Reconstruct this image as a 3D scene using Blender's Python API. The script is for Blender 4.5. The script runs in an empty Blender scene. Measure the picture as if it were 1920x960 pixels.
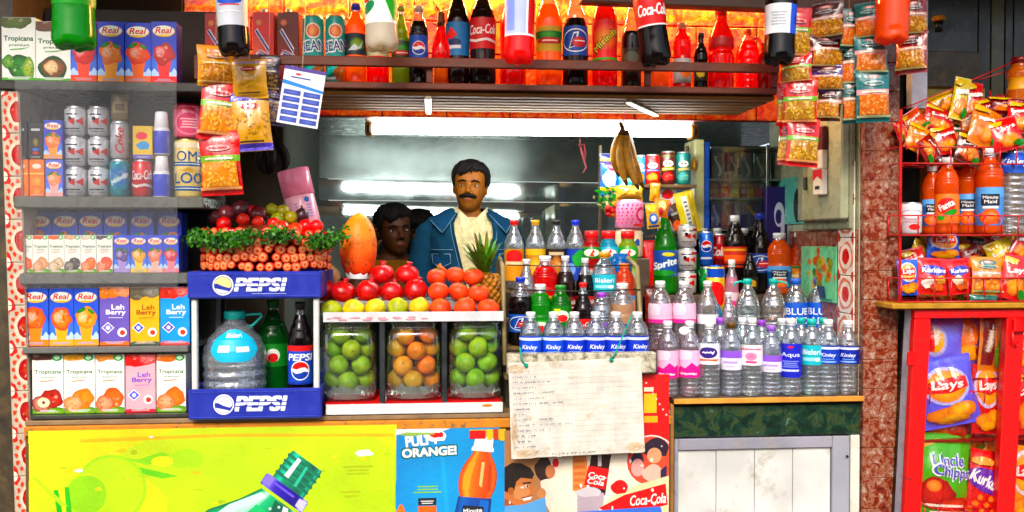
import bpy, bmesh, math, random
from mathutils import Vector, Matrix, noise, Euler
random.seed(7)
PI = math.pi; R = math.radians
scn = bpy.context.scene
COL = scn.collection

# ------------------------------------------------------------------ camera
CAM_H = 1.45
cam_d = bpy.data.cameras.new('camera'); cam = bpy.data.objects.new('camera', cam_d); COL.objects.link(cam)
cam.location = (0, 0, CAM_H); cam.rotation_euler = (R(89.0), 0, R(-5.0))
cam_d.sensor_width = 36; cam_d.lens = 36 * 1700 / 1920
cam_d.clip_start = 0.05; cam_d.clip_end = 500
scn.camera = cam
CM = Euler(cam.rotation_euler).to_matrix(); CO = Vector(cam.location)

def at(px, py, Y):
    """the place in the world that photo pixel (1920 wide) shows at distance Y of the shop front's axis"""
    d = CM @ Vector(((px - 960) / 1700, (480 - py) / 1700, -1))
    return CO + d * (Y / d.y)
def mpp(px, py, Y):
    d = CM @ Vector(((px - 960) / 1700, (480 - py) / 1700, -1))
    return (Y / d.y) / 1700

SAT = 1.28
def C(h, k=1.0):
    h = h.lstrip('#')
    o = []
    for i in (0, 2, 4):
        s = int(h[i:i+2], 16) / 255
        o.append((s / 12.92 if s <= .04045 else ((s + .055) / 1.055) ** 2.4) * k)
    y = .2126 * o[0] + .7152 * o[1] + .0722 * o[2]      # these pigments are strong: shop colours, well saturated
    return tuple(min(1., max(.002, y + (v - y) * SAT)) for v in o) + (1.0,)
def mix(a, b, t): return tuple(a[i] * (1 - t) + b[i] * t for i in range(3)) + (1.0,)
def cc(c): return C(c) if isinstance(c, str) else c

# ------------------------------------------------------------------ materials
MATS = {}
def new_mat(name):
    m = bpy.data.materials.new(name); m.use_nodes = True
    nt = m.node_tree; nt.nodes.clear()
    out = nt.nodes.new('ShaderNodeOutputMaterial')
    MATS[name] = m
    return m, nt, out
def N(nt, typ, **kw):
    n = nt.nodes.new(typ)
    for k, v in kw.items():
        if k.startswith('_'): setattr(n, k[1:], v)
        else: n.inputs[k.replace('__', ' ')].default_value = v
    return n
def L(nt, a, ao, b, bi): nt.links.new(a.outputs[ao], b.inputs[bi])

def base_col(nt, var, scale, detail=4.0):
    """the part's own colours with a little dirt and fading over them"""
    at_ = N(nt, 'ShaderNodeAttribute', _attribute_name='Col')
    tc = N(nt, 'ShaderNodeTexCoord')
    nz = N(nt, 'ShaderNodeTexNoise', Scale=scale, Detail=detail)
    L(nt, tc, 'Object', nz, 'Vector')
    mr = N(nt, 'ShaderNodeMapRange'); mr.inputs[1].default_value = .3; mr.inputs[2].default_value = .7
    mr.inputs[3].default_value = 1 - var; mr.inputs[4].default_value = 1 + var * .4
    L(nt, nz, 'Fac', mr, 0)
    mx = N(nt, 'ShaderNodeVectorMath', _operation='SCALE')
    L(nt, at_, 'Color', mx, 0); L(nt, mr, 0, mx, 'Scale')
    return mx, 0, nz, tc
def attr_mat(name, rough=.45, metal=0., spec=.5, coat=0., var=.12, scale=18, bump=0., bscale=60, transl=0., rvar=.1, sss=0.):
    m, nt, out = new_mat(name)
    c, ci, nz, tc = base_col(nt, var, scale)
    p = N(nt, 'ShaderNodeBsdfPrincipled', Roughness=rough, Metallic=metal)
    p.inputs['Specular IOR Level'].default_value = spec
    p.inputs['Coat Weight'].default_value = coat; p.inputs['Coat Roughness'].default_value = .12
    if sss: p.inputs['Subsurface Weight'].default_value = sss; p.inputs['Subsurface Radius'].default_value = (.012, .005, .003)
    L(nt, c, ci, p, 'Base Color')
    if rvar:
        mr = N(nt, 'ShaderNodeMapRange'); mr.inputs[1].default_value = .3; mr.inputs[2].default_value = .7
        mr.inputs[3].default_value = max(0, rough - rvar); mr.inputs[4].default_value = rough + rvar
        L(nt, nz, 'Fac', mr, 0); L(nt, mr, 0, p, 'Roughness')
    if bump:
        n2 = N(nt, 'ShaderNodeTexNoise', Scale=bscale, Detail=3.0); L(nt, tc, 'Object', n2, 'Vector')
        b = N(nt, 'ShaderNodeBump', Strength=bump, Distance=.01); L(nt, n2, 'Fac', b, 'Height'); L(nt, b, 'Normal', p, 'Normal')
    last = p
    if transl:
        t = N(nt, 'ShaderNodeBsdfTranslucent'); L(nt, c, ci, t, 'Color')
        ms = N(nt, 'ShaderNodeMixShader', Fac=transl); L(nt, p, 0, ms, 1); L(nt, t, 0, ms, 2); last = ms
    L(nt, last, 0, out, 'Surface')
    return m
attr_mat('paper', .42, spec=.4, var=.10)
attr_mat('carton', .38, spec=.45, var=.10, bump=.04, bscale=25)
attr_mat('film', .24, spec=.6, coat=.35, var=.08, bump=.28, bscale=38)
attr_mat('plastic', .34, var=.10)
attr_mat('matte', .8, spec=.25, var=.22, bump=.1)
attr_mat('can', .24, metal=.35, coat=.2, var=.05)
attr_mat('metal', .34, metal=.85, var=.2, bump=.05, bscale=20)
attr_mat('enamel', .3, coat=.2, var=.14, bump=.03)
attr_mat('cloth', .9, spec=.15, var=.25, scale=45, bump=.25, bscale=220)
attr_mat('skin', .55, spec=.28, var=.20, scale=55, sss=.08, bump=.12, bscale=260)
attr_mat('hair', .62, spec=.18, var=.3, scale=90, bump=.5, bscale=160)
attr_mat('fruit', .3, spec=.4, coat=.08, var=.38, scale=34, bump=.10, bscale=120)
attr_mat('rind', .45, spec=.35, var=.42, scale=22, bump=.25, bscale=90)
attr_mat('leaf', .5, var=.35, scale=60, transl=.25)
attr_mat('liquid', .14, spec=.5, coat=.25, var=.05, transl=.5, rvar=.03)
attr_mat('wood', .55, var=.35, scale=14, bump=.2, bscale=40)

def clear_mat(name, body=.12, tint=(.93, .96, .97), gloss=.75, rough=.06, bump=0., bscale=30, f0=.06, refr=0.):
    """thin clear plastic or glass: lets light straight through, mirrors more towards its edges"""
    m, nt, out = new_mat(name)
    at_ = N(nt, 'ShaderNodeAttribute', _attribute_name='Col')
    tc = N(nt, 'ShaderNodeTexCoord')
    t = N(nt, 'ShaderNodeBsdfTransparent'); L(nt, at_, 'Color', t, 'Color')
    g = N(nt, 'ShaderNodeBsdfGlossy', Roughness=rough); g.inputs['Color'].default_value = (.95, .97, 1, 1)
    thr = t
    if refr:
        rf = N(nt, 'ShaderNodeBsdfRefraction', IOR=1.33, Roughness=.02); L(nt, at_, 'Color', rf, 'Color')
        thr = N(nt, 'ShaderNodeMixShader', Fac=refr); L(nt, t, 0, thr, 1); L(nt, rf, 0, thr, 2)
    d = N(nt, 'ShaderNodeBsdfDiffuse'); d.inputs['Color'].default_value = tint + (1,)
    tl = N(nt, 'ShaderNodeBsdfTranslucent'); tl.inputs['Color'].default_value = tint + (1,)
    dd = N(nt, 'ShaderNodeMixShader', Fac=.5); L(nt, d, 0, dd, 1); L(nt, tl, 0, dd, 2)
    m1 = N(nt, 'ShaderNodeMixShader', Fac=body); L(nt, thr, 0, m1, 1); L(nt, dd, 0, m1, 2)
    lw = N(nt, 'ShaderNodeLayerWeight', Blend=.25)
    mr = N(nt, 'ShaderNodeMapRange'); mr.inputs[3].default_value = f0; mr.inputs[4].default_value = gloss
    L(nt, lw, 'Facing', mr, 0)
    m2 = N(nt, 'ShaderNodeMixShader'); L(nt, mr, 0, m2, 'Fac'); L(nt, m1, 0, m2, 1); L(nt, g, 0, m2, 2)
    if bump:
        n2 = N(nt, 'ShaderNodeTexNoise', Scale=bscale, Detail=2.0); L(nt, tc, 'Object', n2, 'Vector')
        b = N(nt, 'ShaderNodeBump', Strength=bump, Distance=.01); L(nt, n2, 'Fac', b, 'Height')
        L(nt, b, 'Normal', g, 'Normal'); L(nt, b, 'Normal', lw, 'Normal')
    L(nt, m2, 0, out, 'Surface')
    return m
clear_mat('clear', body=.17, tint=(.90, .96, 1.0), bump=.4, bscale=32, f0=.20, rough=.05, refr=.45)  # whitish body imitates sky light refracted in the bottles
clear_mat('clear_bright', refr=.35, body=.30, tint=(.93, .97, 1.0), bump=.6, bscale=45, f0=.16, rough=.08)  # milkier copy of clear: stands in for light refracted through the jug
clear_mat('jar_glass', body=.02, gloss=.8, rough=.03, f0=.05)
clear_mat('pane', body=.06, tint=(.8, .83, .85), gloss=.35, rough=.15, f0=.02, bump=.05, bscale=4)  # pale body imitates the reflective haze on the pane
clear_mat('wrap', body=.35, tint=(.9, .92, .95), gloss=.9, rough=.1, f0=.2, bump=.8, bscale=30)

def emit_mat(name, col, s):
    m, nt, out = new_mat(name)
    e = N(nt, 'ShaderNodeEmission', Strength=s); e.inputs[0].default_value = col
    L(nt, e, 0, out, 'Surface')
emit_mat('tube_glow', (.93, 1.0, .97, 1), 31.0)
emit_mat('warm_glow', (1.0, .56, .18, 1), 165.0)

def mirror_mat(name, col, rough):
    m, nt, out = new_mat(name)
    tc = N(nt, 'ShaderNodeTexCoord'); nz = N(nt, 'ShaderNodeTexNoise', Scale=3.0, Detail=6.0, Roughness=.65)
    L(nt, tc, 'Object', nz, 'Vector')
    cr = N(nt, 'ShaderNodeValToRGB'); cr.color_ramp.elements[0].position = .35; cr.color_ramp.elements[1].position = .7
    cr.color_ramp.elements[0].color = tuple(v * .55 for v in col) + (1,); cr.color_ramp.elements[1].color = col + (1,)
    L(nt, nz, 'Fac', cr, 0)
    g = N(nt, 'ShaderNodeBsdfPrincipled', Metallic=.75, Roughness=rough); L(nt, cr, 0, g, 'Base Color')
    mr = N(nt, 'ShaderNodeMapRange'); mr.inputs[1].default_value = .3; mr.inputs[2].default_value = .75
    mr.inputs[3].default_value = rough * .7; mr.inputs[4].default_value = rough * 1.6
    L(nt, nz, 'Fac', mr, 0); L(nt, mr, 0, g, 'Roughness')
    L(nt, g, 0, out, 'Surface')
mirror_mat('mirror', (.62, .70, .66), .035)
mirror_mat('mirror_hazy', (.36, .43, .40), .17)
mirror_mat('mirror_soft', (.55, .63, .62), .06)

def stone_mat(name, stops, scale, rough=.3, detail=8, dist=.6, coat=.1):
    m, nt, out = new_mat(name)
    tc = N(nt, 'ShaderNodeTexCoord'); nz = N(nt, 'ShaderNodeTexNoise', Scale=scale, Detail=detail, Roughness=.7, Distortion=dist)
    L(nt, tc, 'Object', nz, 'Vector')
    cr = N(nt, 'ShaderNodeValToRGB')
    els = cr.color_ramp.elements
    while len(els) < len(stops): els.new(.5)
    for e, (p, c) in zip(els, stops): e.position = p; e.color = C(c)
    L(nt, nz, 'Fac', cr, 0)
    p = N(nt, 'ShaderNodeBsdfPrincipled', Roughness=rough); p.inputs['Coat Weight'].default_value = coat
    L(nt, cr, 0, p, 'Base Color'); L(nt, p, 0, out, 'Surface')
stone_mat('granite', [(.30, '#2c0e06'), (.42, '#6a2610'), (.49, '#7c3a20'), (.52, '#a07c68'), (.55, '#702a12'), (.62, '#b5a090'), (.72, '#7a5642')], 46, .35)
stone_mat('green_marble', [(.3, '#020a07'), (.43, '#0a2419'), (.51, '#173428'), (.57, '#3e4628'), (.62, '#123026'), (.72, '#5f8574')], 22, .3)
stone_mat('mottled_plank', [(.3, '#3a3528'), (.45, '#8d8674'), (.55, '#bdb6a4'), (.7, '#d9d4c4')], 45, .7)
stone_mat('dull_slab', [(.3, '#1a1610'), (.5, '#3a3122'), (.7, '#5c4c34')], 14, .5)
stone_mat('terrazzo', [(.3, '#2a2622'), (.5, '#5c554a'), (.7, '#7c7466')], 6, .8)
stone_mat('asphalt', [(.3, '#2a2a2a'), (.6, '#464442'), (.8, '#5a5855')], 20, .9)
stone_mat('plaster', [(.3, '#8a7f6d'), (.6, '#a99c86'), (.8, '#b9b0a0')], 2.0, .9)

def tile_mat():
    m, nt, out = new_mat('amber_tile')
    tc = N(nt, 'ShaderNodeTexCoord')
    nz = N(nt, 'ShaderNodeTexNoise', Scale=24.0, Detail=7.0, Roughness=.72, Distortion=.8); L(nt, tc, 'Object', nz, 'Vector')
    cr = N(nt, 'ShaderNodeValToRGB'); els = cr.color_ramp.elements
    for p, c in ((.30, '#9c1c00'), (.42, '#de4a08'), (.52, '#ee7a18'), (.62, '#f4a838'), (.76, '#f8dc84')):
        e = els.new(p); e.color = C(c)
    els.remove(els[0]); els.remove(els[-1])
    L(nt, nz, 'Fac', cr, 0)
    p = N(nt, 'ShaderNodeBsdfPrincipled', Roughness=.25); p.inputs['Coat Weight'].default_value = .4
    L(nt, cr, 0, p, 'Base Color')
    b = N(nt, 'ShaderNodeBump', Strength=.4, Distance=.01); L(nt, nz, 'Fac', b, 'Height'); L(nt, b, 'Normal', p, 'Normal')
    L(nt, p, 0, out, 'Surface')
tile_mat()

def worn_mat(name, rust, rough, coat, lo, hi, scale, base_scale=18):
    """old gloss paint: chipped and stained in patches of their own shape"""
    m, nt, out = new_mat(name)
    c, ci, nz, tc = base_col(nt, .22, base_scale)
    n2 = N(nt, 'ShaderNodeTexNoise', Scale=scale, Detail=9.0, Roughness=.74); L(nt, tc, 'Object', n2, 'Vector')
    mr = N(nt, 'ShaderNodeMapRange'); mr.inputs[1].default_value = lo; mr.inputs[2].default_value = hi; L(nt, n2, 'Fac', mr, 0)
    mx = N(nt, 'ShaderNodeMix', _data_type='RGBA'); mx.inputs['B'].default_value = C(rust)
    nt.links.new(mr.outputs[0], mx.inputs[0]); nt.links.new(c.outputs[ci], mx.inputs[6]); mx.inputs[7].default_value = C(rust)
    p = N(nt, 'ShaderNodeBsdfPrincipled'); p.inputs['Coat Weight'].default_value = coat
    m2 = N(nt, 'ShaderNodeMapRange'); m2.inputs[3].default_value = rough; m2.inputs[4].default_value = .85; L(nt, mr, 0, m2, 0); L(nt, m2, 0, p, 'Roughness')
    nt.links.new(mx.outputs[2], p.inputs['Base Color'])
    b = N(nt, 'ShaderNodeBump', Strength=.25, Distance=.01); L(nt, n2, 'Fac', b, 'Height'); L(nt, b, 'Normal', p, 'Normal')
    L(nt, p, 0, out, 'Surface')
worn_mat('worn_red', '#5a1410', .35, .15, .60, .70, 26)
worn_mat('worn_white', '#a09684', .45, .0, .56, .72, 7, 5)
worn_mat('print', '#d8d0b0', .42, .05, .66, .72, 60, 5)
worn_mat('worn_edge', '#6a5a44', .6, 0, .54, .64, 20)

# ------------------------------------------------------------------ mesh builder
class B:
    def __init__(s): s.v = []; s.f = []; s.c = []; s.m = []; s.s = []
    def face(s, idx, col, mat=0, smooth=False):
        s.f.append(tuple(idx)); s.c.append(col); s.m.append(mat); s.s.append(smooth)
    def add(s, pts): n = len(s.v); s.v.extend(pts); return n
    def box(s, x0, x1, y0, y1, z0, z1, col, mat=0, bev=0., M=None):
        col = cc(col)
        if bev <= 0:
            P = [(x, y, z) for z in (z0, z1) for y in (y0, y1) for x in (x0, x1)]
            F = [(0, 2, 3, 1), (4, 5, 7, 6), (0, 1, 5, 4), (2, 6, 7, 3), (0, 4, 6, 2), (1, 3, 7, 5)]
        else:
            b = min(bev, (x1-x0)*.45, (y1-y0)*.45, (z1-z0)*.45)
            P = []; idx = {}
            for i, sx in enumerate((x0, x1)):
                for j, sy in enumerate((y0, y1)):
                    for k, sz in enumerate((z0, z1)):
                        ix = sx + (b if i == 0 else -b); iy = sy + (b if j == 0 else -b); iz = sz + (b if k == 0 else -b)
                        for a, p in enumerate(((sx, iy, iz), (ix, sy, iz), (ix, iy, sz))):
                            idx[i, j, k, a] = len(P); P.append(p)
            F = []
            g = lambda i, j, k, a: idx[i, j, k, a]
            for i in (0, 1):
                q = [g(i,0,0,0), g(i,1,0,0), g(i,1,1,0), g(i,0,1,0)]; F.append(q if i else q[::-1])
                q = [g(0,i,0,1), g(0,i,1,1), g(1,i,1,1), g(1,i,0,1)]; F.append(q if i else q[::-1])
                q = [g(0,0,i,2), g(1,0,i,2), g(1,1,i,2), g(0,1,i,2)]; F.append(q if i else q[::-1])
            for i in (0, 1):
                for j in (0, 1):
                    q = [g(i,j,0,0), g(i,j,1,0), g(i,j,1,1), g(i,j,0,1)]; F.append(q if (i == j) else q[::-1])
                    q = [g(0,i,j,1), g(1,i,j,1), g(1,i,j,2), g(0,i,j,2)]; F.append(q if (i == j) else q[::-1])
                    q = [g(i,0,j,0), g(i,0,j,2), g(i,1,j,2), g(i,1,j,0)]; F.append(q if (i == j) else q[::-1])
            for i in (0, 1):
                for j in (0, 1):
                    for k in (0, 1):
                        q = [g(i,j,k,0), g(i,j,k,1), g(i,j,k,2)]; F.append(q if (i + j + k) % 2 else q[::-1])
        if M is not None: P = [tuple(M @ Vector(p)) for p in P]
        n = s.add(P)
        for q in F: s.face([n + i for i in q], col, mat)
        return s
    def lathe(s, prof, col, seg=20, mat=0, c=(0, 0, 0), M=None, rmod=None, cap=True, zmod=None):
        """prof: (z, r) or (z, r, colour); col a colour or a function of z"""
        rings = []
        for q in prof:
            z, r = q[0], q[1]; pts = []
            for i in range(seg):
                a = 2 * PI * i / seg
                rr = r * (rmod(a, z) if rmod else 1)
                p = Vector((rr * math.sin(a), -rr * math.cos(a), z + (zmod(a, z, r) if zmod else 0)))
                if M is not None: p = M @ p
                pts.append((p.x + c[0], p.y + c[1], p.z + c[2]))
            rings.append(s.add(pts))
        for k in range(len(prof) - 1):
            cl = prof[k][2] if len(prof[k]) > 2 else (col((prof[k][0] + prof[k+1][0]) / 2) if callable(col) else col)
            cl = cc(cl)
            for i in range(seg):
                j = (i + 1) % seg
                s.face((rings[k] + i, rings[k] + j, rings[k+1] + j, rings[k+1] + i), cl, mat, True)
        if cap:
            c0 = cc(prof[0][2] if len(prof[0]) > 2 else (col(prof[0][0]) if callable(col) else col))
            c1 = cc(prof[-1][2] if len(prof[-1]) > 2 else (col(prof[-1][0]) if callable(col) else col))
            if prof[0][1] > 1e-5: s.face([rings[0] + i for i in range(seg)][::-1], c0, mat)
            if prof[-1][1] > 1e-5: s.face([rings[-1] + i for i in range(seg)], c1, mat)
        return s
    def tube(s, pts, r, col, seg=8, mat=0, cap=True):
        col = cc(col) if not callable(col) else col
        pts = [Vector(p) for p in pts]; n = len(pts); rings = []
        up = Vector((0, 0, 1))
        t0 = (pts[1] - pts[0]).normalized()
        if abs(t0.dot(up)) > .9: up = Vector((0, 1, 0))
        side = t0.cross(up).normalized()
        for k in range(n):
            t = (pts[min(k+1, n-1)] - pts[max(k-1, 0)]).normalized()
            side = (side - t * side.dot(t)).normalized(); nb = t.cross(side)
            rr = r[k] if isinstance(r, (list, tuple)) else r
            rings.append(s.add([tuple(pts[k] + (side * math.cos(2*PI*i/seg) + nb * math.sin(2*PI*i/seg)) * rr) for i in range(seg)]))
        for k in range(n - 1):
            cl = col(k / max(1, n - 2)) if callable(col) else col
            for i in range(seg):
                j = (i + 1) % seg
                s.face((rings[k]+i, rings[k]+j, rings[k+1]+j, rings[k+1]+i), cl, mat, True)
        if cap:
            s.face([rings[0]+i for i in range(seg)][::-1], col(0) if callable(col) else col, mat)
            s.face([rings[-1]+i for i in range(seg)], col(1) if callable(col) else col, mat)
        return s
    def ball(s, c, r, col, seg=14, rings=9, mat=0, sq=(1, 1, 1), M=None, nz=0., seed=0):
        P = []; sd = Vector((seed * 3.7, seed * 1.3, seed * 2.1))
        f = col if callable(col) else None; cl = None if f else cc(col)
        for k in range(rings + 1):
            th = PI * k / rings
            for i in range(seg):
                a = 2 * PI * i / seg
                d = Vector((math.sin(th) * math.cos(a), math.sin(th) * math.sin(a), -math.cos(th)))
                rr = r * (1 + (nz * noise.noise(d * 1.5 + sd) if nz else 0))
                p = Vector((d.x * rr * sq[0], d.y * rr * sq[1], d.z * rr * sq[2]))
                if M is not None: p = M @ p
                P.append((p.x + c[0], p.y + c[1], p.z + c[2]))
        n = s.add(P)
        for k in range(rings):
            for i in range(seg):
                j = (i + 1) % seg
                q = (n + k*seg + i, n + k*seg + j, n + (k+1)*seg + j, n + (k+1)*seg + i)
                if k == 0: q = (q[0], q[2], q[3])
                elif k == rings - 1: q = (q[0], q[1], q[2])
                s.face(q, f(2 * k / (rings - 1) - 1, i) if f else cl, mat, True)
        return s
    def grid(s, fn, nu, nv, col, mat=0, smooth=True, flip=False):
        n = s.add([tuple(fn(i / nu, j / nv)) for j in range(nv + 1) for i in range(nu + 1)])
        for j in range(nv):
            for i in range(nu):
                q = (n + j*(nu+1) + i, n + j*(nu+1) + i + 1, n + (j+1)*(nu+1) + i + 1, n + (j+1)*(nu+1) + i)
                s.face(q[::-1] if flip else q, cc(col((i + .5) / nu, (j + .5) / nv)) if callable(col) else cc(col), mat, smooth)
        return s
    def build(s, name, mats, parent=None, loc=(0, 0, 0), rot=(0, 0, 0)):
        me = bpy.data.meshes.new(name); me.from_pydata(s.v, [], s.f)
        if isinstance(mats, str): mats = [mats]
        for m in mats: me.materials.append(MATS[m])
        me.polygons.foreach_set('material_index', s.m); me.polygons.foreach_set('use_smooth', s.s)
        ca = me.color_attributes.new('Col', 'FLOAT_COLOR', 'CORNER')
        buf = []
        for f, c in zip(s.f, s.c):
            if isinstance(c, list):
                for q in c: buf.extend(q)
            else:
                for _ in f: buf.extend(c)
        ca.data.foreach_set('color', buf)
        me.update()
        o = bpy.data.objects.new(name, me); COL.objects.link(o)
        o.parent = parent; o.location = loc; o.rotation_euler = rot
        return o

def tag(o, label, cat, group=None, kind=None):
    o['label'] = label; o['category'] = cat
    if group: o['group'] = group
    if kind: o['kind'] = kind
    return o
def thing(name, label, cat, loc=(0, 0, 0), rot=(0, 0, 0), group=None):
    o = bpy.data.objects.new(name, None); COL.objects.link(o); o.empty_display_size = .05
    o.location = loc; o.rotation_euler = rot
    return tag(o, label, cat, group)
def struct(o): o['kind'] = 'structure'; return o

# ------------------------------------------------------------------ printed artwork
_tc = {}
def text_polys(sx, bold=0., shear=0.):
    k = (sx, bold, shear)
    if k in _tc: return _tc[k]
    cu = bpy.data.curves.new('t', 'FONT'); cu.body = sx; cu.size = 1; cu.offset = bold; cu.shear = shear
    cu.resolution_u = 3; cu.fill_mode = 'FRONT'; cu.dimensions = '2D'
    o = bpy.data.objects.new('t', cu); me = o.to_mesh()
    V = [(v.co.x, v.co.y) for v in me.vertices]; Fs = [tuple(p.vertices) for p in me.polygons]
    o.to_mesh_clear(); bpy.data.objects.remove(o); bpy.data.curves.remove(cu)
    if V:
        x0 = min(p[0] for p in V); x1 = max(p[0] for p in V); y0 = min(p[1] for p in V); y1 = max(p[1] for p in V)
        V = [((x - x0) / (x1 - x0), (y - y0) / (y1 - y0)) for x, y in V]; asp = (x1 - x0) / (y1 - y0)
    else: asp = 1
    _tc[k] = (V, Fs, asp); return _tc[k]

class Art:
    """flat print in fractions of a W x H panel; emit() lays it on any surface, each element a hair above the one below"""
    def __init__(s, W, H, plain=False): s.W = W; s.H = H; s.e = []; s.plain = plain
    def raw(s, V, F, cols): s.e.append((V, F, cols)); return s
    def poly(s, pts, col): return s.raw(list(pts), [tuple(range(len(pts)))], [cc(col)])
    def rect(s, u0, v0, u1, v1, col): return s.poly([(u0, v0), (u1, v0), (u1, v1), (u0, v1)], col)
    def ell(s, cx, cy, rx, ry=None, col='#fff', col2=None, n=20, rot=0., nz=0., seed=0):
        """rx in fractions of W; ry the same in W too if left out (a true circle); col2 the edge colour"""
        a = s.W / s.H
        ryw = rx * a if ry is None else ry
        P = []
        for i in range(n):
            t = 2 * PI * i / n; k = 1 + (nz * noise.noise(Vector((math.cos(t) * 1.6 + seed * 5.1, math.sin(t) * 1.6, seed))) if nz else 0)
            x, y = rx * k * math.cos(t), ryw * k * math.sin(t)
            if rot: x, y = x * math.cos(rot) - y / a * math.sin(rot), x * a * math.sin(rot) + y * math.cos(rot)
            P.append((cx + x, cy + y))
        c1 = cc(col)
        if col2 is None: return s.raw(P, [tuple(range(n))], [c1])
        c2 = cc(col2); spots = nz >= .15 and n >= 20 and not s.plain
        M_ = [(cx + (x - cx) * .6, cy + (y - cy) * .6) for x, y in P]
        V = P + M_ + [(cx, cy)]; F = []; K = []; cm = mix(c1, c2, .35)
        for i in range(n):
            j = (i + 1) % n
            F.append((i, j, n + j, n + i)); K.append([c2, c2, cm, cm])
            F.append((n + i, n + j, 2 * n)); K.append([cm, cm, c1])
        s.raw(V, F, K)
        if spots:            # the mottling of a printed photograph of fruit
            rd = random.Random(int(seed * 31 + n + cx * 977))
            for q in range(9):
                t = rd.random() * 2 * PI; d = .72 * math.sqrt(rd.random()); m = rd.random()
                cl = mix(mix(c1, c2, rd.random()), C('#fff4d8') if m > .6 else C('#2a0c04'), .10 + .22 * rd.random())
                s.ell(cx + rx * d * math.cos(t), cy + ryw * d * math.sin(t), rx * (.08 + .16 * rd.random()), ryw * (.06 + .13 * rd.random()), cl, n=7, rot=rd.random() * .6, nz=.5, seed=q + rd.random())
        return s
    def squig(s, cx, cy, w, h, col, seed=1, rot=0., wt=.22):
        """a word too small to read: looped pen strokes"""
        rd = random.Random(seed); a = s.W / s.H; n = max(6, int(w / h / a * 5)); P = []
        for i in range(n + 1):
            x = (i / n - .5) * w; y = (.5 if i % 2 else -.5) * h * rd.uniform(.35, .95); P.append((x, y))
        if rot: P = [(x * math.cos(rot) - y / a * math.sin(rot), x * a * math.sin(rot) + y * math.cos(rot)) for x, y in P]
        k = h * wt / a * .5
        for (x0, y0), (x1, y1) in zip(P, P[1:]):
            s.poly([(cx + x0 - k, cy + y0), (cx + x0 + k, cy + y0), (cx + x1 + k, cy + y1), (cx + x1 - k, cy + y1)], col)
        s.rect(cx - w * .5, cy - h * .12, cx + w * .5, cy + h * .12, col) if not rot else None
        return s
    def text(s, t, cx, cy, w=None, h=None, col='#fff', bold=0.02, shear=0., rot=0., arc=0.):
        V, F, asp = text_polys(t, 0., shear)
        a = s.W / s.H
        if h is None: h = w * a / asp
        if w is None: w = h / a * asp
        P = []
        for x, y in V:
            x = (x - .5) * w; y = (y - .5) * h
            if arc: y += arc * h * (1 - (2 * x / w) ** 2)
            if rot: x, y = x * math.cos(rot) - y / a * math.sin(rot), x * a * math.sin(rot) + y * math.cos(rot)
            P.append((cx + x, cy + y))
        c = cc(col)
        if bold < .008: return s.raw(P, F, [c] * len(F))
        bx_, by_ = bold * .75 * h / a * 1.3, bold * .6 * h * 1.3      # a heavier hand: struck four times
        for dx, dy in ((-bx_, -by_), (bx_, by_), (-bx_, by_), (bx_, -by_))[:2 if s.plain else 4]: s.raw([(x + dx, y + dy) for x, y in P], F, [c] * len(F))
        return s
    def lines(s, cx, cy, w, h, n, col, ragged=.3, seed=1, wt=.45):
        rd = random.Random(seed)
        for i in range(n):
            y = cy + h / 2 - (i + .5) * h / n; ww = w * (1 - rd.random() * ragged)
            s.rect(cx - ww / 2, y - wt * h / n / 2, cx + ww / 2, y + wt * h / n / 2, col)
        return s
    def grad(s, rows, ts, cols, f):
        """rows: (along, half width); ts, cols: tones across it from -1 to 1; f(along, across) -> panel place. A rounded thing in print."""
        V = []; F = []; K = []; cs = [cc(c) for c in cols]; n = len(ts)
        for a_, hw in rows: V += [f(a_, hw * t) for t in ts]
        for r in range(len(rows) - 1):
            for i in range(n - 1):
                F.append((r*n + i, r*n + i + 1, (r+1)*n + i + 1, (r+1)*n + i)); K.append([cs[i], cs[i+1], cs[i+1], cs[i]])
        return s.raw(V, F, K)
    def emit(s, b, mapf, mat=0, off0=.0004, step=.00006, cutu=0, cutv=0, clip=True, maxh=.0011):
        step = min(step, maxh / max(1, len(s.e)))
        for k, (V, F, K) in enumerate(s.e):
            off = off0 + k * step
            bm = bmesh.new(); cl = bm.loops.layers.float_color.new('c')
            vs = [bm.verts.new((x, y, 0)) for x, y in V]
            for f, c in zip(F, K):
                try: q = bm.faces.new([vs[i] for i in f])
                except ValueError: continue
                for i, lp in enumerate(q.loops): lp[cl] = c[i] if isinstance(c, list) else c
            bm.normal_update(); bmesh.ops.triangulate(bm, faces=[q for q in bm.faces if len(q.verts) > 4])
            us = [p[0] for p in V]; ws = [p[1] for p in V]
            def cut(co, no, outer=False):
                bmesh.ops.bisect_plane(bm, geom=bm.verts[:] + bm.edges[:] + bm.faces[:], dist=1e-7, plane_co=co, plane_no=no, clear_outer=outer)
            if clip:
                if min(us) < 0: cut((0, 0, 0), (-1, 0, 0), True)
                if max(us) > 1: cut((1, 0, 0), (1, 0, 0), True)
                if min(ws) < 0: cut((0, 0, 0), (0, -1, 0), True)
                if max(ws) > 1: cut((0, 1, 0), (0, 1, 0), True)
            for i in range(1, cutu):
                u = i / cutu
                if min(us) < u < max(us): cut((u, 0, 0), (1, 0, 0))
            for i in range(1, cutv):
                u = i / cutv
                if min(ws) < u < max(ws): cut((0, u, 0), (0, 1, 0))
            bm.verts.index_update()
            n = b.add([tuple(mapf(v.co.x, v.co.y, off)) for v in bm.verts])
            for q in bm.faces:
                if q.normal.z < 0: q.normal_flip()
                b.face([n + lp.vert.index for lp in q.loops], [tuple(lp[cl]) for lp in q.loops], mat, False)
            bm.free()

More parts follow.
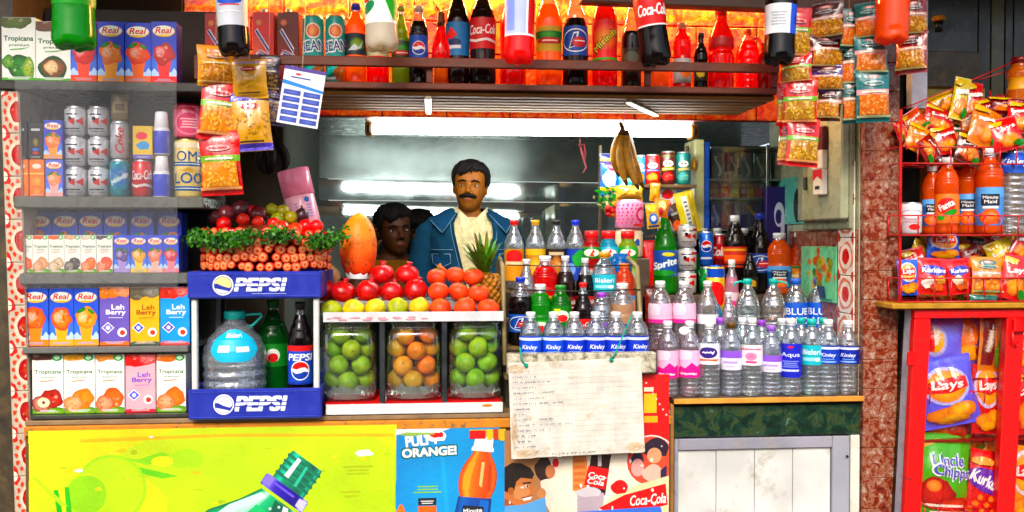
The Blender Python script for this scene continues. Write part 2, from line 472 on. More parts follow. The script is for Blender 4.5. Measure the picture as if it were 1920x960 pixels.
def plane_map(w, h, M=None):
    """the front of a panel that looks towards -y, its bottom middle at the origin"""
    def f(u, v, o):
        p = Vector(((u - .5) * w, -o, v * h))
        return M @ p if M is not None else p
    return f
def cyl_map(r, z0, z1, span=2.6, M=None, n=18):
    def f(u, v, o):
        i = min(n - 1, max(0, int(u * n))); q = u * n - i; a0, a1 = (i / n - .5) * span, ((i + 1) / n - .5) * span
        p = Vector(((r + o) * (math.sin(a0) * (1 - q) + math.sin(a1) * q), -(r + o) * (math.cos(a0) * (1 - q) + math.cos(a1) * q), z0 + (z1 - z0) * v))
        return M @ p if M is not None else p
    return f
# ------------------------------------------------------------------ bottles, cans, cartons, packets
PROF = {
 'water': [(0,.80),(.015,.93),(.04,1),(.60,1),(.66,.985),(.74,.90),(.81,.70),(.865,.46),(.89,.38),(.925,.37)],
 'cola':  [(0,.70),(.012,.86),(.05,.98),(.09,1),(.26,.96),(.33,.95),(.60,1),(.66,.97),(.74,.80),(.82,.56),(.88,.38),(.91,.34),(.935,.33)],
 'taper': [(0,.75),(.012,.92),(.04,1),(.48,1),(.56,.96),(.68,.76),(.80,.48),(.88,.34),(.935,.32)],
 'bulb':  [(0,.80),(.015,.95),(.04,1),(.10,.97),(.15,1),(.46,1),(.50,.93),(.55,.96),(.64,1.0),(.72,.97),(.80,.78),(.86,.52),(.90,.44),(.93,.43)],
 'wide':  [(0,.86),(.02,1),(.30,1),(.36,.90),(.50,.90),(.56,1),(.66,1),(.75,.86),(.80,.66),(.84,.62),(.88,.60)],
 'jug':   [(0,.86),(.02,.97),(.05,1),(.52,1),(.60,.97),(.70,.84),(.80,.58),(.87,.34),(.90,.27),(.93,.26)],
 'syrup': [(0,.9),(.02,1),(.42,1),(.47,.86),(.52,1),(.62,.98),(.70,.8),(.78,.55),(.83,.40),(.90,.38)],
}
CAPH = {'water': (.91, 1.0, .43), 'cola': (.925, 1.0, .40), 'taper': (.925, 1.0, .40), 'bulb': (.915, 1.0, .50),
        'wide': (.86, 1.0, .66), 'jug': (.905, .985, .33), 'syrup': (.89, 1.0, .46)}
RIBS = {'water': (9, .035, .05, .60), 'jug': (5, .045, .05, .55), 'bulb': (3, .02, .66, .76), 'wide': (0, 0, 0, 0)}
def prof_r(style, t):
    P = PROF[style]
    for k in range(len(P) - 1):
        if t <= P[k+1][0]:
            a = (t - P[k][0]) / max(1e-6, P[k+1][0] - P[k][0]); a = a * a * (3 - 2 * a) if k > 2 else a
            return P[k][1] * (1 - a) + P[k+1][1] * a
    return P[-1][1]
def bottle_body(style, H, Rr, liquid, fill=.86, clear=None, seg=22, petal=False, labz=None, M=None):
    """returns a builder: slot 0 the clear plastic, slot 1 the drink up to its level"""
    b = B(); top = PROF[style][-1][0]; zs = set()
    ns = 34
    for i in range(ns + 1): zs.add(round(top * i / ns, 4))
    for q in PROF[style]: zs.add(q[0])
    rb = RIBS.get(style)
    if rb and rb[0]:
        for i in range(rb[0] * 6 + 1): zs.add(round(rb[2] + (rb[3] - rb[2]) * i / (rb[0] * 6), 4))
    zs = sorted(zs)
    def rr(t):
        r = prof_r(style, t)
        if rb and rb[0] and rb[2] < t < rb[3]:
            k = 1
            if labz and labz[0] - .02 < t < labz[1] + .02: k = .0
            r *= 1 - k * rb[1] * (.5 - .5 * math.cos(2 * PI * rb[0] * (t - rb[2]) / (rb[3] - rb[2])))
        return r * Rr
    zm = None
    if petal: zm = lambda a, z, r: (max(0, 1 - z / (H * .11)) * H * .035 * (.5 + .5 * math.cos(5 * a)))
    clr = cc(clear or '#eef4f6')
    def lay(lo, hi, col, mat):
        zz = [lo] + [z for z in zs if lo < z < hi] + [hi]
        pr = [(t * H, rr(t)) for t in zz]
        if lo == 0: pr = [(.006 * H if petal else .004 * H, .02 * Rr)] + pr
        b.lathe(pr, col, seg, mat, cap=False, zmod=zm, M=M)
        if mat == 1 and hi < top: b.lathe([(hi * H, rr(hi) * .995), (hi * H + 1e-5, 1e-4)], col, seg, mat, cap=False, M=M)
    if liquid is None: lay(0, top, clr, 0)
    else:
        f = min(fill, top)
        lay(0, f, cc(liquid), 1)
        if f < top: lay(f, top, clr, 0)
    return b
def cap_mesh(style, H, Rr, col, M=None):
    z0, z1, r = CAPH[style]; r *= Rr; b = B()
    b.lathe([(z0*H, r*.99), (z0*H + .0018, r), (z0*H + .002, r*.93), (z0*H+.0032, r*.93), (z0*H+.0034, r), (z1*H - .002, r), (z1*H, r*.88)], cc(col), 24, 0,
            rmod=lambda a, z: 1 + .025 * (1 if int(a / (2*PI) * 24) % 2 else -1), M=M)
    return b
def bottle(name, label, cat, loc, H, Rr, style, liquid=None, capc='#f4f4f4', fill=.86, clear=None, labs=(), group=None, rot=(0,0,0), petal=False, hang=0., body='clear', liq='liquid', cordz=None):
    """labs: list of (z0, z1, colour, art function or None[, kind of film])"""
    t = thing(name, label, cat, loc, rot, group)
    bb = bottle_body(style, H, Rr, liquid, fill, clear, petal=petal, labz=(labs[0][0], labs[0][1]) if labs else None)
    bb.build('body', [body, liq], t)
    if capc: cap_mesh(style, H, Rr, capc).build('cap', 'plastic', t)
    for q in labs:
        z0, z1, col, art = q[:4]
        b = B(); n = 6
        pr = []
        for i in range(n + 1):
            tt = z0 + (z1 - z0) * i / n; pr.append((tt * H, prof_r(style, tt) * Rr + .0007))
        if col: b.lathe(pr, cc(col), 26, 0, cap=False)
        if art:
            span = 2.7 if col else 1.9; rm = (prof_r(style, z0) + prof_r(style, z1)) / 2 * Rr
            a = Art(rm * span, (z1 - z0) * H); art(a)
            def mq(i, j, o):
                tt = z0 + (z1 - z0) * j / 6; rr = prof_r(style, tt) * Rr + .0009 + o; g = (i / 18 - .5) * span
                return Vector((rr * math.sin(g), -rr * math.cos(g), tt * H))
            def mp(u, v, o):
                x, y = u * 18, v * 6; i, j = min(17, max(0, int(x))), min(5, max(0, int(y))); x -= i; y -= j
                return mq(i, j, o) * (1-x) * (1-y) + mq(i+1, j, o) * x * (1-y) + mq(i, j+1, o) * (1-x) * y + mq(i+1, j+1, o) * x * y
            a.emit(b, mp, cutu=18, cutv=6)
        b.build('label', 'paper', t)
    if hang:
        b = B(); z = H * .95
        b.tube([(0, 0, z), (.002, .001, z + hang * .5), (0, 0, z + hang)], .0016, '#c8c0a8', 6)
        b.lathe([(H*.955, CAPH[style][2]*Rr*1.06), (H*.965, CAPH[style][2]*Rr*1.12), (H*.975, CAPH[style][2]*Rr*1.06)], C('#c8c0a8'), 12, cap=False)
        b.build('cord', 'cloth', t)
    return t

def can(name, label, cat, loc, H, Rr, col, art=None, group=None, rot=(0, 0, 0), lid='#c9ccd0', mat='can', straight=False):
    t = thing(name, label, cat, loc, rot, group); b = B(); n = .9 if not straight else 1
    b.lathe([(0, Rr*.80*n), (.004, Rr*.9*n), (.010, Rr), (H - .012, Rr), (H - .006, Rr*.93*n)], cc(col), 28, cap=True)
    if art:
        a = Art(Rr * 2.8, H - .024); art(a); a.emit(b, cyl_map(Rr, .011, H - .013, 2.8), cutu=18)
    b.build('body', mat, t)
    l = B(); l.lathe([(H - .0065, Rr*.92*n), (H - .001, Rr*.90*n), (H, Rr*.87*n), (H - .003, Rr*.84*n), (H - .0031, 1e-4)], cc(lid), 24, cap=False)
    l.build('lid', 'metal', t)
    return t

def carton(name, label, cat, loc, w, h, d, col, art, group=None, rot=(0, 0, 0), cap=None, side=None, mat='carton'):
    """front face in local y = 0, reaching back to y = d"""
    b = B(); bv = min(.003, w * .05)
    b.box(-w/2, w/2, 0, d, 0, h, col, 0, bv)
    if side is not None:
        for fi in range(len(b.f)):
            pass
    a = Art(w, h); art(a); a.lines(.5, .045, .8, .045, 3, mix(cc(col), C('#ffffff'), .45), .4, int(w * 9999)); a.emit(b, plane_map(w * .985, h * .985, Matrix.Translation((0, 0, h * .007))), off0=.0005)
    if cap is None:
        o = b.build(name, mat, None, loc, rot); return tag(o, label, cat, group)
    t = thing(name, label, cat, loc, rot, group); b.build('box', mat, t)
    c = B(); c.lathe([(h, .012), (h + .002, .0125), (h + .003, .0105), (h + .014, .0105), (h + .0155, .009)], cc(cap), 18, c=(-w * .08, d * .4, 0)); c.build('cap', 'plastic', t)
    return t

def bag_geo(w, h, t, seed=0, crimp=.06, sag=.25, taper=.0):
    def th(u, v):
        vv = (v - crimp) / (1 - 2 * crimp)
        if vv <= 0 or vv >= 1: e = 0
        else: e = (math.sin(PI * vv) ** .55) * (1 + sag * (.5 - vv)) * (max(0, math.sin(PI * u)) ** .6)
        k = 1 - abs(2 * vv - 1)
        wr = noise.noise(Vector((u * 5 + seed, v * 4, seed * 2.3))) * .26 + noise.noise(Vector((u * 14, v * 6 + seed, seed))) * .17 * (1.5 - k)
        return t * .5 * e * (1 + wr) + t * .035 * noise.noise(Vector((u * 11 + seed, v * 3.0, 7))) * (1 if 0 < vv < 1 else .3)
    def xw(u, v):
        vv = min(1, max(0, (v - crimp) / (1 - 2 * crimp))); pinch = 1 - .055 * math.sin(PI * vv)
        return (u - .5) * w * pinch * (1 - taper * v) + .006 * w * noise.noise(Vector((v * 9, seed, u)))
    return th, xw
def bag_mesh(w, h, t, col, artf, seed=0, crimp=.06, nu=16, nv=20, col2=None, M=None, b=None, backc=None, taper=0.):
    b = b or B(); th, xw = bag_geo(w, h, t, seed, crimp, taper=taper)
    def P(u, v, s, o=0):
        zz = v * h
        if v <= 0: zz -= .0
        p = Vector((xw(u, v), -(th(u, v) + .0006 + o) if s > 0 else th(u, v) + .0006, zz))
        return M @ p if M is not None else p
    cf = cc(col)
    b.grid(lambda u, v: P(u, v, 1), nu, nv, cf)
    b.grid(lambda u, v: P(u, v, -1), nu, nv, cc(backc) if backc else cf, flip=True)
    # zigzag ends and edge closing
    for v in (0, 1):
        for i in range(nu * 2):
            u0, u1 = i / (nu * 2), (i + 1) / (nu * 2); um = (u0 + u1) / 2
            a, c_ = P(u0, v, 1), P(u1, v, 1); q = P(um, v, 1)
            zc = Vector((0, 0, -.012 * h if v == 0 else .012 * h)); zc = (M.to_3x3() @ zc) if M is not None else zc
            n = b.add([tuple(a), tuple(c_), tuple(q + zc)]); b.face((n, n+1, n+2) if v else (n+1, n, n+2), cf)
    if artf:
        a = Art(w, h, True); artf(a)
        G = [[P(i / nu, j / nv, 1) for i in range(nu + 1)] for j in range(nv + 1)]
        fwd = (M.to_3x3() @ Vector((0, -1, 0))) if M is not None else Vector((0, -1, 0))
        def pm_(u, v, o):
            x, y = min(max(u, 0), 1) * nu, min(max(v, 0), 1) * nv; i, j = min(int(x), nu - 1), min(int(y), nv - 1); x -= i; y -= j
            return G[j][i] * (1-x) * (1-y) + G[j][i+1] * x * (1-y) + G[j+1][i] * (1-x) * y + G[j+1][i+1] * x * y + fwd * o
        a.emit(b, pm_, off0=.0012, step=.0009, maxh=.009, cutu=nu, cutv=nv)
    return b
def bag(name, label, cat, loc, w, h, t, col, artf, group=None, rot=(0, 0, 0), seed=0, mat='film', crimp=.06):
    o = bag_mesh(w, h, t, col, artf, seed, crimp).build(name, mat, None, loc, rot)
    return tag(o, label, cat, group)

# ------------------------------------------------------------------ artwork of the packs
def art_real(fruit, fruit2, juice, top='#2438b0', leaf=True, seed=1):
    def f(a):
        a.rect(0, .0, 1, 1, top)
        a.ell(.5, .30, .8, .22, '#4f7ade', top)
        a.poly([(0, .18), (.12, .24), (.25, .17), (.4, .2), (.6, .2), (.78, .17), (.9, .25), (1, .19), (1, 0), (0, 0)], '#bcd4f4')
        a.rect(0, 0, 1, .11, juice)
        a.poly([(.22, .36), (.78, .36), (.66, .0), (.34, .0)], juice)
        a.ell(.5, .48, .43, .19, fruit, fruit2, nz=.35, seed=seed)
        a.ell(.36, .50, .2, .1, mix(cc(fruit), C('#ffffff'), .35), fruit, nz=.3, seed=seed + 3)
        if leaf: a.ell(.3, .62, .2, .035, '#3d8a2a', '#1f5a1a', rot=.5); a.ell(.7, .60, .16, .03, '#4d9a30', '#1f5a1a', rot=-.6)
        a.ell(.5, .845, .45, .095, '#d8a030'); a.ell(.5, .855, .43, .085, '#f4efe2')
        a.text('Real', .5, .86, w=.66, h=.10, col='#c8161c', bold=.035, shear=.25)
        a.ell(.5, .775, .3, .018, '#e8c020')
    return f
def art_trop(fruit, fruit2, top1, accent='#e88020', seed=1, cut=False):
    def f(a):
        a.rect(0, 0, 1, 1, '#f4f3ea')
        a.ell(.3, .99, .5, .10, top1, mix(cc(top1), C('#301808'), .35), nz=.5, seed=seed + 2)
        a.ell(.8, .95, .17, .06, '#3f9a50'); a.ell(.8, .95, .1, .035, '#d8ecd0')
        a.text('Tropicana', .5, .70, w=.86, h=.085, col='#1d6a3a', bold=.02)
        a.text('premium', .52, .615, w=.5, h=.04, col='#3a7a4a', bold=.01)
        a.poly([(.25, .555), (.6, .565), (.8, .585), (.6, .55), (.25, .54)], accent)
        a.ell(.5, .02, .7, .10, '#8cb040', '#4d8a30')
        a.ell(.62, .25, .36, .17, fruit, fruit2, nz=.25, seed=seed)
        a.ell(.30, .17, .32, .14, mix(cc(fruit), C('#fff0d0'), .35), fruit2, nz=.25, seed=seed + 7)
        if cut: a.ell(.36, .19, .2, .085, '#fbf0d0', '#eedcae'); a.ell(.36, .19, .05, .03, '#7a4a20')
    return f
def art_leh(base, top1, bot, tcol, acc='#4a50c0', seed=1):
    def f(a):
        a.rect(0, 0, 1, 1, base)
        a.ell(.3, .92, .45, .13, top1, mix(cc(top1), C('#401008'), .25), nz=.45, seed=seed)
        a.ell(.78, .95, .36, .12, mix(cc(top1), C('#ffffff'), .2), top1, nz=.4, seed=seed + 4)
        a.text('Leh', .62, .655, w=.42, h=.085, col=tcol, bold=.04)
        a.text('Berry', .55, .555, w=.66, h=.10, col=tcol, bold=.04)
        a.rect(.3, .465, .8, .48, mix(cc(tcol), cc(base), .4))
        a.poly([(.28, .20), (.50, .30), (.28, .40), (.06, .30)], '#f0f0fa'); a.poly([(.28, .22), (.46, .30), (.28, .38), (.10, .30)], acc)
        a.ell(.28, .30, .07, col='#e8e8ff')
        a.ell(.76, .22, .16, col='#f8f4f0'); a.ell(.77, .215, .09, col='#e0502a', col2='#c02818')
        a.ell(.2, .0, .3, .06, bot, nz=.4, seed=seed + 5); a.ell(.75, .0, .35, .07, bot, nz=.4, seed=seed + 8)
    return f
def art_activ(base, base2):
    def f(a):
        a.rect(0, 0, 1, 1, base); a.ell(.2, .2, .6, .5, base2, base)
        a.ell(.3, .86, .17, .05, '#d89060', '#b04020')
        a.poly([(.1, .74), (.22, .78), (.8, .5), (.76, .42)], '#e8e4f0'); a.poly([(.12, .745), (.2, .765), (.78, .48), (.76, .44)], '#2a3078')
        a.text('ACTIV', .565, .34, w=.62, h=.25, col='#f0ecf4', bold=.07, rot=1.2, shear=.2)
        a.text('ACTIV', .565, .34, w=.58, h=.22, col='#26308a', bold=.02, rot=1.2, shear=.2)
    return f
def art_sean(a):
    a.ell(.5, .80, .26, col='#f0e8d0'); a.ell(.5, .80, .21, col='#e89a30', col2='#c84818')
    a.text('SEAN', .5, .56, w=.88, h=.19, col='#f4f8fa', bold=.06, rot=.1); a.text('SEAN', .5, .56, w=.84, h=.16, col='#1c3a7a', bold=.02, rot=.1)
    a.poly([(0, .1), (.5, .3), (1, .42), (1, .3), (.5, .16), (0, 0)], '#58c8c0'); a.ell(.8, .12, .35, .16, '#c87828', '#a85a18', nz=.3)
    a.rect(.1, .02, .5, .06, '#e8f0f0')
def art_cola_light(a):
    a.poly([(.28, .5), (.52, .68), (.52, .34)], '#c8141c'); a.poly([(.80, .70), (.54, .5), (.80, .32)], '#c8141c')
    a.rect(.2, .78, .6, .84, '#2a2a2e'); a.ell(.36, .62, .07, col='#1a1a1e'); a.squig(.42, .18, .5, .10, '#1c1c20', 3)
    a.rect(.25, .05, .7, .075, '#55555a')
def art_coke_side(bg, fg):
    def f(a):
        a.text('Coke', .5, .5, w=1.0, h=.26, col=fg, bold=.03, rot=PI/2, shear=.3)
    return f
def art_cola_script(a):
    a.poly([(0, .36), (.3, .28), (.6, .34), (1, .26), (1, .18), (.6, .26), (.3, .20), (0, .28)], '#f4ece8')
    a.text('Coca-Cola', .5, .62, w=.84, h=.30, col='#fbf4f0', bold=.02, shear=.3, rot=.04)
def art_pepsi(a):
    a.rect(0, .86, 1, 1, '#c81c28')
    a.text('PEPSI', .5, .70, w=.8, h=.17, col='#f4f6fa', bold=.05, shear=.15)
    globe(a, .5, .36, .26)
    a.rect(0, .0, 1, .06, '#16308a')
def globe(a, x, y, r, top='#d01c24', bot='#1c3a9a'):
    k = a.W / a.H
    a.ell(x, y, r * 1.12, col='#f6f6f8', n=28)
    P = [(x + r * math.cos(t), y + r * k * math.sin(t)) for t in [PI * (.02 + .90 * i / 14) for i in range(15)]]
    a.poly(P + [(x - r * .4, y + r * k * .12), (x, y + r * k * .30), (x + r * .5, y + r * k * .36)][::1], top)
    P = [(x + r * math.cos(t), y + r * k * math.sin(t)) for t in [PI * (1.02 + .90 * i / 14) for i in range(15)]]
    a.poly(P + [(x + r * .4, y - r * k * .12), (x, y - r * k * .30), (x - r * .5, y - r * k * .36)], bot)
def art_thums(a):
    a.ell(.5, .5, .42, .40, '#e8eef4'); a.ell(.5, .5, .39, .36, '#2050a8', '#163a80')
    a.poly([(.30, .22), (.44, .76), (.60, .80), (.50, .30)], '#f0f0f4'); a.poly([(.33, .26), (.45, .72), (.54, .74), (.46, .30)], '#1a2a6a')
    a.ell(.60, .44, .2, .18, '#d02820', '#a81818'); a.rect(.47, .46, .78, .50, '#f8e8e0')
def art_mirinda(a):
    a.ell(.5, .55, .40, .32, '#f88a20', '#ee4a10'); a.ell(.5, .55, .26, .2, '#f2a040', '#f07018')
    a.text('Mirinda', .5, .5, w=.95, h=.20, col='#204010', bold=.06, rot=.75); a.text('Mirinda', .51, .5, w=.9, h=.16, col='#e8d850', bold=.02, rot=.75)
    a.rect(0, 0, 1, .06, '#50a030')
def art_lime_soda(a):
    a.rect(0, .5, 1, .8, '#2a6a2a'); a.ell(.5, .66, .3, .14, '#50a040', '#207020'); a.ell(.52, .42, .40, .13, '#c82418', '#a01010'); a.rect(.3, .39, .76, .45, '#f4d8c0')
def art_lemon(a):
    a.ell(.55, .5, .3, .3, '#88a838', '#28502a'); a.poly([(.2, .2), (.45, .5), (.6, .35), (.8, .7), (.68, .3), (.5, .2)], '#c8d4d8')
def art_water(word='Kinley', bg='#1438c0'):
    def f(a):
        a.rect(0, .80, 1, .93, '#dfe8f8'); a.text(word, .5, .46, w=.52, h=.26, col='#e8eefa', bold=.02, shear=.25); a.rect(.3, .24, .7, .28, '#8ab0e8')
        a.ell(.5, .12, .3, .05, '#8ab0e8')
    return f
def art_blueland(a):
    a.text('BLUE', .5, .66, w=.72, h=.26, col='#f4f8fc', bold=.02); a.text('LAND', .5, .30, w=.76, h=.26, col='#f4f8fc', bold=.02)
def art_pink(a):
    a.ell(.35, .85, .35, .2, '#f8dcec', nz=.3); a.poly([(0, .2), (.2, .42), (.4, .34), (.62, .56), (.8, .40), (1, .5), (1, 0), (0, 0)], '#e8188c')
    a.squig(.5, .14, .6, .11, '#f8e4f0', 5)
def art_purple_logo(a):
    a.ell(.5, .55, .38, .32, '#f4f0f8'); a.ell(.5, .57, .33, .27, '#3a2a80', '#281a60'); a.squig(.5, .58, .42, .2, '#f4f0f8', 4)
    a.poly([(.1, .26), (.9, .26), (.8, .16), (.5, .2), (.2, .16)], '#e07030')
def art_violet(a): a.rect(0, .62, 1, 1, '#8a5cc8'); a.rect(.25, .34, .75, .46, '#b89ad8'); a.rect(.35, .15, .65, .22, '#c8b4e0')
def art_pink_text(a):
    a.squig(.5, .80, .7, .13, '#e85a8a', 2); a.ell(.5, .45, .2, .2, '#e87aa0', '#f4a8c0'); a.rect(.32, .12, .68, .22, '#e85a8a')
def art_aqua(a):
    a.ell(.5, .90, .1, .03, '#e03040'); a.text('Aqua', .5, .66, w=.66, h=.16, col='#dfe6fa', bold=.02); a.lines(.5, .40, .6, .22, 4, '#8a98e0'); a.rect(.2, .18, .8, .24, '#c8d0f4')
def art_bis(a): a.text('Bisleri', .5, .66, w=.62, h=.26, col='#f0fafa', bold=.03); a.rect(.2, .2, .8, .38, '#a8e4e4'); a.ell(.7, .28, .1, .1, '#f0fafa')
def art_mm(a):
    a.rect(0, .74, 1, 1, '#6aa0d8'); a.rect(.25, .52, .75, .82, '#1c2028'); a.text('Minute', .5, .735, w=.4, h=.08, col='#f0f0f0', bold=.02); a.text('Maid', .5, .62, w=.32, h=.09, col='#f0f0f0', bold=.02)
    a.ell(.5, .22, .3, .2, '#f08a20', '#e05010', nz=.3); a.rect(.3, .44, .7, .5, '#f4f0e8')
def art_fanta(a):
    a.ell(.45, .6, .3, .26, '#e8302a', '#d01818', rot=.6); a.text('Fanta', .46, .62, w=.5, h=.22, col='#f8f0e8', bold=.04, rot=.5); a.ell(.6, .36, .22, .10, '#2f9a3a', '#1a7028', rot=.4); a.ell(.3, .2, .12, .1, '#3aa03a')
def art_lays(tag_='#d81c20', halo='#f4ecd0', chips=True, tilt=.08, word='Lays', y=.64, s=1.0):
    def f(a):
        a.ell(.48, y, .43 * s, .30 * s, halo, mix(cc(halo), C('#8090d8'), .5)); a.ell(.48, y, .37 * s, .25 * s, '#f8b820', '#f09010')
        a.poly([(.12, y - .07 * s), (.16, y + .09 * s), (.5, y + .13 * s), (.82, y + .12 * s), (.84, y - .05 * s), (.5, y - .11 * s)], tag_)
        a.text(word, .48, y + .01, w=.58 * s, h=.17 * s, col='#fbf6f0', bold=.05, shear=.1, rot=tilt)
        if chips:
            a.ell(.35, .20, .28, .11, '#f0a028', '#d06a10', nz=.2, seed=3); a.ell(.65, .24, .26, .12, '#f4b040', '#d87818', nz=.2, seed=5); a.ell(.5, .12, .3, .08, '#f8c050', '#e08820', nz=.2, seed=8)
    return f
def art_uncle(a):
    a.poly([(0, .82), (.3, .90), (1, .92), (1, .96), (.3, .94), (0, .88)], '#f0a828')
    a.text('Uncle', .5, .71, w=.62, h=.15, col='#f4f4fa', bold=.09); a.text('Uncle', .5, .71, w=.58, h=.12, col='#3a58b0', bold=.03)
    a.text('Chipps', .56, .57, w=.76, h=.17, col='#f4f4fa', bold=.09, rot=-.1); a.text('Chipps', .56, .57, w=.72, h=.14, col='#3a58b0', bold=.03, rot=-.1)
    a.ell(.28, .34, .3, .17, '#c83a18', '#8a1c10', nz=.4, seed=2); a.ell(.62, .20, .3, .10, '#d85020', '#a02810', nz=.4, seed=5); a.ell(.2, .42, .12, .07, '#f0a060', '#d06030')
    a.rect(.1, .18, .8, .21, '#f4e8d8'); a.rect(.2, .10, .9, .13, '#f4e8d8'); a.ell(.7, .05, .4, .05, '#f0b828', nz=.3)
def art_kurkure(a):
    a.ell(.5, .60, .6, .16, '#5a38a8', '#40248a', rot=-.25); a.text('Kurkure', .5, .60, w=.95, h=.16, col='#f8f4f0', bold=.05, rot=-.3)
    for i in range(9): a.ell(.1 + .1 * i, .2 + .09 * ((i * 7) % 3), .09, .045, '#f08a28', '#c84a10', rot=i, nz=.3, seed=i)
    a.ell(.3, .86, .35, .05, '#f4a020', nz=.3)
def art_namkeen(col_band, win, win2, word_c='#6ac040', seed=0, word='Namkeen'):
    def f(a):
        a.ell(.5, .86, .3, .08, mix(cc(col_band), C('#ffffff'), .18), col_band); a.ell(.5, .87, .16, .035, '#f4e8e0', '#e05048')
        a.rect(0, .52, 1, .62, mix(cc(word_c), cc(win), .15)); a.squig(.5, .57, .7, .05, '#f4f0d8', seed + 1); a.ell(.5, .74, .3, .05, mix(cc(col_band), C('#ffffff'), .3)); a.squig(.5, .74, .44, .04, col_band, seed + 2)
        a.rect(.06, .13, .94, .52, win2); rd = random.Random(seed)
        for i in range(34):
            a.ell(.08 + .84 * rd.random(), .155 + .34 * rd.random(), .05 + .07 * rd.random(), .018 + .02 * rd.random(), mix(cc(win), C('#ffe8a0'), rd.random() * .4), mix(cc(win2), C('#7a3a08'), rd.random() * .5), rot=rd.random() * 3, n=8)
        a.rect(0, .08, 1, .125, mix(cc(col_band), C('#f0e0a0'), .4))
    return f
def art_gold(seed=1, band='#4a3aa8'):
    def f(a):
        a.rect(0, 0, 1, .12, band); a.rect(0, .86, 1, 1, band); a.lines(.5, .93, .9, .08, 2, '#a8a0e0', .3, seed)
        a.ell(.5, .76, .24, .06, '#d83028', '#a01818'); a.rect(.36, .745, .64, .77, '#f4e8d8'); rd = random.Random(seed)
        for i in range(30): a.ell(.08 + .84 * rd.random(), .18 + .48 * rd.random(), .06, .014, '#e8c050', '#a86a10', rot=rd.random() * 3, n=8)
        a.rect(.2, .13, .8, .16, '#3a2a20')
    return f
def art_box_m(a):
    a.ell(.25, .84, .2, .1, '#e83028', '#c01818'); a.text('M', .28, .42, w=.3, h=.44, col='#d81c20', bold=.08, shear=.2); a.squig(.68, .52, .5, .2, '#f07030', 2); a.ell(.68, .28, .26, .18, '#3a80d8', '#205098', nz=.3); a.rect(.55, .86, .95, .92, '#3878c8')
def art_crisp_tube(face_c, band, low):
    def f(a):
        a.ell(.5, .66, .27, .12, '#f6f0e6'); a.poly([(.3, .655), (.42, .69), (.5, .66), (.58, .69), (.7, .655), (.58, .64), (.5, .65), (.42, .64)], '#2a1a14')
        a.poly([(.15, .50), (.85, .54), (.85, .44), (.15, .40)], band); a.rect(.2, .455, .8, .48, mix(cc(band), C('#ffffff'), .5))
        a.ell(.5, .2, .34, .14, low, mix(cc(low), C('#801808'), .4), nz=.35); a.rect(0, .9, 1, .96, face_c)
    return f
def art_oms(a):
    a.rect(0, .90, 1, 1, '#f4ead0'); a.text('OMS', .58, .74, w=.72, h=.19, col='#2a5a9a', bold=.01); a.rect(0, .55, 1, .63, '#2a5a9a'); a.lines(.5, .59, .8, .04, 1, '#d8dcc8')
    a.ell(.55, .47, .2, .05, '#b89040', '#d8c080', nz=.4); a.text('LOO', .55, .32, w=.8, h=.20, col='#2a5a9a', bold=.01); a.rect(0, .08, 1, .16, '#2a5a9a'); a.lines(.5, .12, .8, .04, 1, '#d8dcc8')
def art_pink_tin(a):
    a.ell(.58, .42, .40, .42, '#f0a0b4'); a.ell(.58, .42, .36, .38, '#d05a78'); a.lines(.58, .42, .5, .4, 4, '#f4c8d0'); a.rect(0, .9, 1, 1, '#c83a50'); a.ell(.75, .96, .12, .1, '#a82840')
def art_heart_tin(a):
    for i in range(8):
        for j in range(6): a.poly([(.06 + i*.12 + .03*(j%2), .10 + j*.15), (.10 + i*.12 + .03*(j%2), .15 + j*.15), (.08 + i*.12 + .03*(j%2), .19 + j*.15), (.04 + i*.12 + .03*(j%2), .15 + j*.15)], '#e83a78')
    a.ell(.84, .5, .17, .34, '#d84070', '#b82858'); a.ell(.84, .5, .12, .2, '#f0a0bc'); a.rect(.6, 0, 1, .1, '#c82030')
# ------------------------------------------------------------------ people
HEADT = [(-.120,.004,.050,-.030),(-.116,.026,.066,-.018),(-.105,.040,.079,.0),(-.085,.051,.084,.03),(-.06,.060,.085,.062),(-.03,.066,.085,.082),(0,.070,.084,.091),(.03,.073,.087,.096),(.06,.072,.084,.096),(.085,.064,.072,.086),(.105,.047,.050,.064),(.117,.026,.028,.036),(.122,.004,.005,.006)]
def head_abc(z):
    for k in range(len(HEADT) - 1):
        a, b = HEADT[k], HEADT[k+1]
        if z <= b[0]:
            t = max(0, (z - a[0]) / (b[0] - a[0])); return tuple(a[i] * (1 - t) + b[i] * t for i in (1, 2, 3))
    return HEADT[-1][1:]
def head_pt(ang, z, grow=0.):
    """ang 0 = face (-y), positive towards +x"""
    a, f, b = head_abc(z); s, c = math.sin(ang), math.cos(ang)
    d = f if c > 0 else b
    e = .88
    x = math.copysign(abs(s) ** e, s) * (a + grow); y = -math.copysign(abs(c) ** e, c) * (d + grow)
    return Vector((x, y, z))
def remesh(b, voxel, name, mat, colf, parent, smooth=4):
    """melts the overlapping pieces into one skin"""
    me = bpy.data.meshes.new('tmp'); me.from_pydata(b.v, [], b.f)
    o = bpy.data.objects.new('tmp', me); COL.objects.link(o)
    m = o.modifiers.new('r', 'REMESH'); m.mode = 'VOXEL'; m.voxel_size = voxel; m.use_smooth_shade = True
    s = o.modifiers.new('s', 'SMOOTH'); s.factor = .5; s.iterations = smooth
    dg = bpy.context.evaluated_depsgraph_get(); dg.update()
    me2 = bpy.data.meshes.new_from_object(o.evaluated_get(dg)); me2.name = name
    bpy.data.objects.remove(o); bpy.data.meshes.remove(me)
    me2.materials.clear(); me2.materials.append(MATS[mat])
    ca = me2.color_attributes.new('Col', 'FLOAT_COLOR', 'POINT'); buf = []
    for v in me2.vertices: buf.extend(colf(v.co))
    ca.data.foreach_set('color', buf)
    me2.polygons.foreach_set('use_smooth', [True] * len(me2.polygons))
    r = bpy.data.objects.new(name, me2); COL.objects.link(r); r.parent = parent
    return r
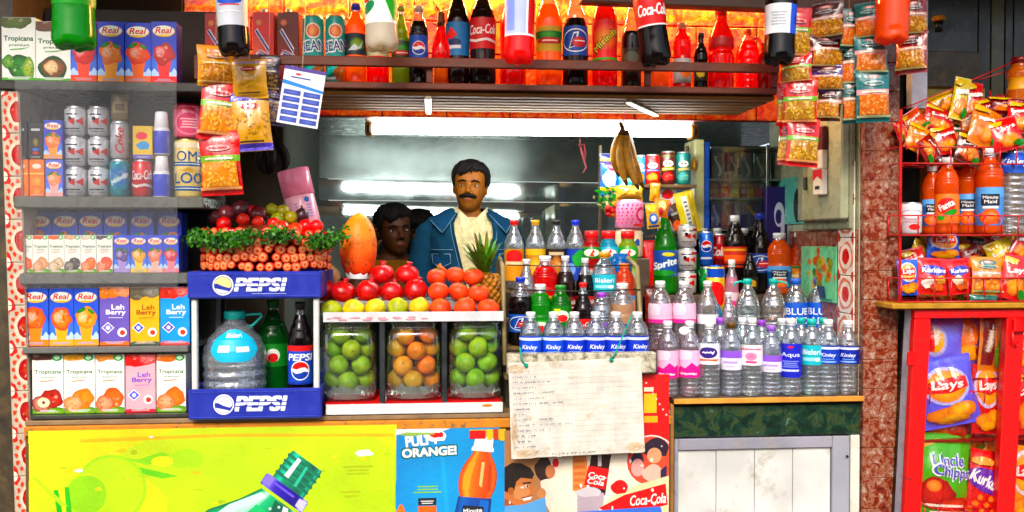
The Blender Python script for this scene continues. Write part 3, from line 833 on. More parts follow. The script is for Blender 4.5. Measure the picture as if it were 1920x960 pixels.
def loft(b, rings, col='#888888', seg=24, e=.85):
    """rings: (z, half width, half depth, cx, cy)"""
    col = cc(col); R_ = []
    for z, a, d, cx, cy in rings:
        R_.append(b.add([(cx + math.copysign(abs(math.sin(2*PI*i/seg)) ** e, math.sin(2*PI*i/seg)) * a, cy - math.copysign(abs(math.cos(2*PI*i/seg)) ** e, math.cos(2*PI*i/seg)) * d, z) for i in range(seg)]))
    for k in range(len(R_) - 1):
        for i in range(seg):
            j = (i + 1) % seg; b.face((R_[k]+i, R_[k]+j, R_[k+1]+j, R_[k+1]+i), col, 0, True)
    b.face([R_[0]+i for i in range(seg)][::-1], col); b.face([R_[-1]+i for i in range(seg)], col)
TORSO = [(.90,.155,.105,0,.01),(1.0,.150,.105,0,.005),(1.10,.152,.108,0,0),(1.2,.165,.115,0,0),(1.30,.178,.118,0,.005),(1.38,.182,.108,0,.012),(1.43,.165,.088,0,.02),(1.465,.115,.068,0,.025),(1.485,.07,.058,0,.025)]
def hand(b, wrist, dirv, palmn, size=.17, curl=.5):
    """palm, four unequal bent fingers and a thumb that leaves the palm's side"""
    w = Vector(wrist); d = Vector(dirv).normalized(); n = Vector(palmn); n = (n - d * n.dot(d)).normalized(); s = d.cross(n)
    k = size / .18
    for q in (-.026, -.009, .009, .026): b.tube([w + s * q * .6 * k, w + s * q * k + d * .085 * k], [.015 * k, .012 * k], '#888888', 8)
    for q, ln in ((-.028, .066), (-.0095, .080), (.0095, .076), (.028, .060)):
        p = w + s * q * k + d * .08 * k; dd = d.copy(); P = [p]
        for f in (.45, .3, .25):
            dd = (dd + n * curl * .6).normalized(); p = p + dd * ln * f * k; P.append(p)
        b.tube(P, [.0095 * k, .009 * k, .0082 * k, .0068 * k], '#888888', 8)
    p = w + s * -.03 * k + d * .02 * k; P = [p, p + (d * .6 - s * .7 + n * .3) * .035 * k, p + (d * .95 - s * .8 + n * .55) * .06 * k]
    b.tube(P, [.012 * k, .0105 * k, .008 * k], '#888888', 8)

def person(label, loc, rz, skin, head_rot, scale=1., hairc='#0c0a08', moustache=False, arm='down', voxel=.0075, hair_long=0., lean=0., group=None):
    t = thing('person', label, 'person', loc, (0, 0, rz), group); t.scale = (scale,) * 3
    b = B(); HC = Vector((0, -.01, 1.600)); HM = Matrix.Translation(HC) @ Euler(head_rot).to_matrix().to_4x4() @ Matrix.Diagonal((1.0, 1.0, .92, 1))
    # head
    hb = B(); seg = 36; nr = 40; Rr = []
    for k in range(nr + 1):
        z = -.120 + .242 * k / nr; row = []
        for i in range(seg):
            an = 2 * PI * i / seg - PI; p = head_pt(an, z)
            if p.y < 0:
                ex = math.exp(-((abs(p.x) - .031) / .015) ** 2 - ((z - .002) / .011) ** 2); p.y += .010 * ex
                p.y -= .004 * math.exp(-((z - .024) / .012) ** 2) * math.exp(-(p.x / .045) ** 2)
                p.y -= .004 * math.exp(-((abs(p.x) - .045) / .02) ** 2 - ((z + .03) / .02) ** 2)
                p.y -= .006 * math.exp(-(p.x / .016) ** 2 - ((z + .108) / .012) ** 2)
                p.y -= .004 * math.exp(-(p.x / .03) ** 2 - ((z + .066) / .02) ** 2)
            row.append(p)
        Rr.append(row)
    idx = [b.add([tuple(HM @ p) for p in row]) for row in Rr]; g = C('#888888')
    for k in range(nr):
        for i in range(seg):
            j = (i + 1) % seg; b.face((idx[k]+i, idx[k]+j, idx[k+1]+j, idx[k+1]+i), g)
    b.face([idx[0]+i for i in range(seg)][::-1], g); b.face([idx[-1]+i for i in range(seg)], g)
    b.tube([HM @ Vector(p) for p in ((0, -.078, .016), (0, -.090, -.008), (0, -.101, -.028), (0, -.098, -.036))], [.008, .0095, .0125, .010], g, 10)
    for s in (-1, 1):
        b.ball(HM @ Vector((s * .0125, -.092, -.035)), .0085, g, 8, 6)
        b.ball(HM @ Vector((s * .074, .008, -.008)), .03, g, 10, 8, M=HM.to_3x3().to_4x4() @ Euler((0, 0, s * .35)).to_matrix().to_4x4(), sq=(.28, .6, 1))
    b.ball(HM @ Vector((0, -.086, -.064)), .02, g, 10, 7, M=HM.to_3x3().to_4x4(), sq=(1.15, .42, .26))
    b.ball(HM @ Vector((0, -.085, -.073)), .018, g, 10, 7, M=HM.to_3x3().to_4x4(), sq=(1.05, .45, .36))
    # neck, trunk, limbs
    b.tube([(0, .02, 1.44), (0, .018, 1.50), HM @ Vector((0, .022, -.075)), HM @ Vector((0, .03, -.02))], [.064, .054, .052, .052], g, 20)
    loft(b, TORSO)
    for s in (-1, 1):
        if arm == 'phone' and s == -1:
            J = [(s*.155, .02, 1.41), (s*.20, -.03, 1.28), (s*.225, -.08, 1.19), (s*.20, -.11, 1.32), (s*.145, -.075, 1.47)]
            b.tube(J, [.05, .046, .042, .037, .026], g, 14)
            hand(b, (s*.142, -.073, 1.485), (.12, .12, 1), (.9, .45, 0), .17, .6)
        else:
            J = [(s*.155, .02, 1.41), (s*.205, .02, 1.30), (s*.225, .015, 1.10), (s*.228, -.01, .98), (s*.228, -.05, .86)]
            b.tube(J, [.052, .046, .039, .034, .026], g, 14)
            hand(b, (s*.228, -.055, .855), (0, -.18, -1), (-s, 0, 0), .18, .35)
        b.tube([(s*.085, .01, .95), (s*.09, 0, .75), (s*.092, 0, .52), (s*.092, .015, .30), (s*.092, .02, .08)], [.088, .078, .056, .052, .036], g, 16)
        b.tube([(s*.092, .04, .04), (s*.095, -.05, .035), (s*.10, -.15, .025)], [.04, .036, .024], g, 12)
    sk = cc(skin); HI = HM.inverted()
    def colf(p):
        q = HI @ p; c = sk
        if -.125 < q.z < .13 and q.y < 0:
            l = math.exp(-(q.x / .021) ** 4 - ((q.z + .069) / .0085) ** 4); c = mix(c, C('#7a3a2c'), .8 * l)
            e = math.exp(-((abs(q.x) - .031) / .019) ** 4 - ((q.z - .002) / .011) ** 4); c = mix(c, mix(sk, C('#1a0e08'), .55), .55 * e)
            st = math.exp(-((q.z + .085) / .03) ** 4) * (1 if moustache else 0) * .18; c = mix(c, C('#201812'), st)
        return c
    remesh(b, voxel, 'body', 'skin', colf, t)
    # eyes, brows
    for s in (-1, 1):
        e = B(); M3 = HM @ Matrix.Translation((s * .031, -.0665, .001))
        e.ball(M3 @ Vector((0, .0012, 0)), .0112, '#b4a698', 14, 10, sq=(1.12, 1, .42), M=HM.to_3x3().to_4x4())
        e.ball(M3 @ Vector((-.001, -.0064, 0)), .0056, '#100804', 10, 8, sq=(1, .9, .84), M=HM.to_3x3().to_4x4())
        e.build('eye', 'matte', t)
        w = B(); P = [HM @ Vector((s * x, y, z)) for x, y, z in ((.012, -.0865, .020), (.024, -.0855, .0255), (.038, -.079, .025), (.050, -.068, .018))]
        w.tube(P, [.0042, .005, .0042, .0022], '#0c0806', 8); w.build('eyebrow', 'hair', t)
        # upper eyelid
    if moustache:
        m = B()
        P = [HM @ Vector((x, -.0945 + abs(x) ** 1.6 * 2.3, -.0485 - abs(x) * .12 - .004 * (abs(x) > .036))) for x in (-.041, -.032, -.021, -.009, 0, .009, .021, .032, .041)]
        m.tube(P, [.003, .0075, .0088, .0090, .0078, .0090, .0088, .0075, .003], '#0a0706', 10)
        m.build('moustache', 'hair', t)
    # hair: a cap that starts at the hairline, uneven at its lower edge
    h = B(); na = 48; nz = 16; rd = random.Random(int(loc[0] * 1000))
    def hz(an):
        c = math.cos(an); base = .072 if c > .55 else (.072 - (.55 - c) / .75 * .100 if c > -.2 else -.028 - (-.2 - c) * .06)
        base -= .030 * math.exp(-((abs(an) - 1.32) / .14) ** 2)
        return base - hair_long * (1 if c < .2 else .2) + .002 * math.sin(an * 13) + .0025 * math.sin(an * 29 + 1) - (.026 * math.exp(-((an + .48) / .34) ** 2))
    rows = []
    for k in range(nz + 1):
        row = []
        for i in range(na):
            an = 2 * PI * i / na - PI; z0 = hz(an); f = k / nz; z = z0 + (.1215 - z0) * f
            gr = .003 + .010 * min(1, f * 2.2) * (1 - .25 * f) + .0035 * noise.noise(Vector((math.sin(an) * 6, math.cos(an) * 6, z * 22)))
            p = head_pt(an, z, gr); p.z += .020 * f * f; p.y -= .006 * f * max(0, math.cos(an))
            row.append(tuple(HM @ p))
        rows.append(row)
    I = [h.add(r) for r in rows]; hc = C(hairc)
    for k in range(nz):
        for i in range(na):
            j = (i + 1) % na; h.face((I[k]+i, I[k]+j, I[k+1]+j, I[k+1]+i), hc, 0, True)
    h.face([I[-1]+i for i in range(na)], hc, 0, True)
    In = h.add([tuple(HM @ head_pt(2*PI*i/na - PI, hz(2*PI*i/na - PI) + .004, -.004)) for i in range(na)])
    for i in range(na):
        j = (i + 1) % na; h.face((In+i, In+j, I[0]+j, I[0]+i), hc, 0, True)
    # locks across the forehead
    for q in range(7):
        an = -.85 + q * .15; P = []
        for w_ in range(5):
            f = w_ / 4; p = head_pt(an - .10 * f + .12, .100 - .040 * f - .006 * math.sin(q * 2.1), .017 - .007 * f); P.append(HM @ p)
        h.tube(P, [.006, .008, .008, .006, .002], hc, 6)
    for q in range(150):
        a0 = rd.uniform(-PI, PI); z0 = hz(a0) + .004; dr = rd.uniform(.10, .45) * (1 if abs(a0) < 1.6 else .3); P = []
        for w_ in range(6):
            f = w_ / 5; z = .112 + (z0 - .112) * f; an = a0 + dr * (1 - f) * (1 - f)
            fr = (z - z0) / (.1215 - z0); g_ = .003 + .010 * min(1, max(0, fr) * 2.2) + .0022; p = head_pt(an, z, g_); fz = max(0, fr); p.z += .020 * fz * fz; p.y -= .006 * fz * max(0, math.cos(an)); P.append(HM @ p)
        h.tube(P, [.003, .0046, .005, .005, .004, .0015], mix(hc, C('#2a2420'), .5 * rd.random()), 5)
    h.build('hair', 'hair', t)
    t['hm'] = 0; del t['hm']
    return t, HM

def trousers(t, col):
    b = B()
    loft(b, [(.72,.17,.115,0,.005),(.84,.172,.118,0,.008),(.93,.165,.115,0,.01),(1.0,.158,.112,0,.008)], col)
    for s in (-1, 1):
        b.tube([(s*.085,.008,.86),(s*.09,0,.72),(s*.092,0,.5),(s*.092,.012,.3),(s*.092,.018,.09)], [.098,.09,.072,.068,.062], col, 16)
    c_ = cc(col); remesh(b, .012, 'trousers', 'cloth', lambda p: c_, t)
    for s in (-1, 1):
        k = B(); k.ball((s*.097, -.06, .04), .05, '#1a1410', 14, 9, sq=(.95, 2.4, .8)); k.build('shoe', 'plastic', t)
def shirt(t, col, name='shirt', g=.008, armc=True, top=1.47, sleeve=.45):
    b = B(); loft(b, [(z, a + g, d + g, x, y) for z, a, d, x, y in TORSO if z < top], col)
    for s in (-1, 1):
        J = [(s*.145,.02,1.405),(s*.205,.02,1.30),(s*.225,.015,1.10)]
        b.tube(J if sleeve > .4 else J[:2], [.062, .058, .052][:3 if sleeve > .4 else 2], col, 16)
    c_ = cc(col); return remesh(b, .009, name, 'cloth', lambda p: c_, t)
def denim_jacket(t):
    """worn open over the shirt: front gap, sleeves, turned-down collar, flapped chest pockets, pale stitching"""
    dk = '#123a50'; b = B(); g = .022; e = .85
    def surf(an, z, gg):
        for k in range(len(TORSO) - 1):
            if z <= TORSO[k+1][0]:
                q = (z - TORSO[k][0]) / (TORSO[k+1][0] - TORSO[k][0]); a, d, x, y = (TORSO[k][i] * (1-q) + TORSO[k+1][i] * q for i in (1,2,3,4)); break
        else: _, a, d, x, y = TORSO[-1]
        a += gg; d += gg; s_, c_ = math.sin(an), math.cos(an)
        return Vector((x + math.copysign(abs(s_) ** e, s_) * a, y - math.copysign(abs(c_) ** e, c_) * d, z + gg * .4))
    gap = lambda z: .17 + .32 * max(0, (z - 1.15) / .33)
    zs = [.86 + (1.475 - .86) * i / 26 for i in range(27)]; na = 56; O = []; I = []
    for z in zs:
        ro = []; ri = []
        for i in range(na + 1):
            an = gap(z) + (2 * PI - 2 * gap(z)) * i / na
            wr = .007 * noise.noise(Vector((an * 3.5, z * 9 + an, 3))) + .004 * noise.noise(Vector((an * 9, z * 22, 8)))
            ro.append(tuple(surf(an, z, g + wr))); ri.append(tuple(surf(an, z, g - .006)))
        O.append(b.add(ro)); I.append(b.add(ri))
    c = C(dk)
    for k in range(len(zs) - 1):
        for i in range(na):
            b.face((O[k]+i, O[k]+i+1, O[k+1]+i+1, O[k+1]+i), c, 0, True); b.face((I[k]+i, I[k+1]+i, I[k+1]+i+1, I[k]+i+1), c, 0, True)
        for i in (0, na): b.face((O[k]+i, O[k+1]+i, I[k+1]+i, I[k]+i), c)
    for k in (0, len(zs) - 1):
        for i in range(na): b.face((O[k]+i, O[k]+i+1, I[k]+i+1, I[k]+i), c)
    o = b.build('jacket', 'cloth', t)
    for s in (-1, 1):
        sl = B(); pts = []; rr = []
        J = [(s*.135,.02,1.425),(s*.185,.02,1.375),(s*.212,.02,1.28),(s*.228,.015,1.12),(s*.233,-.01,1.0),(s*.232,-.04,.89)]
        RR = [.060,.070,.068,.062,.056,.05]
        for k in range(len(J) - 1):
            for f in range(5):
                q = f / 5; pts.append(Vector(J[k]).lerp(Vector(J[k+1]), q)); rr.append((RR[k]*(1-q) + RR[k+1]*q) * (1 + .04 * math.sin((k*5+f) * 1.9) + .03 * math.sin((k*5+f) * 3.1)))
        sl.tube(pts, rr, dk, 18); sl.build('sleeve', 'cloth', o)
        # collar leaf: lies on the jacket, falls to a point on the chest
        cl = B()
        A = [surf(s * .75, 1.476, .030), surf(s * 1.6, 1.485, .030), surf(s * 2.6, 1.487, .030)]
        top = [surf(s * (gap(1.465) + .03), 1.462, .026), surf(s * .95, 1.488, .024), surf(s * 1.7, 1.495, .022), surf(s * 2.6, 1.497, .022), surf(s * PI, 1.497, .022)]
        low = [surf(s * .66, 1.372, .040), surf(s * 1.02, 1.418, .040), surf(s * 1.65, 1.442, .040), surf(s * 2.5, 1.450, .040), surf(s * PI, 1.450, .040)]
        for th in (0, .005):
            n = cl.add([tuple(p + Vector((0, -th, th * .6))) for p in top]); m_ = cl.add([tuple(p + Vector((0, -th, th * .6))) for p in low])
            for i in range(4): cl.face((n+i, n+i+1, m_+i+1, m_+i), C('#123a58'), 0, True)
        cl.tube([p + Vector((0, -.006, .003)) for p in low[:4]], .0018, '#6f8aa0', 5); cl.tube([low[0] + Vector((0, -.006, .003)), top[0] + Vector((0, -.006, .003))], .0018, '#6f8aa0', 5)
        cl.build('collar', 'cloth', o)
        pk = B()
        q = [surf(s * a_, z_, .0275) for a_, z_ in ((.52, 1.285), (1.12, 1.285), (1.12, 1.245), (.82, 1.222), (.52, 1.245))]
        n = pk.add([tuple(v) for v in q]); pk.face([n+i for i in range(5)], C('#11395a'))
        for i in range(5): pk.tube([q[i], q[(i+1) % 5]], .0018, '#7d94a6', 5)
        pk.ball(surf(s * .82, 1.236, .032), .007, '#b08a50', 10, 6); pk.build('pocket_flap', 'cloth', o)
    st = B()
    for s in (-1, 1): st.tube([surf(s * (gap(z) + .07), z, g + .003) for z in zs[2:-2:2]], .0014, '#6f8aa0', 5); st.tube([surf(s * a_, 1.305, g + .004) for a_ in (.45, .7, .95, 1.2)], .0014, '#6f8aa0', 5)
    st.build('stitching', 'cloth', o)
def shirt_collar(t, col):
    for s in (-1, 1):
        b = B(); P = [Vector(p) for p in ((s*.012,-.062,1.452),(s*.062,-.05,1.50),(s*.082,-.012,1.512),(s*.075,-.058,1.42),(s*.048,-.092,1.395))]
        for th in (0, .004):
            n = b.add([tuple(p + Vector((0, -th, 0))) for p in P]); b.face([n+i for i in (0, 1, 2, 3, 4)], cc(col))
        b.build('shirt_collar', 'cloth', t)
# ------------------------------------------------------------------ the setting and the shop's shell
def X(px, Y, py=480): return at(px, py, Y).x
def Z(py, Y, px=960): return at(px, py, Y).z
def bx(name, mat, col, x0, x1, y0, y1, z0, z1, bev=0., parent=None):
    b = B(); b.box(min(x0, x1), max(x0, x1), min(y0, y1), max(y0, y1), min(z0, z1), max(z0, z1), col, 0, bev); return b.build(name, mat, parent)

CZ = Z(782, 3.0, 500)                 # top of the left counter
RZ = Z(746, 3.05, 1430)               # top of the right counter
struct(bx('pavement', 'terrazzo', '#888888', -9, 9, -3.2, 7, -.2, 0))
struct(bx('road', 'asphalt', '#555555', -40, 40, -11, -3.2, -.35, -.13))
struct(bx('ground', 'asphalt', '#555555', -120, 120, -160, 160, -1, -.36))

# houses on the far side of the street: only the shop's mirror sees them
h = thing('street_house', 'plain plastered house across the road facing the shop', 'house', (0, -12, 0))
bx('wall', 'plaster', '#a09880', -14, 14, -4, 0, -.3, 5.2, 0, h)
for i in range(7):
    for j in range(2):
        w = bx('window', 'enamel', '#22303a', -11.6 + i * 3.6, -10.2 + i * 3.6, -.05, .04, .9 + j * 2.6, 2.3 + j * 2.6, .02, h)

# left pillar with flower tiles, wall beyond it
PLX0, PLX1 = X(22, 3.02, 800), X(22, 3.02, 800) + .056
t = thing('tiled_pillar', 'narrow pillar of white tiles with red flower discs at the left shop edge', 'pillar', (PLX0, 3.02, 0))
b = B(); zp = Z(166, 3.02, 20); b.box(0, .056, 0, .5, 0, zp, '#b8a898')
for k in range(15):
    z0 = .01 + k * .137
    if z0 + .14 > zp: break
    b.box(.003, .054, -.004, 0.001, z0, z0 + .1345, '#c2b4a2', 0, .002)
    a = Art(.136, .1345)
    for q in ((0, 0), (1, 0), (0, 1), (1, 1)): a.ell(q[0], q[1], .2, col='#c2381c', nz=.5, seed=k % 5, n=16); a.ell(q[0], q[1], .11, col='#efe4d4')
    for i in range(14):
        g = 2 * PI * i / 14; a.ell(.5 + .41 * math.cos(g), .5 + .41 * math.sin(g), .055, col='#c94a28', nz=.6, seed=i + k)
    a.ell(.5, .5, .33, col='#e9cdb8', nz=.12); a.ell(.5, .5, .25, col='#c3301a', col2='#8f2412', nz=.15, seed=k); a.ell(.5, .5, .09, col='#a8482a')
    a2 = Art(.051, .1345); a2.e = [([(u * .100 / .051, v) for u, v in V_], F_, K_) for V_, F_, K_ in a.e]
    a2.emit(b, lambda u, v, o: (.003 + u * .051, -.004 - o, z0 + v * .1345))
b.v = [(x - (z - .9) * math.tan(R(1.3)), y, z) for x, y, z in b.v]
b.build('shaft', 'enamel', t)
o = bx('side_wall', 'dull_slab', '#33261c', PLX0 - 1.2, PLX0 - .002, 3.06, 3.5, 0, 2.6); tag(o, 'dark stained wall at the far left beside the tiled pillar', 'wall')

# right pillar of red granite
PRX0, PRX1 = X(1618, 3.05, 860), X(1682, 3.05, 860)
t = thing('granite_pillar', 'pillar clad in red and white speckled granite blocks at the right shop edge', 'pillar', (0, 0, 0))
b = B(); z = 0; rd = random.Random(3)
while z < 2.5:
    hh = .098 + .01 * rd.random(); b.box(PRX0, PRX1, 3.05 + .001 * rd.random(), 3.085, z + .0006, z + hh - .0006, '#ffffff', 0, .002); z += hh
b.build('cladding', 'granite', t)
bx('core', 'matte', '#5a3a2a', PRX0 + .002, PRX1 - .002, 3.053, 3.084, 0, 2.5, 0, t)

# return wall behind the right pillar
RW = PRX0 - .002
t = thing('return_wall', 'inner right wall of the shop with granite bands and a green picture tile', 'wall', (0, 0, 0))
bx('wall', 'enamel', '#b9bca0', RW, RW + .06, 3.087, 3.95, 0, 2.05, 0, t)
zb = Z(432, 3.3, 1600)
b = B(); b.box(RW - .006, RW - .001, 3.088, 3.7, Z(760, 3.2, 1600), zb, '#ffffff'); b.build('granite_band', 'granite', t)
b = B()
for k in range(6):
    z0 = RZ + .01 + k * .137
    b.box(RW - .012, RW - .007, 3.10, 3.228, z0, z0 + .134, '#efe6da', 0, .002)
    a = Art(.128, .134); a.ell(.5, .5, .45, col='#d9806a', nz=.3, seed=k); a.ell(.5, .5, .36, col='#f0e4d4'); a.ell(.5, .5, .22, col='#c8281a', nz=.15, seed=k + 4)
    for q in ((0, 0), (1, 0), (0, 1), (1, 1)): a.ell(q[0], q[1], .16, col='#c2452c', nz=.5, seed=k)
    a.emit(b, lambda u, v, o: (RW - .012 - o, 3.228 - u * .128, z0 + v * .134))
b.build('flower_tile', 'enamel', t)
b = B(); b.box(RW - .013, RW - .007, 3.24, 3.56, Z(562, 3.45, 1560), Z(462, 3.45, 1560), '#7fc79a', 0, .002)
a = Art(.27, .2); rd = random.Random(5)
for i in range(40): a.ell(.62 + .22 * rd.gauss(0, .8), .52 + .2 * rd.gauss(0, .8), .035 + .03 * rd.random(), col=rd.choice(['#6a7a20', '#8a9a28', '#c87a1c', '#d8a030', '#4a6a24', '#b85a14']), nz=.4, seed=i)
a.poly([(.45, .05), (.75, .05), (.70, .28), (.50, .28)], '#27456a'); a.rect(.3, .03, .9, .06, '#4a7a6a')
zz0, zz1 = Z(562, 3.45, 1560), Z(462, 3.45, 1560)
a.emit(b, lambda u, v, o: (RW - .013 - o, 3.56 - u * .32, zz0 + v * (zz1 - zz0)))
b.build('picture_tile', 'enamel', t)
b = B(); b.box(RW - .010, RW - .004, 3.50, 3.9, Z(420, 3.6, 1520), Z(330, 3.6, 1520), '#74c0ae', 0, .002); b.ball((RW - .012, 3.60, Z(385, 3.6, 1520)), .055, '#1c2a20', sq=(.06, .8, 1.3)); b.build('green_tile', 'enamel', t)

# electric cabinet on that wall with cigarette packs tucked on it
t = thing('meter_cabinet', 'pale grey metal meter cabinet on the right inner wall', 'cabinet', (RW - .02, 3.32, 0))
y0, y1 = 3.11 - 3.32, 3.50 - 3.32; z0, z1 = Z(412, 3.2, 1615), Z(170, 3.2, 1615)
bx('door', 'enamel', '#a5a88e', -.035, -.004, y0, y1, z0, z1, .006, t)
bx('frame', 'enamel', '#8d9078', -.004, .018, y0 - .001, y1 + .02, z0 - .035, z1 + .02, .004, t)
bx('handle', 'metal', '#5a5c54', -.048, -.036, y1 - .10, y1 - .085, z0 + .12, z0 + .17, .003, t)
for nm, lb, py0, py1, ya, yb, c1, c2 in (
    ('cigarette_pack', 'dark maroon cigarette pack fixed to the meter cabinet door', 238, 282, 3.22, 3.30, '#5a1c20', '#3a1014'),
    ('cigarette_pack', 'white and red pack in the middle of the meter cabinet door', 282, 318, 3.22, 3.315, '#e8e4dc', '#a81c20'),
    ('cigarette_pack', 'red and white flip top pack lowest on the meter cabinet door', 318, 366, 3.22, 3.30, '#ece8e0', '#c81820'),
    ('cigarette_pack', 'small white and green pack on the left of the meter cabinet door', 256, 300, 3.40, 3.46, '#e4e0d8', '#2a6a40')):
    za, zb_ = Z(py1, 3.26, 1575), Z(py0, 3.26, 1575) - .001
    b = B(); b.box(RW - .078, RW - .056, ya, yb, za, zb_, c1, 0, .003)
    a = Art(yb - ya, zb_ - za)
    if 'maroon' in lb: a.rect(.1, .15, .4, .35, '#d8c8c0'); a.rect(.15, .6, .8, .8, '#7a3034')
    elif 'middle' in lb: a.rect(.25, .2, .6, .8, c2)
    elif 'lowest' in lb: a.poly([(0, 1), (1, 1), (1, .55), (.5, .75), (0, .55)], c2); a.rect(.25, .22, .75, .36, '#2a2a2a')
    else: a.rect(0, .1, 1, .45, c2)
    a.emit(b, lambda u, v, o: (RW - .078 - o, yb - u * (yb - ya), za + v * (zb_ - za)))
    tag(b.build(nm, 'paper'), lb, 'cigarettes', 'cigarette packs on the meter cabinet')

# counters
t = thing('sales_counter', 'long shop counter with worn orange wooden front edge, covered by posters below', 'counter', (0, 0, 0))
cx0, cx1 = X(46, 3.0, 800), X(1258, 3.0, 800)
bx('counter_body', 'matte', '#6a5038', cx0, cx1, 3.005, 3.62, 0, CZ - .05, 0, t)
bx('top', 'wood', '#8a7258', cx0, cx1, 2.999, 3.62, CZ - .016, CZ, .003, t)
bx('front_edge', 'worn_edge', '#c9853f', cx0, cx1, 2.992, 3.03, CZ - .049, CZ - .017, .004, t)
t = thing('stone_counter', 'right counter with thin orange wooden lip over a dark green marble band', 'counter', (0, 0, 0))
rx0, rx1 = X(1262, 3.05, 750), PRX0 - .003
bx('top', 'wood', '#6a5a48', rx0, rx1, 3.045, 3.90, RZ - .014, RZ, .002, t)
bx('lip', 'wood', '#d99a5c', rx0, rx1, 3.035, 3.044, RZ - .015, RZ + .003, .002, t)
mz = Z(817, 3.06, 1430)
bx('marble_band', 'green_marble', '#ffffff', rx0 + .004, rx1 - .003, 3.062, 3.085, mz, RZ - .028, .002, t)
bx('shadow_strip', 'matte', '#14160f', rx0, rx1, 3.066, 3.10, RZ - .028, RZ - .0145, 0, t)  # near-black strip, colour standing for the shadow under the lip
t = thing('panel_door', 'white panelled metal door with grey frame under the right counter', 'door', (0, 0, 0))
dx0, dx1 = X(1264, 3.07, 880), X(1592, 3.07, 880); dz = Z(820, 3.07, 1430)
fw = .062
bx('frame', 'enamel', '#9a9ba2', dx0, dx0 + .014, 3.065, 3.10, .02, dz, .003, t)
bx('frame', 'worn_white', '#a0a1aa', dx1 - fw, dx1, 3.065, 3.10, .02, dz, .003, t)
bx('frame', 'worn_white', '#9c9aa4', dx0 + .0145, dx1 - fw - .0005, 3.066, 3.10, dz - .04, dz, .003, t)
pw = (dx1 - fw - dx0 - .016) / 4
for k in range(4): bx('panel', 'worn_white', '#dcdbd6', dx0 + .015 + k * pw, dx0 + .015 + (k + 1) * pw - .002, 3.078, 3.10, .02, dz - .041, .0015, t)
b = B(); b.tube([(dx1 - .012, 3.062, dz - .07), (dx1 - .012, 3.055, dz - .07)], .004, '#3a3a3a', 8); b.build('bolt', 'metal', t)
o = bx('door_jamb', 'enamel', '#dedccf', dx1 + .003, PRX0 - .004, 3.063, 3.12, 0, dz + .003, .003); tag(o, 'narrow cream jamb between the white door and the granite pillar', 'door jamb')
o = bx('corner_post', 'wood', '#a87850', X(1256, 3.04, 790), X(1262, 3.04, 790) + .004, 3.04, 3.1, .0, RZ - .016, .004); tag(o, 'thin brown wooden post left of the white door', 'post')

# inside of the shop: ceiling, back mirror in two sheets, side panels
LWX = X(530, 3.62, 330)
struct(bx('ceiling', 'enamel', '#7f8a84', LWX - .3, RW + .4, 3.46, 5.3, 2.0, 2.05))
t = thing('back_mirror', 'scratched grey green mirror across the back wall of the shop', 'mirror', (0, 0, 0))
def mirror(name, mat, z0, z1, pitch, yaw, Yc):
    b = B(); b.box(-1.9, 1.9, 0, .008, z0 - (z0+z1)/2, z1 - (z0+z1)/2, '#ffffff')
    o = b.build(name, mat, t, (-.1, Yc, (z0+z1)/2), (R(pitch), 0, R(yaw))); return o
zsm = Z(338, 4.8, 900)
mirror('upper_sheet', 'mirror_hazy', zsm + .004, 2.06, -2.5, 8, 4.86)
zsn = Z(377, 4.8, 900)
mirror('middle_sheet', 'mirror_soft', zsn + .003, zsm, -1.5, 8, 4.84)
mirror('lower_sheet', 'mirror', .9, zsn, -5.0, 8, 4.80)
b = B()
rd = random.Random(9); p = Vector((X(1105, 4.6, 330), 4.585, Z(375, 4.6, 1105))); P = [p.copy()]
for k in range(7): p = p + Vector((.045 + .02 * rd.random(), -.008, .02 + .035 * rd.random())); P.append(p.copy())
struct(bx('shop_floor', 'terrazzo', '#777777', -3, 3, 3.1, 5.3, 0, .02))
o = bx('partition', 'matte', '#4a4338', X(335, 3.62, 400), LWX, 3.62, 3.66, CZ - .2, 2.0); tag(o, 'dark brown partition behind the carrots and hanging packets', 'partition')
o = bx('inner_wall', 'matte', '#6a7068', LWX - .04, LWX - .002, 3.661, 5.2, .0, 2.0); tag(o, 'dim left inner wall of the shop behind the partition', 'wall')

# drinks shelf over the opening
SZ = Z(158, 3.03, 1000)              # its board's top
sx0, sx1 = X(372, 3.03, 150), X(1458, 3.03, 160)
t = thing('drinks_shelf', 'brown wooden shelf with guard rail over the serving opening', 'shelf', (0, 0, 0))
bx('board', 'wood', '#5a2a10', sx0, sx1, 3.03, 3.42, SZ - .022, SZ, .003, t)
rz = Z(119, 3.02, 960)
bx('rail', 'wood', '#5e2c10', sx0, sx1, 3.012, 3.03, rz - .018, rz + .014, .003, t)
for px in (372, 806, 1214, 1452): bx('post', 'wood', '#552609', X(px, 3.03) - .011, X(px, 3.03) + .011, 3.0305, 3.045, SZ + .0005, rz + .012, .002, t)
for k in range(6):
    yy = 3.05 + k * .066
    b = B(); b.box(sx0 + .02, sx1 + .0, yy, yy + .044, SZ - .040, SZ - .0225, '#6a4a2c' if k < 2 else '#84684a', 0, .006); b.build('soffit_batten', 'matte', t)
for px, an in ((803, 0), (1205, -.5)):
    b = B(); b.box(-.011, .011, -.19, .19, -.005, .005, '#a8a08a', 0, .003); b.build('clip', 'enamel', t, (X(px, 3.24, 182), 3.24, SZ - .046), (0, 0, an))
t = thing('amber_wall', 'glowing amber tiled wall behind the top row of drinks', 'wall', (0, 0, 0))
ax0, ax1 = X(345, 3.43, 60), X(1470, 3.43, 60); b = B(); zz = SZ - .06; row = 0; rd = random.Random(2)
while zz < 2.62:
    x = ax0 - (.12 if row % 2 else 0)
    while x < ax1:
        xa, xb = max(x + .002, ax0), min(x + .238, ax1)
        if xb - xa > .01: b.box(xa, xb, 3.43 + .002 * rd.random(), 3.46, zz + .002, zz + .118, '#ffffff', 0, .003)
        x += .24
    zz += .12; row += 1
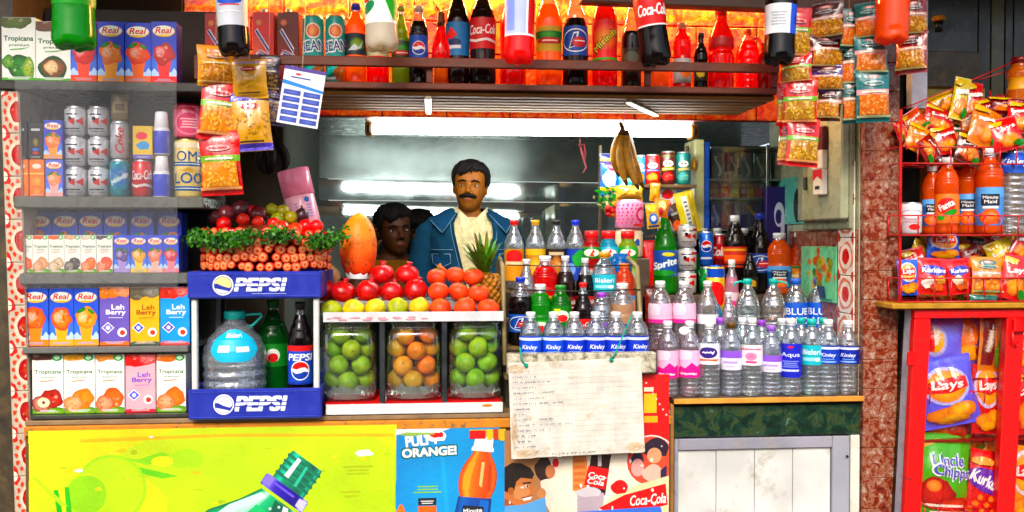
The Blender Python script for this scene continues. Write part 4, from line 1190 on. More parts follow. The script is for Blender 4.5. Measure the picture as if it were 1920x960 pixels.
b.build('tile', 'amber_tile', t)
bx('backing', 'matte', '#6a2408', ax0, ax1, 3.437, 3.47, SZ - .06, 2.62, 0, t)
o = bx('upper_panel', 'matte', '#2a2018', X(-60, 3.44, 40), ax0 - .004, 3.42, 3.47, SZ - .1, 2.62); tag(o, 'dark wall above the juice shelves at the top left corner', 'wall')
o = bx('upper_panel', 'matte', '#2b2a22', ax1 + .003, X(1640, 3.46, 40), 3.44, 3.5, 2.0, 2.62); tag(o, 'dark wall behind the hanging namkeen strips at upper right', 'wall')
b = B(); b.box(X(1090, 3.0, 0), X(1640, 3.0, 0), 2.99, 3.05, -.028, .028, '#5a463a', 0, .004)
o = b.build('roof_beam', 'wood', None, (0, 0, Z(-12, 3.0, 1300)), (0, R(1.0), 0)); tag(o, 'weathered brown beam along the top right of the drinks shelf', 'beam')
struct(bx('roof', 'matte', '#4a443c', -3.2, 3.6, 2.35, 5.4, 2.64, 2.72))  # unseen slab above the view, added to darken the top of the shop
b = B(); b.tube([(-2.2, 2.80, 2.46), (2.6, 2.80, 2.46)], .012, '#6a5a48', 10); o = b.build('hanging_rod', 'metal'); tag(o, 'metal rod under the roof from which bottles and packets hang', 'rod')

# tube lamps
t = thing('tube_light', 'long fluorescent tube on a pale grey batten over the opening', 'lamp', (0, 0, 0))
YT = 3.50; tx0, tx1 = X(700, YT, 245), X(1292, YT, 245); tz = (Z(245, YT, 1000))
b = B(); b.tube([(tx0, YT, tz), (tx1, YT, tz)], .019, '#ffffff', 20); b.build('tube', 'tube_glow', t)
bx('batten', 'enamel', '#c9c9bf', X(685, YT + .04, 218), X(1302, YT + .04, 218), YT + .02, YT + .085, Z(232, YT + .02, 1000), Z(203, YT + .02, 1000), .006, t)
for px in (692, 1300):
    b = B(); x = X(px, YT, 246); b.box(x - .014, x + .014, YT - .024, YT + .05, tz - .026, tz + .028, '#8a6a28', 0, .006); b.box(x - .006, x + .006, YT - .03, YT - .0245, tz - .014, tz + .014, '#3a2a12', 0, .002); b.build('socket', 'plastic', t)
for px, py in ((783, 212), (925, 210)):
    b = B(); x = X(px, YT, py); b.lathe([(0, .014), (.012, .015), (.018, .010), (.020, .0001)], C('#8a8a88'), 16, M=Matrix.Rotation(R(90), 4, 'X'), c=(x, YT + .019, Z(py, YT, px))); b.build('screw', 'metal', t)
t = thing('strip_lamp', 'warm strip lamp that lights the amber tiles from above', 'lamp', (0, 0, 0))
bx('casing', 'metal', '#888880', X(420, 3.40, 0), X(1440, 3.40, 0), 3.385, 3.425, 2.46, 2.475, .003, t)
b = B(); b.tube([(X(420, 3.40, 0), 3.40, 2.445), (X(1440, 3.40, 0), 3.40, 2.445)], .011, '#ffffff', 12); b.build('tube', 'warm_glow', t)
# ------------------------------------------------------------------ left: juice shelves
LX0, LX1 = X(56, 3.0, 776), X(352, 3.0, 600)
zS = [Z(776, 3.02, 200), Z(649, 3.02, 200), Z(512, 3.02, 200), Z(369, 3.02, 200), Z(154, 3.02, 200)]
t = thing('juice_shelves', 'grey open shelf unit holding rows of juice cartons', 'shelf unit', (0, 0, 0))
for k, (z, th, c) in enumerate(zip(zS, (.012, .020, .034, .036, .03), ('#3c3c38', '#6e6e6a', '#6a6a66', '#66665f', '#2c2a26'))):
    bx('shelf_board', 'enamel', c, LX0 - (0, .022, .030, .046, .10)[k], LX1 + (.0 if k < 3 else .05), 3.0 + .001 * k, 3.30, z - th, z, .003, t)
b = B(); b.box(LX0 - .012, LX0, 3.03, 3.30, CZ + .001, zS[4] - .031, '#4a4842', 0, .002); b.v = [(x - (z - CZ) * math.tan(R(4.2)), y, z) for x, y, z in b.v]; b.build('side_panel', 'matte', t)
bx('back_panel', 'matte', '#4d4c48', LX0 - .08, LX1 + .05, 3.301, 3.32, CZ + .001, zS[4] + .30, 0, t)
o = B(); o.box(X(30, 2.985, 350), X(332, 2.985, 350), 2.983, 2.987, Z(541, 2.985, 180), zS[4] - .004, '#ffffff'); o = o.build('glass_screen', 'pane'); tag(o, 'grey see-through pane in front of the two upper juice shelves', 'glass pane')

def jcarton(px0, px1, ytop, k, art, col, label, group=None, cap=None, Y=3.03, base=None, name='juice_carton', cat='juice carton', d=.075, yaw=0):
    z = zS[k] if base is None else base; pc = (px0 + px1) / 2
    w = (px1 - px0) * mpp(pc, ytop, Y) * .985; x = X(pc, Y, (ytop + 480) / 2)
    h_ = Z(ytop, Y, pc) - z - .0005
    return carton(name, label, cat, (x, Y, z + .0005), w, h_, d, col, art, group, (0, 0, R(yaw + 5 * (random.Random(int(px0 * 7 + ytop)).random() - .5))), cap)
G0, G2, G3, G4 = 'cartons on top of the juice shelves', 'cartons behind the glass pane', 'cartons on the middle juice shelf', 'cartons on the lowest juice shelf'
def art_guava(cutc, big):
    def f(a):
        a.rect(0, 0, 1, 1, '#f0f0e8'); a.ell(.4, .96, .5, .14, cutc, mix(cc(cutc), C('#102008'), .5), nz=.4, seed=4)
        a.text('Tropicana', .5, .66, w=.88, h=.10, col='#1c5a38', bold=.03); a.text('premium', .52, .56, w=.6, h=.05, col='#2a6a44', bold=.02); a.poly([(.25, .50), (.6, .515), (.85, .535), (.6, .495), (.25, .485)], '#5aa040')
        if big: a.ell(.55, .22, .38, .19, '#3f8a34', '#123a18', nz=.2, seed=2); a.ell(.8, .2, .2, .16, '#a8b840', '#50802a', nz=.3); a.ell(.2, .3, .2, .1, '#7aa840', '#2a6a28', nz=.3)
        else: a.ell(.5, .22, .44, .19, '#2a6a34', '#123a1c', nz=.2); a.ell(.5, .22, .34, .15, '#8a5a34', '#5a3418', nz=.25, seed=6); a.ell(.45, .24, .22, .1, '#e8d4b0', '#c8a070', nz=.3)
        a.rect(0, 0, 1, .05, '#5a9a3a')
    return f
jcarton(5, 68, 32, 4, art_guava('#5a6a28', True), '#efefe6', 'white carton with dark green guava picture, leftmost on the top shelf', G0)
jcarton(70, 133, 40, 4, art_guava('#6a3a24', False), '#efefe6', 'white carton with halved brown fruit picture, second on the top shelf', G0)
jcarton(134, 182, 40, 4, art_real('#d82820', '#a81418', '#e05038', seed=5), '#c02028', 'blue and red carton half hidden by the hanging green bottle', G0)
jcarton(184, 234, 40, 4, art_real('#f0901c', '#d8680e', '#f0a030', seed=1), '#26389e', 'blue carton with an orange fruit and juice glass on the top shelf', G0)
jcarton(236, 284, 42, 4, art_real('#e86a28', '#d03818', '#e87030', seed=2), '#26389e', 'blue carton with reddish orange fruit, between its two neighbours on the top shelf', G0)
jcarton(285, 332, 40, 4, art_real('#c81c20', '#8a1014', '#e03828', seed=3, leaf=False), '#26389e', 'blue carton with deep red berries, rightmost on the top shelf', G0)

# shelf behind the pane
def art_black(a): a.rect(.2, .76, .8, .82, '#c8c8cc'); a.ell(.5, .45, .2, .12, '#8a7a28', '#3a3414'); a.ell(.5, .25, .22, .04, '#3a6ac8'); a.ell(.5, .16, .2, .04, '#b82828')
def art_orange_small(a): a.ell(.5, .82, .3, .07, '#e8e4d8'); a.ell(.5, .40, .36, .14, '#f8b040', '#e87a10', nz=.2); a.ell(.5, .14, .36, .14, '#f8a030', '#d86008'); a.rect(0, .60, 1, .64, '#f8d080')
zl = zS[3]; z2 = Z(297, 3.03, 60)
for i, (a0, a1) in enumerate(((25, 51), (54, 81))):
    s = ('left', 'right')[i]
    jcarton(a0 + 2, a1 + 2, 299, 3, art_orange_small, '#e8801c', 'small orange carton under the %s of the two black cartons' % s, G2)
    jcarton(a0, a1, 228, 3, art_black, '#15151a', 'small black carton stacked on the %s orange carton' % s, G2, base=Z(299, 3.03, a0) + .001)
jcarton(86, 118, 299, 3, art_real('#f0a070', '#e87860', '#f0b0a8', top='#5a68c8', seed=8), '#5a68c8', 'small pinkish blue carton under the orange and blue one', G2)
jcarton(83, 117, 225, 3, art_real('#f0901c', '#d8680e', '#f0a030', seed=9), '#2a48b0', 'small blue and orange carton right of the black cartons', G2, base=Z(299, 3.03, 100) + .001)
YC = 3.06
for ci, cx in enumerate((141, 184)):
    for k in range(3):
        zb_ = zl + k * .0995 * .985
        can('drink_can', '%s can in the %s stack of silver cola cans' % (('bottom', 'middle', 'top')[k], ('left', 'right')[ci]), 'drink can', (X(cx, YC, 290), YC + .01, zb_), .098, .0345, '#c8c8cc', art_cola_light, 'silver cola cans behind the glass pane', (0, 0, R(8 + 7 * ci)))
def turn(x, Y): return -math.degrees(math.atan2(x, Y)) * .85      # labels are turned to the customer in front
def cn(px, y1, y0, wpx, Y, col, art, label, name='drink_can', cat='drink can', group=None, base=None, lid='#c9ccd0', straight=False, mat='can'):
    z = base if base is not None else Z(y0, Y, px)
    return can(name, label, cat, (X(px, Y, (y0 + y1) / 2), Y, z), Z(y1, Y, px) - z, wpx * mpp(px, y0, Y) / 2, col, art, group, (0, 0, R(turn(X(px, Y), Y))), lid, mat, straight)
GC = 'loose cans behind the glass pane'
cn(225, 300, 369, 36, YC, '#1a8a98', lambda a: (a.ell(.5, .55, .5, .4, '#1c70c0', '#1a8a98', nz=.3), a.squig(.5, .5, .7, .2, '#d8ecf4', 2, .5)), 'blue and teal can under the tall silver can', group=GC, base=zl)
zt = Z(300, YC, 225) + .0008
cn(225, 228, 300, 34, YC, '#b9babf', art_coke_side('#c0c0c4', '#c8181c'), 'tall silver can with red sideways lettering', group=GC, base=zt)
cn(225, 172, 228, 30, YC + .01, '#8a7a5a', lambda a: (a.rect(0, .2, 1, .7, '#a89878'), a.rect(.3, .3, .7, .6, '#6a5a40')), 'small beige jar on the tall silver can', 'jar', 'jar', base=Z(228, YC, 225) + .001, lid='#9a8a68', mat='plastic', straight=True)
cn(267, 300, 369, 36, YC, '#c81e22', art_cola_script, 'red cola can under the yellow carton', group=GC, base=zl)
jcarton(250, 286, 236, 3, lambda a: (a.rect(0, 0, 1, 1, '#d8b838'), a.ell(.45, .7, .3, .12, '#d83048'), a.ell(.55, .4, .36, .12, '#4a90c8', nz=.3), a.rect(0, 0, 1, .12, '#5a58b0')), '#d0b040', 'yellow carton with pink and blue splashes on the red can', G2, base=Z(300, YC, 268) + .001)
def deo(label, y1, y0, base):
    px = 303; Y = YC; z = base; H_ = Z(y1, Y, px) - z; r_ = 30 * mpp(px, y0, Y) / 2
    t = thing('spray_bottle', label, 'spray bottle', (X(px, Y, 290), Y, z))
    b = B(); b.lathe([(0, r_*.9), (.004, r_), (H_*.55, r_), (H_*.6, r_*.92), (H_*.62, r_*.9)], lambda q: C('#e4e6ee') if q < H_*.12 or q > H_*.5 else C('#3c46b8'), 22); b.build('body', 'plastic', t)
    b = B(); b.lathe([(H_*.62, r_*.8), (H_*.63, r_*.84), (H_*.97, r_*.74), (H_, r_*.6)], C('#e8e8ec'), 20); b.build('cap', 'plastic', t)
deo('white and blue spray bottle standing on the shelf behind the pane', 292, 369, zl); deo('white and blue spray bottle stacked on the lower one', 210, 292, Z(291, YC, 303))
cn(352, 262, 376, 50, 3.12, '#e2cf98', art_oms, 'cream tin with blue capital letters right of the glass pane', 'food_tin', 'tin', base=zl, lid='#c8b080', mat='enamel', straight=True)
cn(350, 196, 262, 48, 3.12, '#e07088', art_pink_tin, 'pink tin with a round emblem on top of the cream tin', 'food_tin', 'tin', base=Z(261, 3.12, 350), lid='#c83a50', mat='enamel', straight=True)

# second shelf: a row in front, a taller row behind
FR = [('#f07828', '#d8500e'), ('#e8b890', '#c87858'), ('#e8d8c0', '#b89068'), ('#5a5058', '#2a2028'), ('#f08838', '#d8581c'), ('#f07030', '#d04818')]
for i, (a0, a1) in enumerate(((32, 61), (62, 90), (91, 120), (121, 151), (152, 180), (181, 211))):
    d_ = ('an orange picture, leftmost', 'a peach picture', 'a halved pale fruit', 'a dark grape picture', 'an orange picture, next to the dark grape one', 'an orange picture, next to the blue cartons')[i]
    jcarton(a0, a1, 441, 2, art_trop(FR[i][0], FR[i][1], FR[(i + 4) % 6][0], seed=i + 1), '#f0efe6', 'small white carton with %s, second shelf' % d_, G2, d=.05)
FB = [('#6a4a90', '#3a2860', '#a890c8', 'dark purple grapes'), ('#e8b828', '#c08a10', '#e8c840', 'a yellow mango'), ('#e09078', '#c86850', '#f0b8a0', 'a peach'), ('#d84858', '#b02838', '#e88890', 'red pomegranate seeds')]
for i, (a0, a1) in enumerate(((213, 244), (245, 275), (276, 305), (306, 335))):
    jcarton(a0, a1, 441, 2, art_real(FB[i][0], FB[i][1], FB[i][2], top='#3a4cc0', seed=i + 11), '#4458c0', 'small blue carton with %s, second shelf' % FB[i][3], G2, d=.05)
for i, (a0, a1) in enumerate(((50, 96), (99, 145), (148, 192), (195, 238), (244, 288), (296, 340))):
    jcarton(a0, a1, 397, 2, art_real('#f0901c', '#d8680e', '#f0a030', top='#3448b8', seed=i), '#2f42b0', 'tall blue carton with white cap, %s in the row behind the small cartons' % ('first', 'second', 'third', 'fourth', 'fifth', 'last')[i], G2, cap='#d8dce4', Y=3.12)

for i, (a0, a1, f1, f2, j, d_) in enumerate(((41, 90, '#f08018', '#d85008', '#f08c20', 'an orange, leftmost on the middle shelf'), (92, 137, '#f09840', '#d84828', '#f0b020', 'mixed orange and red fruit'), (138, 184, '#f0b020', '#d88010', '#f0a818', 'a yellow mango and leaf'))):
    jcarton(a0, a1, 540, 3 - 2, art_real(f1, f2, j, top='#3050c0', seed=i + 21, leaf=i == 2), '#2a46b4', 'blue carton with white cap showing %s' % d_, G3, cap='#c8ccd4')
jcarton(186, 242, 537, 1, art_leh('#6a58a8', '#f08a20', '#f07818', '#f4f0fa', '#7a70c0', seed=2), '#6454a4', 'purple carton with orange berries on the middle shelf', G3)
jcarton(244, 298, 538, 1, art_leh('#f0b418', '#6a6450', '#4a5a50', '#9a5a30', '#4a50c0', seed=3), '#e8ac18', 'golden yellow carton with grey top on the middle shelf', G3)
jcarton(300, 355, 537, 1, art_leh('#2a96dc', '#e84830', '#e85a50', '#f4f8fc', '#5a48b0', seed=4), '#2890d8', 'sky blue carton with red berries on the middle shelf', G3)
LT = [(60, 117, '#c8402c', '#8a2418', '#5a3028', 'a cut red apple and dark plum'), (120, 176, '#f09818', '#e07810', '#f0b030', 'mangoes and a green leaf'), (178, 232, '#f07a20', '#e05a10', '#f0a060', 'oranges and a pale top')]
for i, (a0, a1, f1, f2, tp, d_) in enumerate(LT):
    jcarton(a0, a1, 664, 0, art_trop(f1, f2, tp, seed=i + 31, cut=i == 0), '#f0efe8', 'white carton with %s on the lowest shelf' % d_, G4)
jcarton(235, 290, 664, 0, art_leh('#f0b0b8', '#e8302c', '#e04048', '#7a60c0', '#5a5ad0', seed=5), '#eaa8b0', 'pink carton with red berries on the lowest shelf', G4)
jcarton(293, 347, 664, 0, art_trop('#f08a1c', '#e06808', '#f0801c', seed=36, cut=False), '#f0efe8', 'white carton with sliced orange, rightmost on the lowest shelf', G4)

# ------------------------------------------------------------------ drink crate with its bottles
YP = 2.96; kx0, kx1 = X(352, YP, 640), X(602, YP, 640); kz = CZ + .001
kw = kx1 - kx0
t = thing('bottle_crate', 'blue and white cola display crate carrying the carrots', 'crate', ((kx0 + kx1) / 2, YP, kz))
def crate_tray(name, z0, z1):
    b = B(); w = kw / 2
    b.box(-w, w, 0, .012, z0, z1, '#2a3494', 0, .004); b.box(-w, w, .358, .37, z0, z1, '#2a3494', 0, .004)
    b.box(-w, -w + .012, .0125, .3575, z0, z1, '#2a3494', 0, .004); b.box(w - .012, w, .0125, .3575, z0, z1, '#2a3494', 0, .004)
    b.box(-w + .0125, w - .0125, .0125, .3575, z0 + .002, z0 + .014, '#232c80')
    b.box(-w + .012, w - .012, -.0025, -.0005, z0 + .008, z0 + .0095, '#4a56b8'); b.box(-w + .012, w - .012, -.0025, -.0005, z1 - .0095, z1 - .008, '#4a56b8')
    a = Art(kw, z1 - z0); k = a.W / a.H
    a.ell(.265, .5, .078, col='#f2f2f6', n=28); a.ell(.265, .5, .068, col='#2a3494', n=28)
    P = [(.265 + .064 * math.cos(g), .5 + .064 * k * math.sin(g)) for g in [PI * (-.05 + 1.0 * i / 14) for i in range(15)]]
    a.poly(P + [(.22, .56), (.265, .46), (.31, .40)], '#e9d9a0' if z0 > .1 else '#f2f2f6')
    P = [(.265 + .064 * math.cos(g), .5 + .064 * k * math.sin(g)) for g in [PI * (1.12 + .62 * i / 10) for i in range(11)]]
    a.poly(P, '#e8eaf2')
    a.text('PEPSI', .545, .52, w=.385, h=.46, col='#eef0f6', bold=.07, shear=.18)
    for yy in (.42, .56): a.rect(.345, yy, .75, yy + .035, '#2a3494')
    if z0 > .1: a.rect(.48, .17, .74, .2, '#9aa4d8')
    a.emit(b, lambda u, v, o: ((u - .5) * kw, -.0005 - o, z0 + v * (z1 - z0)))
    b.build(name, 'plastic', t)
zu0, zu1 = Z(560, YP, 475) - kz, Z(509, YP, 475) - kz; zd1 = Z(729, YP, 475) - kz
crate_tray('tray', 0, zd1); crate_tray('tray', zu0, zu1)
for sx in (-1, 1):
    for yy in (.013, .335): bx('post', 'enamel', '#dadbd8', sx * (kw/2 - .008) - .009 * (1 + sx) , sx * (kw/2 - .008) + .009 * (1 - sx), yy, yy + .022, .016, zu0 - .0008, .003, t)
zf = kz + .0145
def bt(name, label, px, ytop, wpx, Y, z, style, liquid, capc, fill=.86, labs=(), group=None, clear=None, cat='bottle', rz=0, **kw_):
    H_ = Z(ytop, Y, px) - z
    return bottle(name, label, cat, (X(px, Y, ytop), Y, z + .0006), H_, wpx * mpp(px, ytop, Y) / 2, style, liquid, capc, fill, clear, labs, group, (0, 0, R(rz + turn(X(px, Y), Y))), **kw_)
j = bt('water_jug', 'big clear water jug with turquoise cap and handle inside the crate', 440, 580, 116, YP + .135, zf, 'jug', None, '#38b8b0', labs=[(.50, .82, None, lambda a: (a.ell(.5, .46, .44, .52, '#3ab4d4', n=26), a.text('Bisleri', .5, .80, w=.34, h=.13, col='#eaf6f8', bold=.03), a.rect(.22, .3, .42, .5, '#e4f2f4'), a.rect(.54, .3, .76, .46, '#e4f2f4')))], clear='#dcebf2', cat='water jug', body='clear_bright')
b = B(); Hj = Z(580, YP + .135, 440) - zf
b.tube([(.018, -.0, Hj*.93), (.05, -.005, Hj*.945), (.085, -.01, Hj*.95), (.088, -.01, Hj*.925), (.06, -.01, Hj*.84), (.035, -.005, Hj*.80)], .0045, '#38b8b0', 8); b.build('handle', 'plastic', j)
bt('soda_bottle', 'large dark green soda bottle inside the crate', 512, 562, 60, YP + .24, zf, 'cola', '#0f6a30', '#1c7a34', .9, labs=[(.36, .58, '#12823c', lambda a: (a.ell(.5, .5, .16, .3, '#e8f0e0'), a.ell(.5, .4, .12, .2, '#d02820')))], clear='#58b070')
bt('cola_bottle', 'dark cola bottle with blue and red label inside the crate', 563, 566, 47, YP + .10, zf, 'cola', '#120806', '#2a1414', .88, labs=[(.24, .60, '#1f48b0', art_pepsi)], clear='#b8a8a0')

# carrots laid in a bowed wall, their cut ends to the front
ztop = zu1 + kz
rd = random.Random(11); ccx = (kx0 + kx1) / 2 + .012; n_c = 0
for row in range(5):
    nn = (19, 18, 17, 15, 12)[row]; zc = ztop + .0165 + row * .0262
    for i in range(nn):
        u = (i + .5 + (row % 2) * .0 + (rd.random() - .5) * .35) / nn * 2 - 1
        an = u * 1.32; rx_, ry_ = .222, .17
        x = ccx + rx_ * math.sin(an); y = YP + .185 - ry_ * math.cos(an)
        r_ = (.0135 + .0065 * rd.random()) * (1 - abs(u) * .15)
        b = B(); ln = .105
        cE = mix(C('#d94a3c'), C('#e46e52'), rd.random()); cS = mix(C('#b82216'), C('#cc321e'), rd.random())
        b.lathe([(0, .0001, cE), (.0005, r_*.30, mix(cE, C('#f8c890'), .55)), (.0006, r_*.62, cE), (.001, r_*.93, mix(cE, cS, .5)), (.005, r_, cS), (ln*.6, r_*.9, cS), (ln, r_*.7, cS)], cS, 12)
        o = b.build('carrot', 'fruit', None, (x, y, zc + (rd.random() - .5) * .010), (R(-90) + (rd.random() - .5) * .12, 0, 0))
        o.rotation_euler = Euler((R(-90), 0, an * .75 + (rd.random() - .5) * .25), 'XYZ')
        tag(o, 'orange red carrot with cut end forward in the heap on the blue crate', 'carrot', 'carrots stacked on the blue crate'); n_c += 1
# the core that the outer carrots lean on
b = B(); b.lathe([(0, .115), (.12, .115), (.15, .10)], C('#8a3018'), 24, rmod=lambda a, z: 1.25 if False else 1); o = b.build('basket', 'matte', None, (ccx, YP + .20, ztop + .001)); tag(o, 'dark round basket behind the wall of carrots on the crate', 'basket')
# coriander garland
def sprig(b, p, dirv, n, rd, L_=.05):
    p = Vector(p); d = Vector(dirv).normalized(); g0 = rd.choice(['#2c5a1c', '#3a7024', '#4f8a2e', '#1f4616', '#5f9a38'])
    b.tube([p, p + d * L_ * .5, p + d * L_ + Vector((0, 0, -.008))], [.0012, .001, .0006], '#5a8a3a', 4)
    for k in range(n):
        q = p + d * L_ * (.3 + .75 * rd.random()) + Vector((rd.gauss(0, .009), rd.gauss(0, .009), rd.gauss(0, .009)))
        s1 = Vector((rd.gauss(0, 1), rd.gauss(0, .6), rd.gauss(0, 1))).normalized() * (.0042 + .005 * rd.random()); s2 = s1.cross(Vector((rd.gauss(0, 1), 1.2, rd.gauss(0, 1)))).normalized() * (.003 + .0034 * rd.random())
        m_ = b.add([tuple(q - s1), tuple(q - s1*.3 + s2), tuple(q + s1*.2 + s2*.5), tuple(q + s1*.5 + s2*.9), tuple(q + s1), tuple(q + s1*.5 - s2*.9), tuple(q + s1*.2 - s2*.5), tuple(q - s1*.3 - s2)])
        b.face([m_ + i for i in range(8)], mix(C(g0), C(rd.choice(['#2c5a1c', '#4f8a2e', '#6aa83e'])), rd.random() * .6))
b = B()
for k in range(230):
    u = rd.random() * 2 - 1; an = u * 1.5
    if noise.noise(Vector((u * 5.5, 3.3, 0))) < -.06 and rd.random() < .75: continue
    x = ccx + .212 * math.sin(an) + .026 * u * abs(u) + rd.gauss(0, .006); y = YP + .185 - .19 * math.cos(an) + rd.gauss(0, .008)
    zc = ztop + .118 + .013 * math.sin(u * 7 + 1) - .012 * abs(u) + rd.gauss(0, .008)
    sprig(b, (x, y, zc), (math.sin(an) + rd.gauss(0, .6), -math.cos(an) * .8 - .1, rd.gauss(-.35, .35)), 13, rd, .018 + .016 * rd.random())
o = b.build('coriander', 'leaf'); tag(o, 'green coriander garland laid round the heap of carrots', 'herbs')
# fruit heaped on the garland
for k, (px, py, rp, c1, lb, sq) in enumerate((
    (402, 408, 14, '#5a2a2c', 'small dark plum at the left of the fruit heap', 1), (425, 402, 17, '#6a2a30', 'dark plum behind the tomatoes on the carrot heap', 1), (452, 395, 20, '#4a2028', 'biggest dark purple plum on the carrot heap', 1), (484, 403, 17, '#6a2428', 'reddish plum right of the biggest plum', 1),
    (420, 420, 14, '#e0301c', 'red tomato at the left end of the fruit heap', 1), (456, 412, 13, '#e84a2c', 'orange red tomato under the biggest plum', 1), (484, 417, 12, '#e8482a', 'small orange red tomato in front of the reddish plum', 1), (474, 396, 11, '#c81c1c', 'small red tomato at the back of the heap', 1),
    (514, 420, 13, '#e03c20', 'tomato right of the coriander gap', 1), (528, 429, 16, '#e4441f', 'large tomato low on the garland', 1), (555, 432, 15, '#e85028', 'orange tomato near the right of the heap', 1), (574, 424, 14, '#d82c1c', 'red tomato under the pink tin', 1), (594, 424, 13, '#e03c24', 'rightmost tomato on the heap', 1),
    (510, 394, 13, '#a8a828', 'yellow green lime at the back left of the limes', 1), (530, 396, 13, '#b0a82a', 'yellow green lime in the middle of the limes', 1), (520, 411, 13, '#98a024', 'yellow green lime at the front of the limes', 1), (546, 408, 13, '#a89a24', 'yellow green lime right of the front lime', 1), (566, 405, 13, '#3a1c24', 'dark purple fig with pointed top by the pink tin', 1.25))):
    Y = YP + .10 + .0035 * (430 - py) ; p = at(px, py, Y); r_ = rp * mpp(px, py, Y)
    b = B(); b.ball((0, 0, 0), r_, c1, 16, 10, sq=(1, 1, sq * .95), nz=.07, seed=k)
    kind = 'plum' if 'plum' in lb else 'tomato' if 'tomato' in lb else 'lime' if 'lime' in lb else 'fig'
    if kind == 'fig': b.lathe([(r_*.9, r_*.4), (r_*1.25, r_*.2), (r_*1.55, r_*.1)], C(c1), 10)
    o = b.build(kind, 'fruit', None, p, (rd.random(), rd.random(), rd.random()) if kind != 'fig' else (0, 0, 0)); tag(o, lb, kind, 'fruit heaped on the carrots')
# pink tin leaning behind
t = thing('powder_tin', 'tall pink tin leaning behind the fruit heap', 'tin', tuple(at(574, 424, 3.28)), (0, R(-13), 0))
b = B(); H_ = .205; r_ = .054
b.lathe([(0, r_*.96), (.003, r_), (H_*.53, r_), (H_*.535, r_*.97)], C('#eab0c0'), 28)
a = Art(r_*2.6, H_*.5); a.ell(.72, .84, .07, col='#2a6ab8'); a.lines(.74, .45, .14, .5, 5, '#8a8ac8'); a.lines(.42, .5, .08, .6, 5, '#a898c8'); a.emit(b, cyl_map(r_, .004, H_*.52, 2.6), cutu=18)
b.build('body', 'enamel', t); b = B(); b.lathe([(H_*.535, r_*1.02), (H_*.54, r_*1.04), (H_*.985, r_*1.04), (H_, r_*.98)], C('#e48aa4'), 28); b.build('lid', 'enamel', t)
# dark bunch hanging over the carrots
t = thing('banana_bunch', 'dark overripe banana bunch hanging in the shade above the carrots', 'bananas', tuple(at(516, 252, 3.54)))
for k in range(4):
    a_ = k * 1.6 + .4; b = B(); P = []
    for q in range(8): f = q / 7; P.append((.045 * math.sin(a_) * math.sin(f * 2.4) * 1.4 + (k - 3) * .010, -.045 * math.cos(a_) * math.sin(f * 2.4), .0 - .15 * f))
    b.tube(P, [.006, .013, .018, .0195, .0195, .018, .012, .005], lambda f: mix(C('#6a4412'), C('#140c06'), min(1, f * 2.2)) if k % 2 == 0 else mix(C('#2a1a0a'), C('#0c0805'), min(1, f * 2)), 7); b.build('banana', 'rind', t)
b = B(); b.tube([(0, 0, -.01), (0, 0, .10), (.003, 0, .5)], [.012, .008, .0015], '#2a1c0c', 8); b.build('stem', 'rind', t)

# ------------------------------------------------------------------ things hanging at the left
def strip(name, label, packs, cat='snack strip', seed=0, group=None, Y=2.86):
    """packs top to bottom: (px, ytop, ybot, width px, roll, colour, art)"""
    p0 = at(packs[0][0], packs[0][1], Y); t = thing(name, label, cat, p0, (0, 0, 0), group)
    b = B(); b.tube([(0, 0, 0), (0.004, .002, 2.46 - p0.z)], .0012, '#c8c0a0', 5); b.build('cord', 'cloth', t)
    for k, (px, y1, y0, wp, roll, col, art) in enumerate(packs):
        c = at(px, (y1 + y0) / 2, Y) ; m_ = mpp(px, y1, Y); h_ = (y0 - y1) * m_ * 1.10; w_ = wp * m_ * 1.12
        M = Matrix.Translation(c - p0 + Vector((0, .004 * (k % 2), 0))) @ Euler((R(3 * (-1) ** k), R(roll + 3 * math.sin(seed * 3 + k * 5)), R(18 * math.sin(seed + k * 2) + turn(c.x, c.y)))).to_matrix().to_4x4() @ Matrix.Translation((0, 0, -h_ / 2))
        bag_mesh(w_, h_, w_ * .30, col, art, seed + k * 3 + 1, .07, 16, 20, M=M).build('packet', 'film', t)
    return t
NR = lambda s: art_namkeen('#c81a1c', '#f0b428', '#d88a14', '#58b048', s)
GS = 'snack strips hanging at the left'
strip('snack_strip', 'long strip of red and yellow snack packets hanging left of the fruit', [(405, 90, 158, 62, -2, '#d0921c', art_namkeen('#c8881c', '#e8a820', '#b8780e', '#d8a020', 1)), (410, 150, 258, 62, 2, '#c4181c', NR(2)), (414, 252, 360, 70, -4, '#c4181c', NR(3))], seed=1, group=GS, Y=2.9)
strip('snack_strip', 'shorter strip of gold and blue packets beside the red one', [(468, 116, 182, 60, -1, '#c8981c', art_gold(1, '#c8981c')), (470, 178, 278, 66, -2, '#c8961c', art_gold(2))], seed=4, group=GS, Y=2.9)
strip('snack_strip', 'small dark purple packets in the shade behind the white card', [(505, 108, 170, 34, 4, '#2a2030', art_namkeen('#3a2840', '#6a4820', '#3a2818', '#4a3a70', 5)), (513, 165, 232, 40, 5, '#3a2a60', art_namkeen('#40307a', '#b8a890', '#6a5a70', '#e0d8e0', 6))], seed=6, group=GS, Y=3.0)
p = at(565, 182, 2.9); w_, h_ = 76 * mpp(565, 182, 2.9), 108 * mpp(565, 182, 2.9)
b = B(); b.box(-w_/2, w_/2, 0, .0015, -h_/2, h_/2, '#e8e8ee')
a = Art(w_, h_); a.rect(0, .94, 1, 1, '#4a3a8a'); a.ell(.35, .88, .07, .02, '#d02828'); a.lines(.42, .82, .5, .05, 1, '#2a3a90')
a.poly([(0, .76), (.4, .72), (1, .66), (1, .61), (.5, .65), (0, .69)], '#3a80c8')
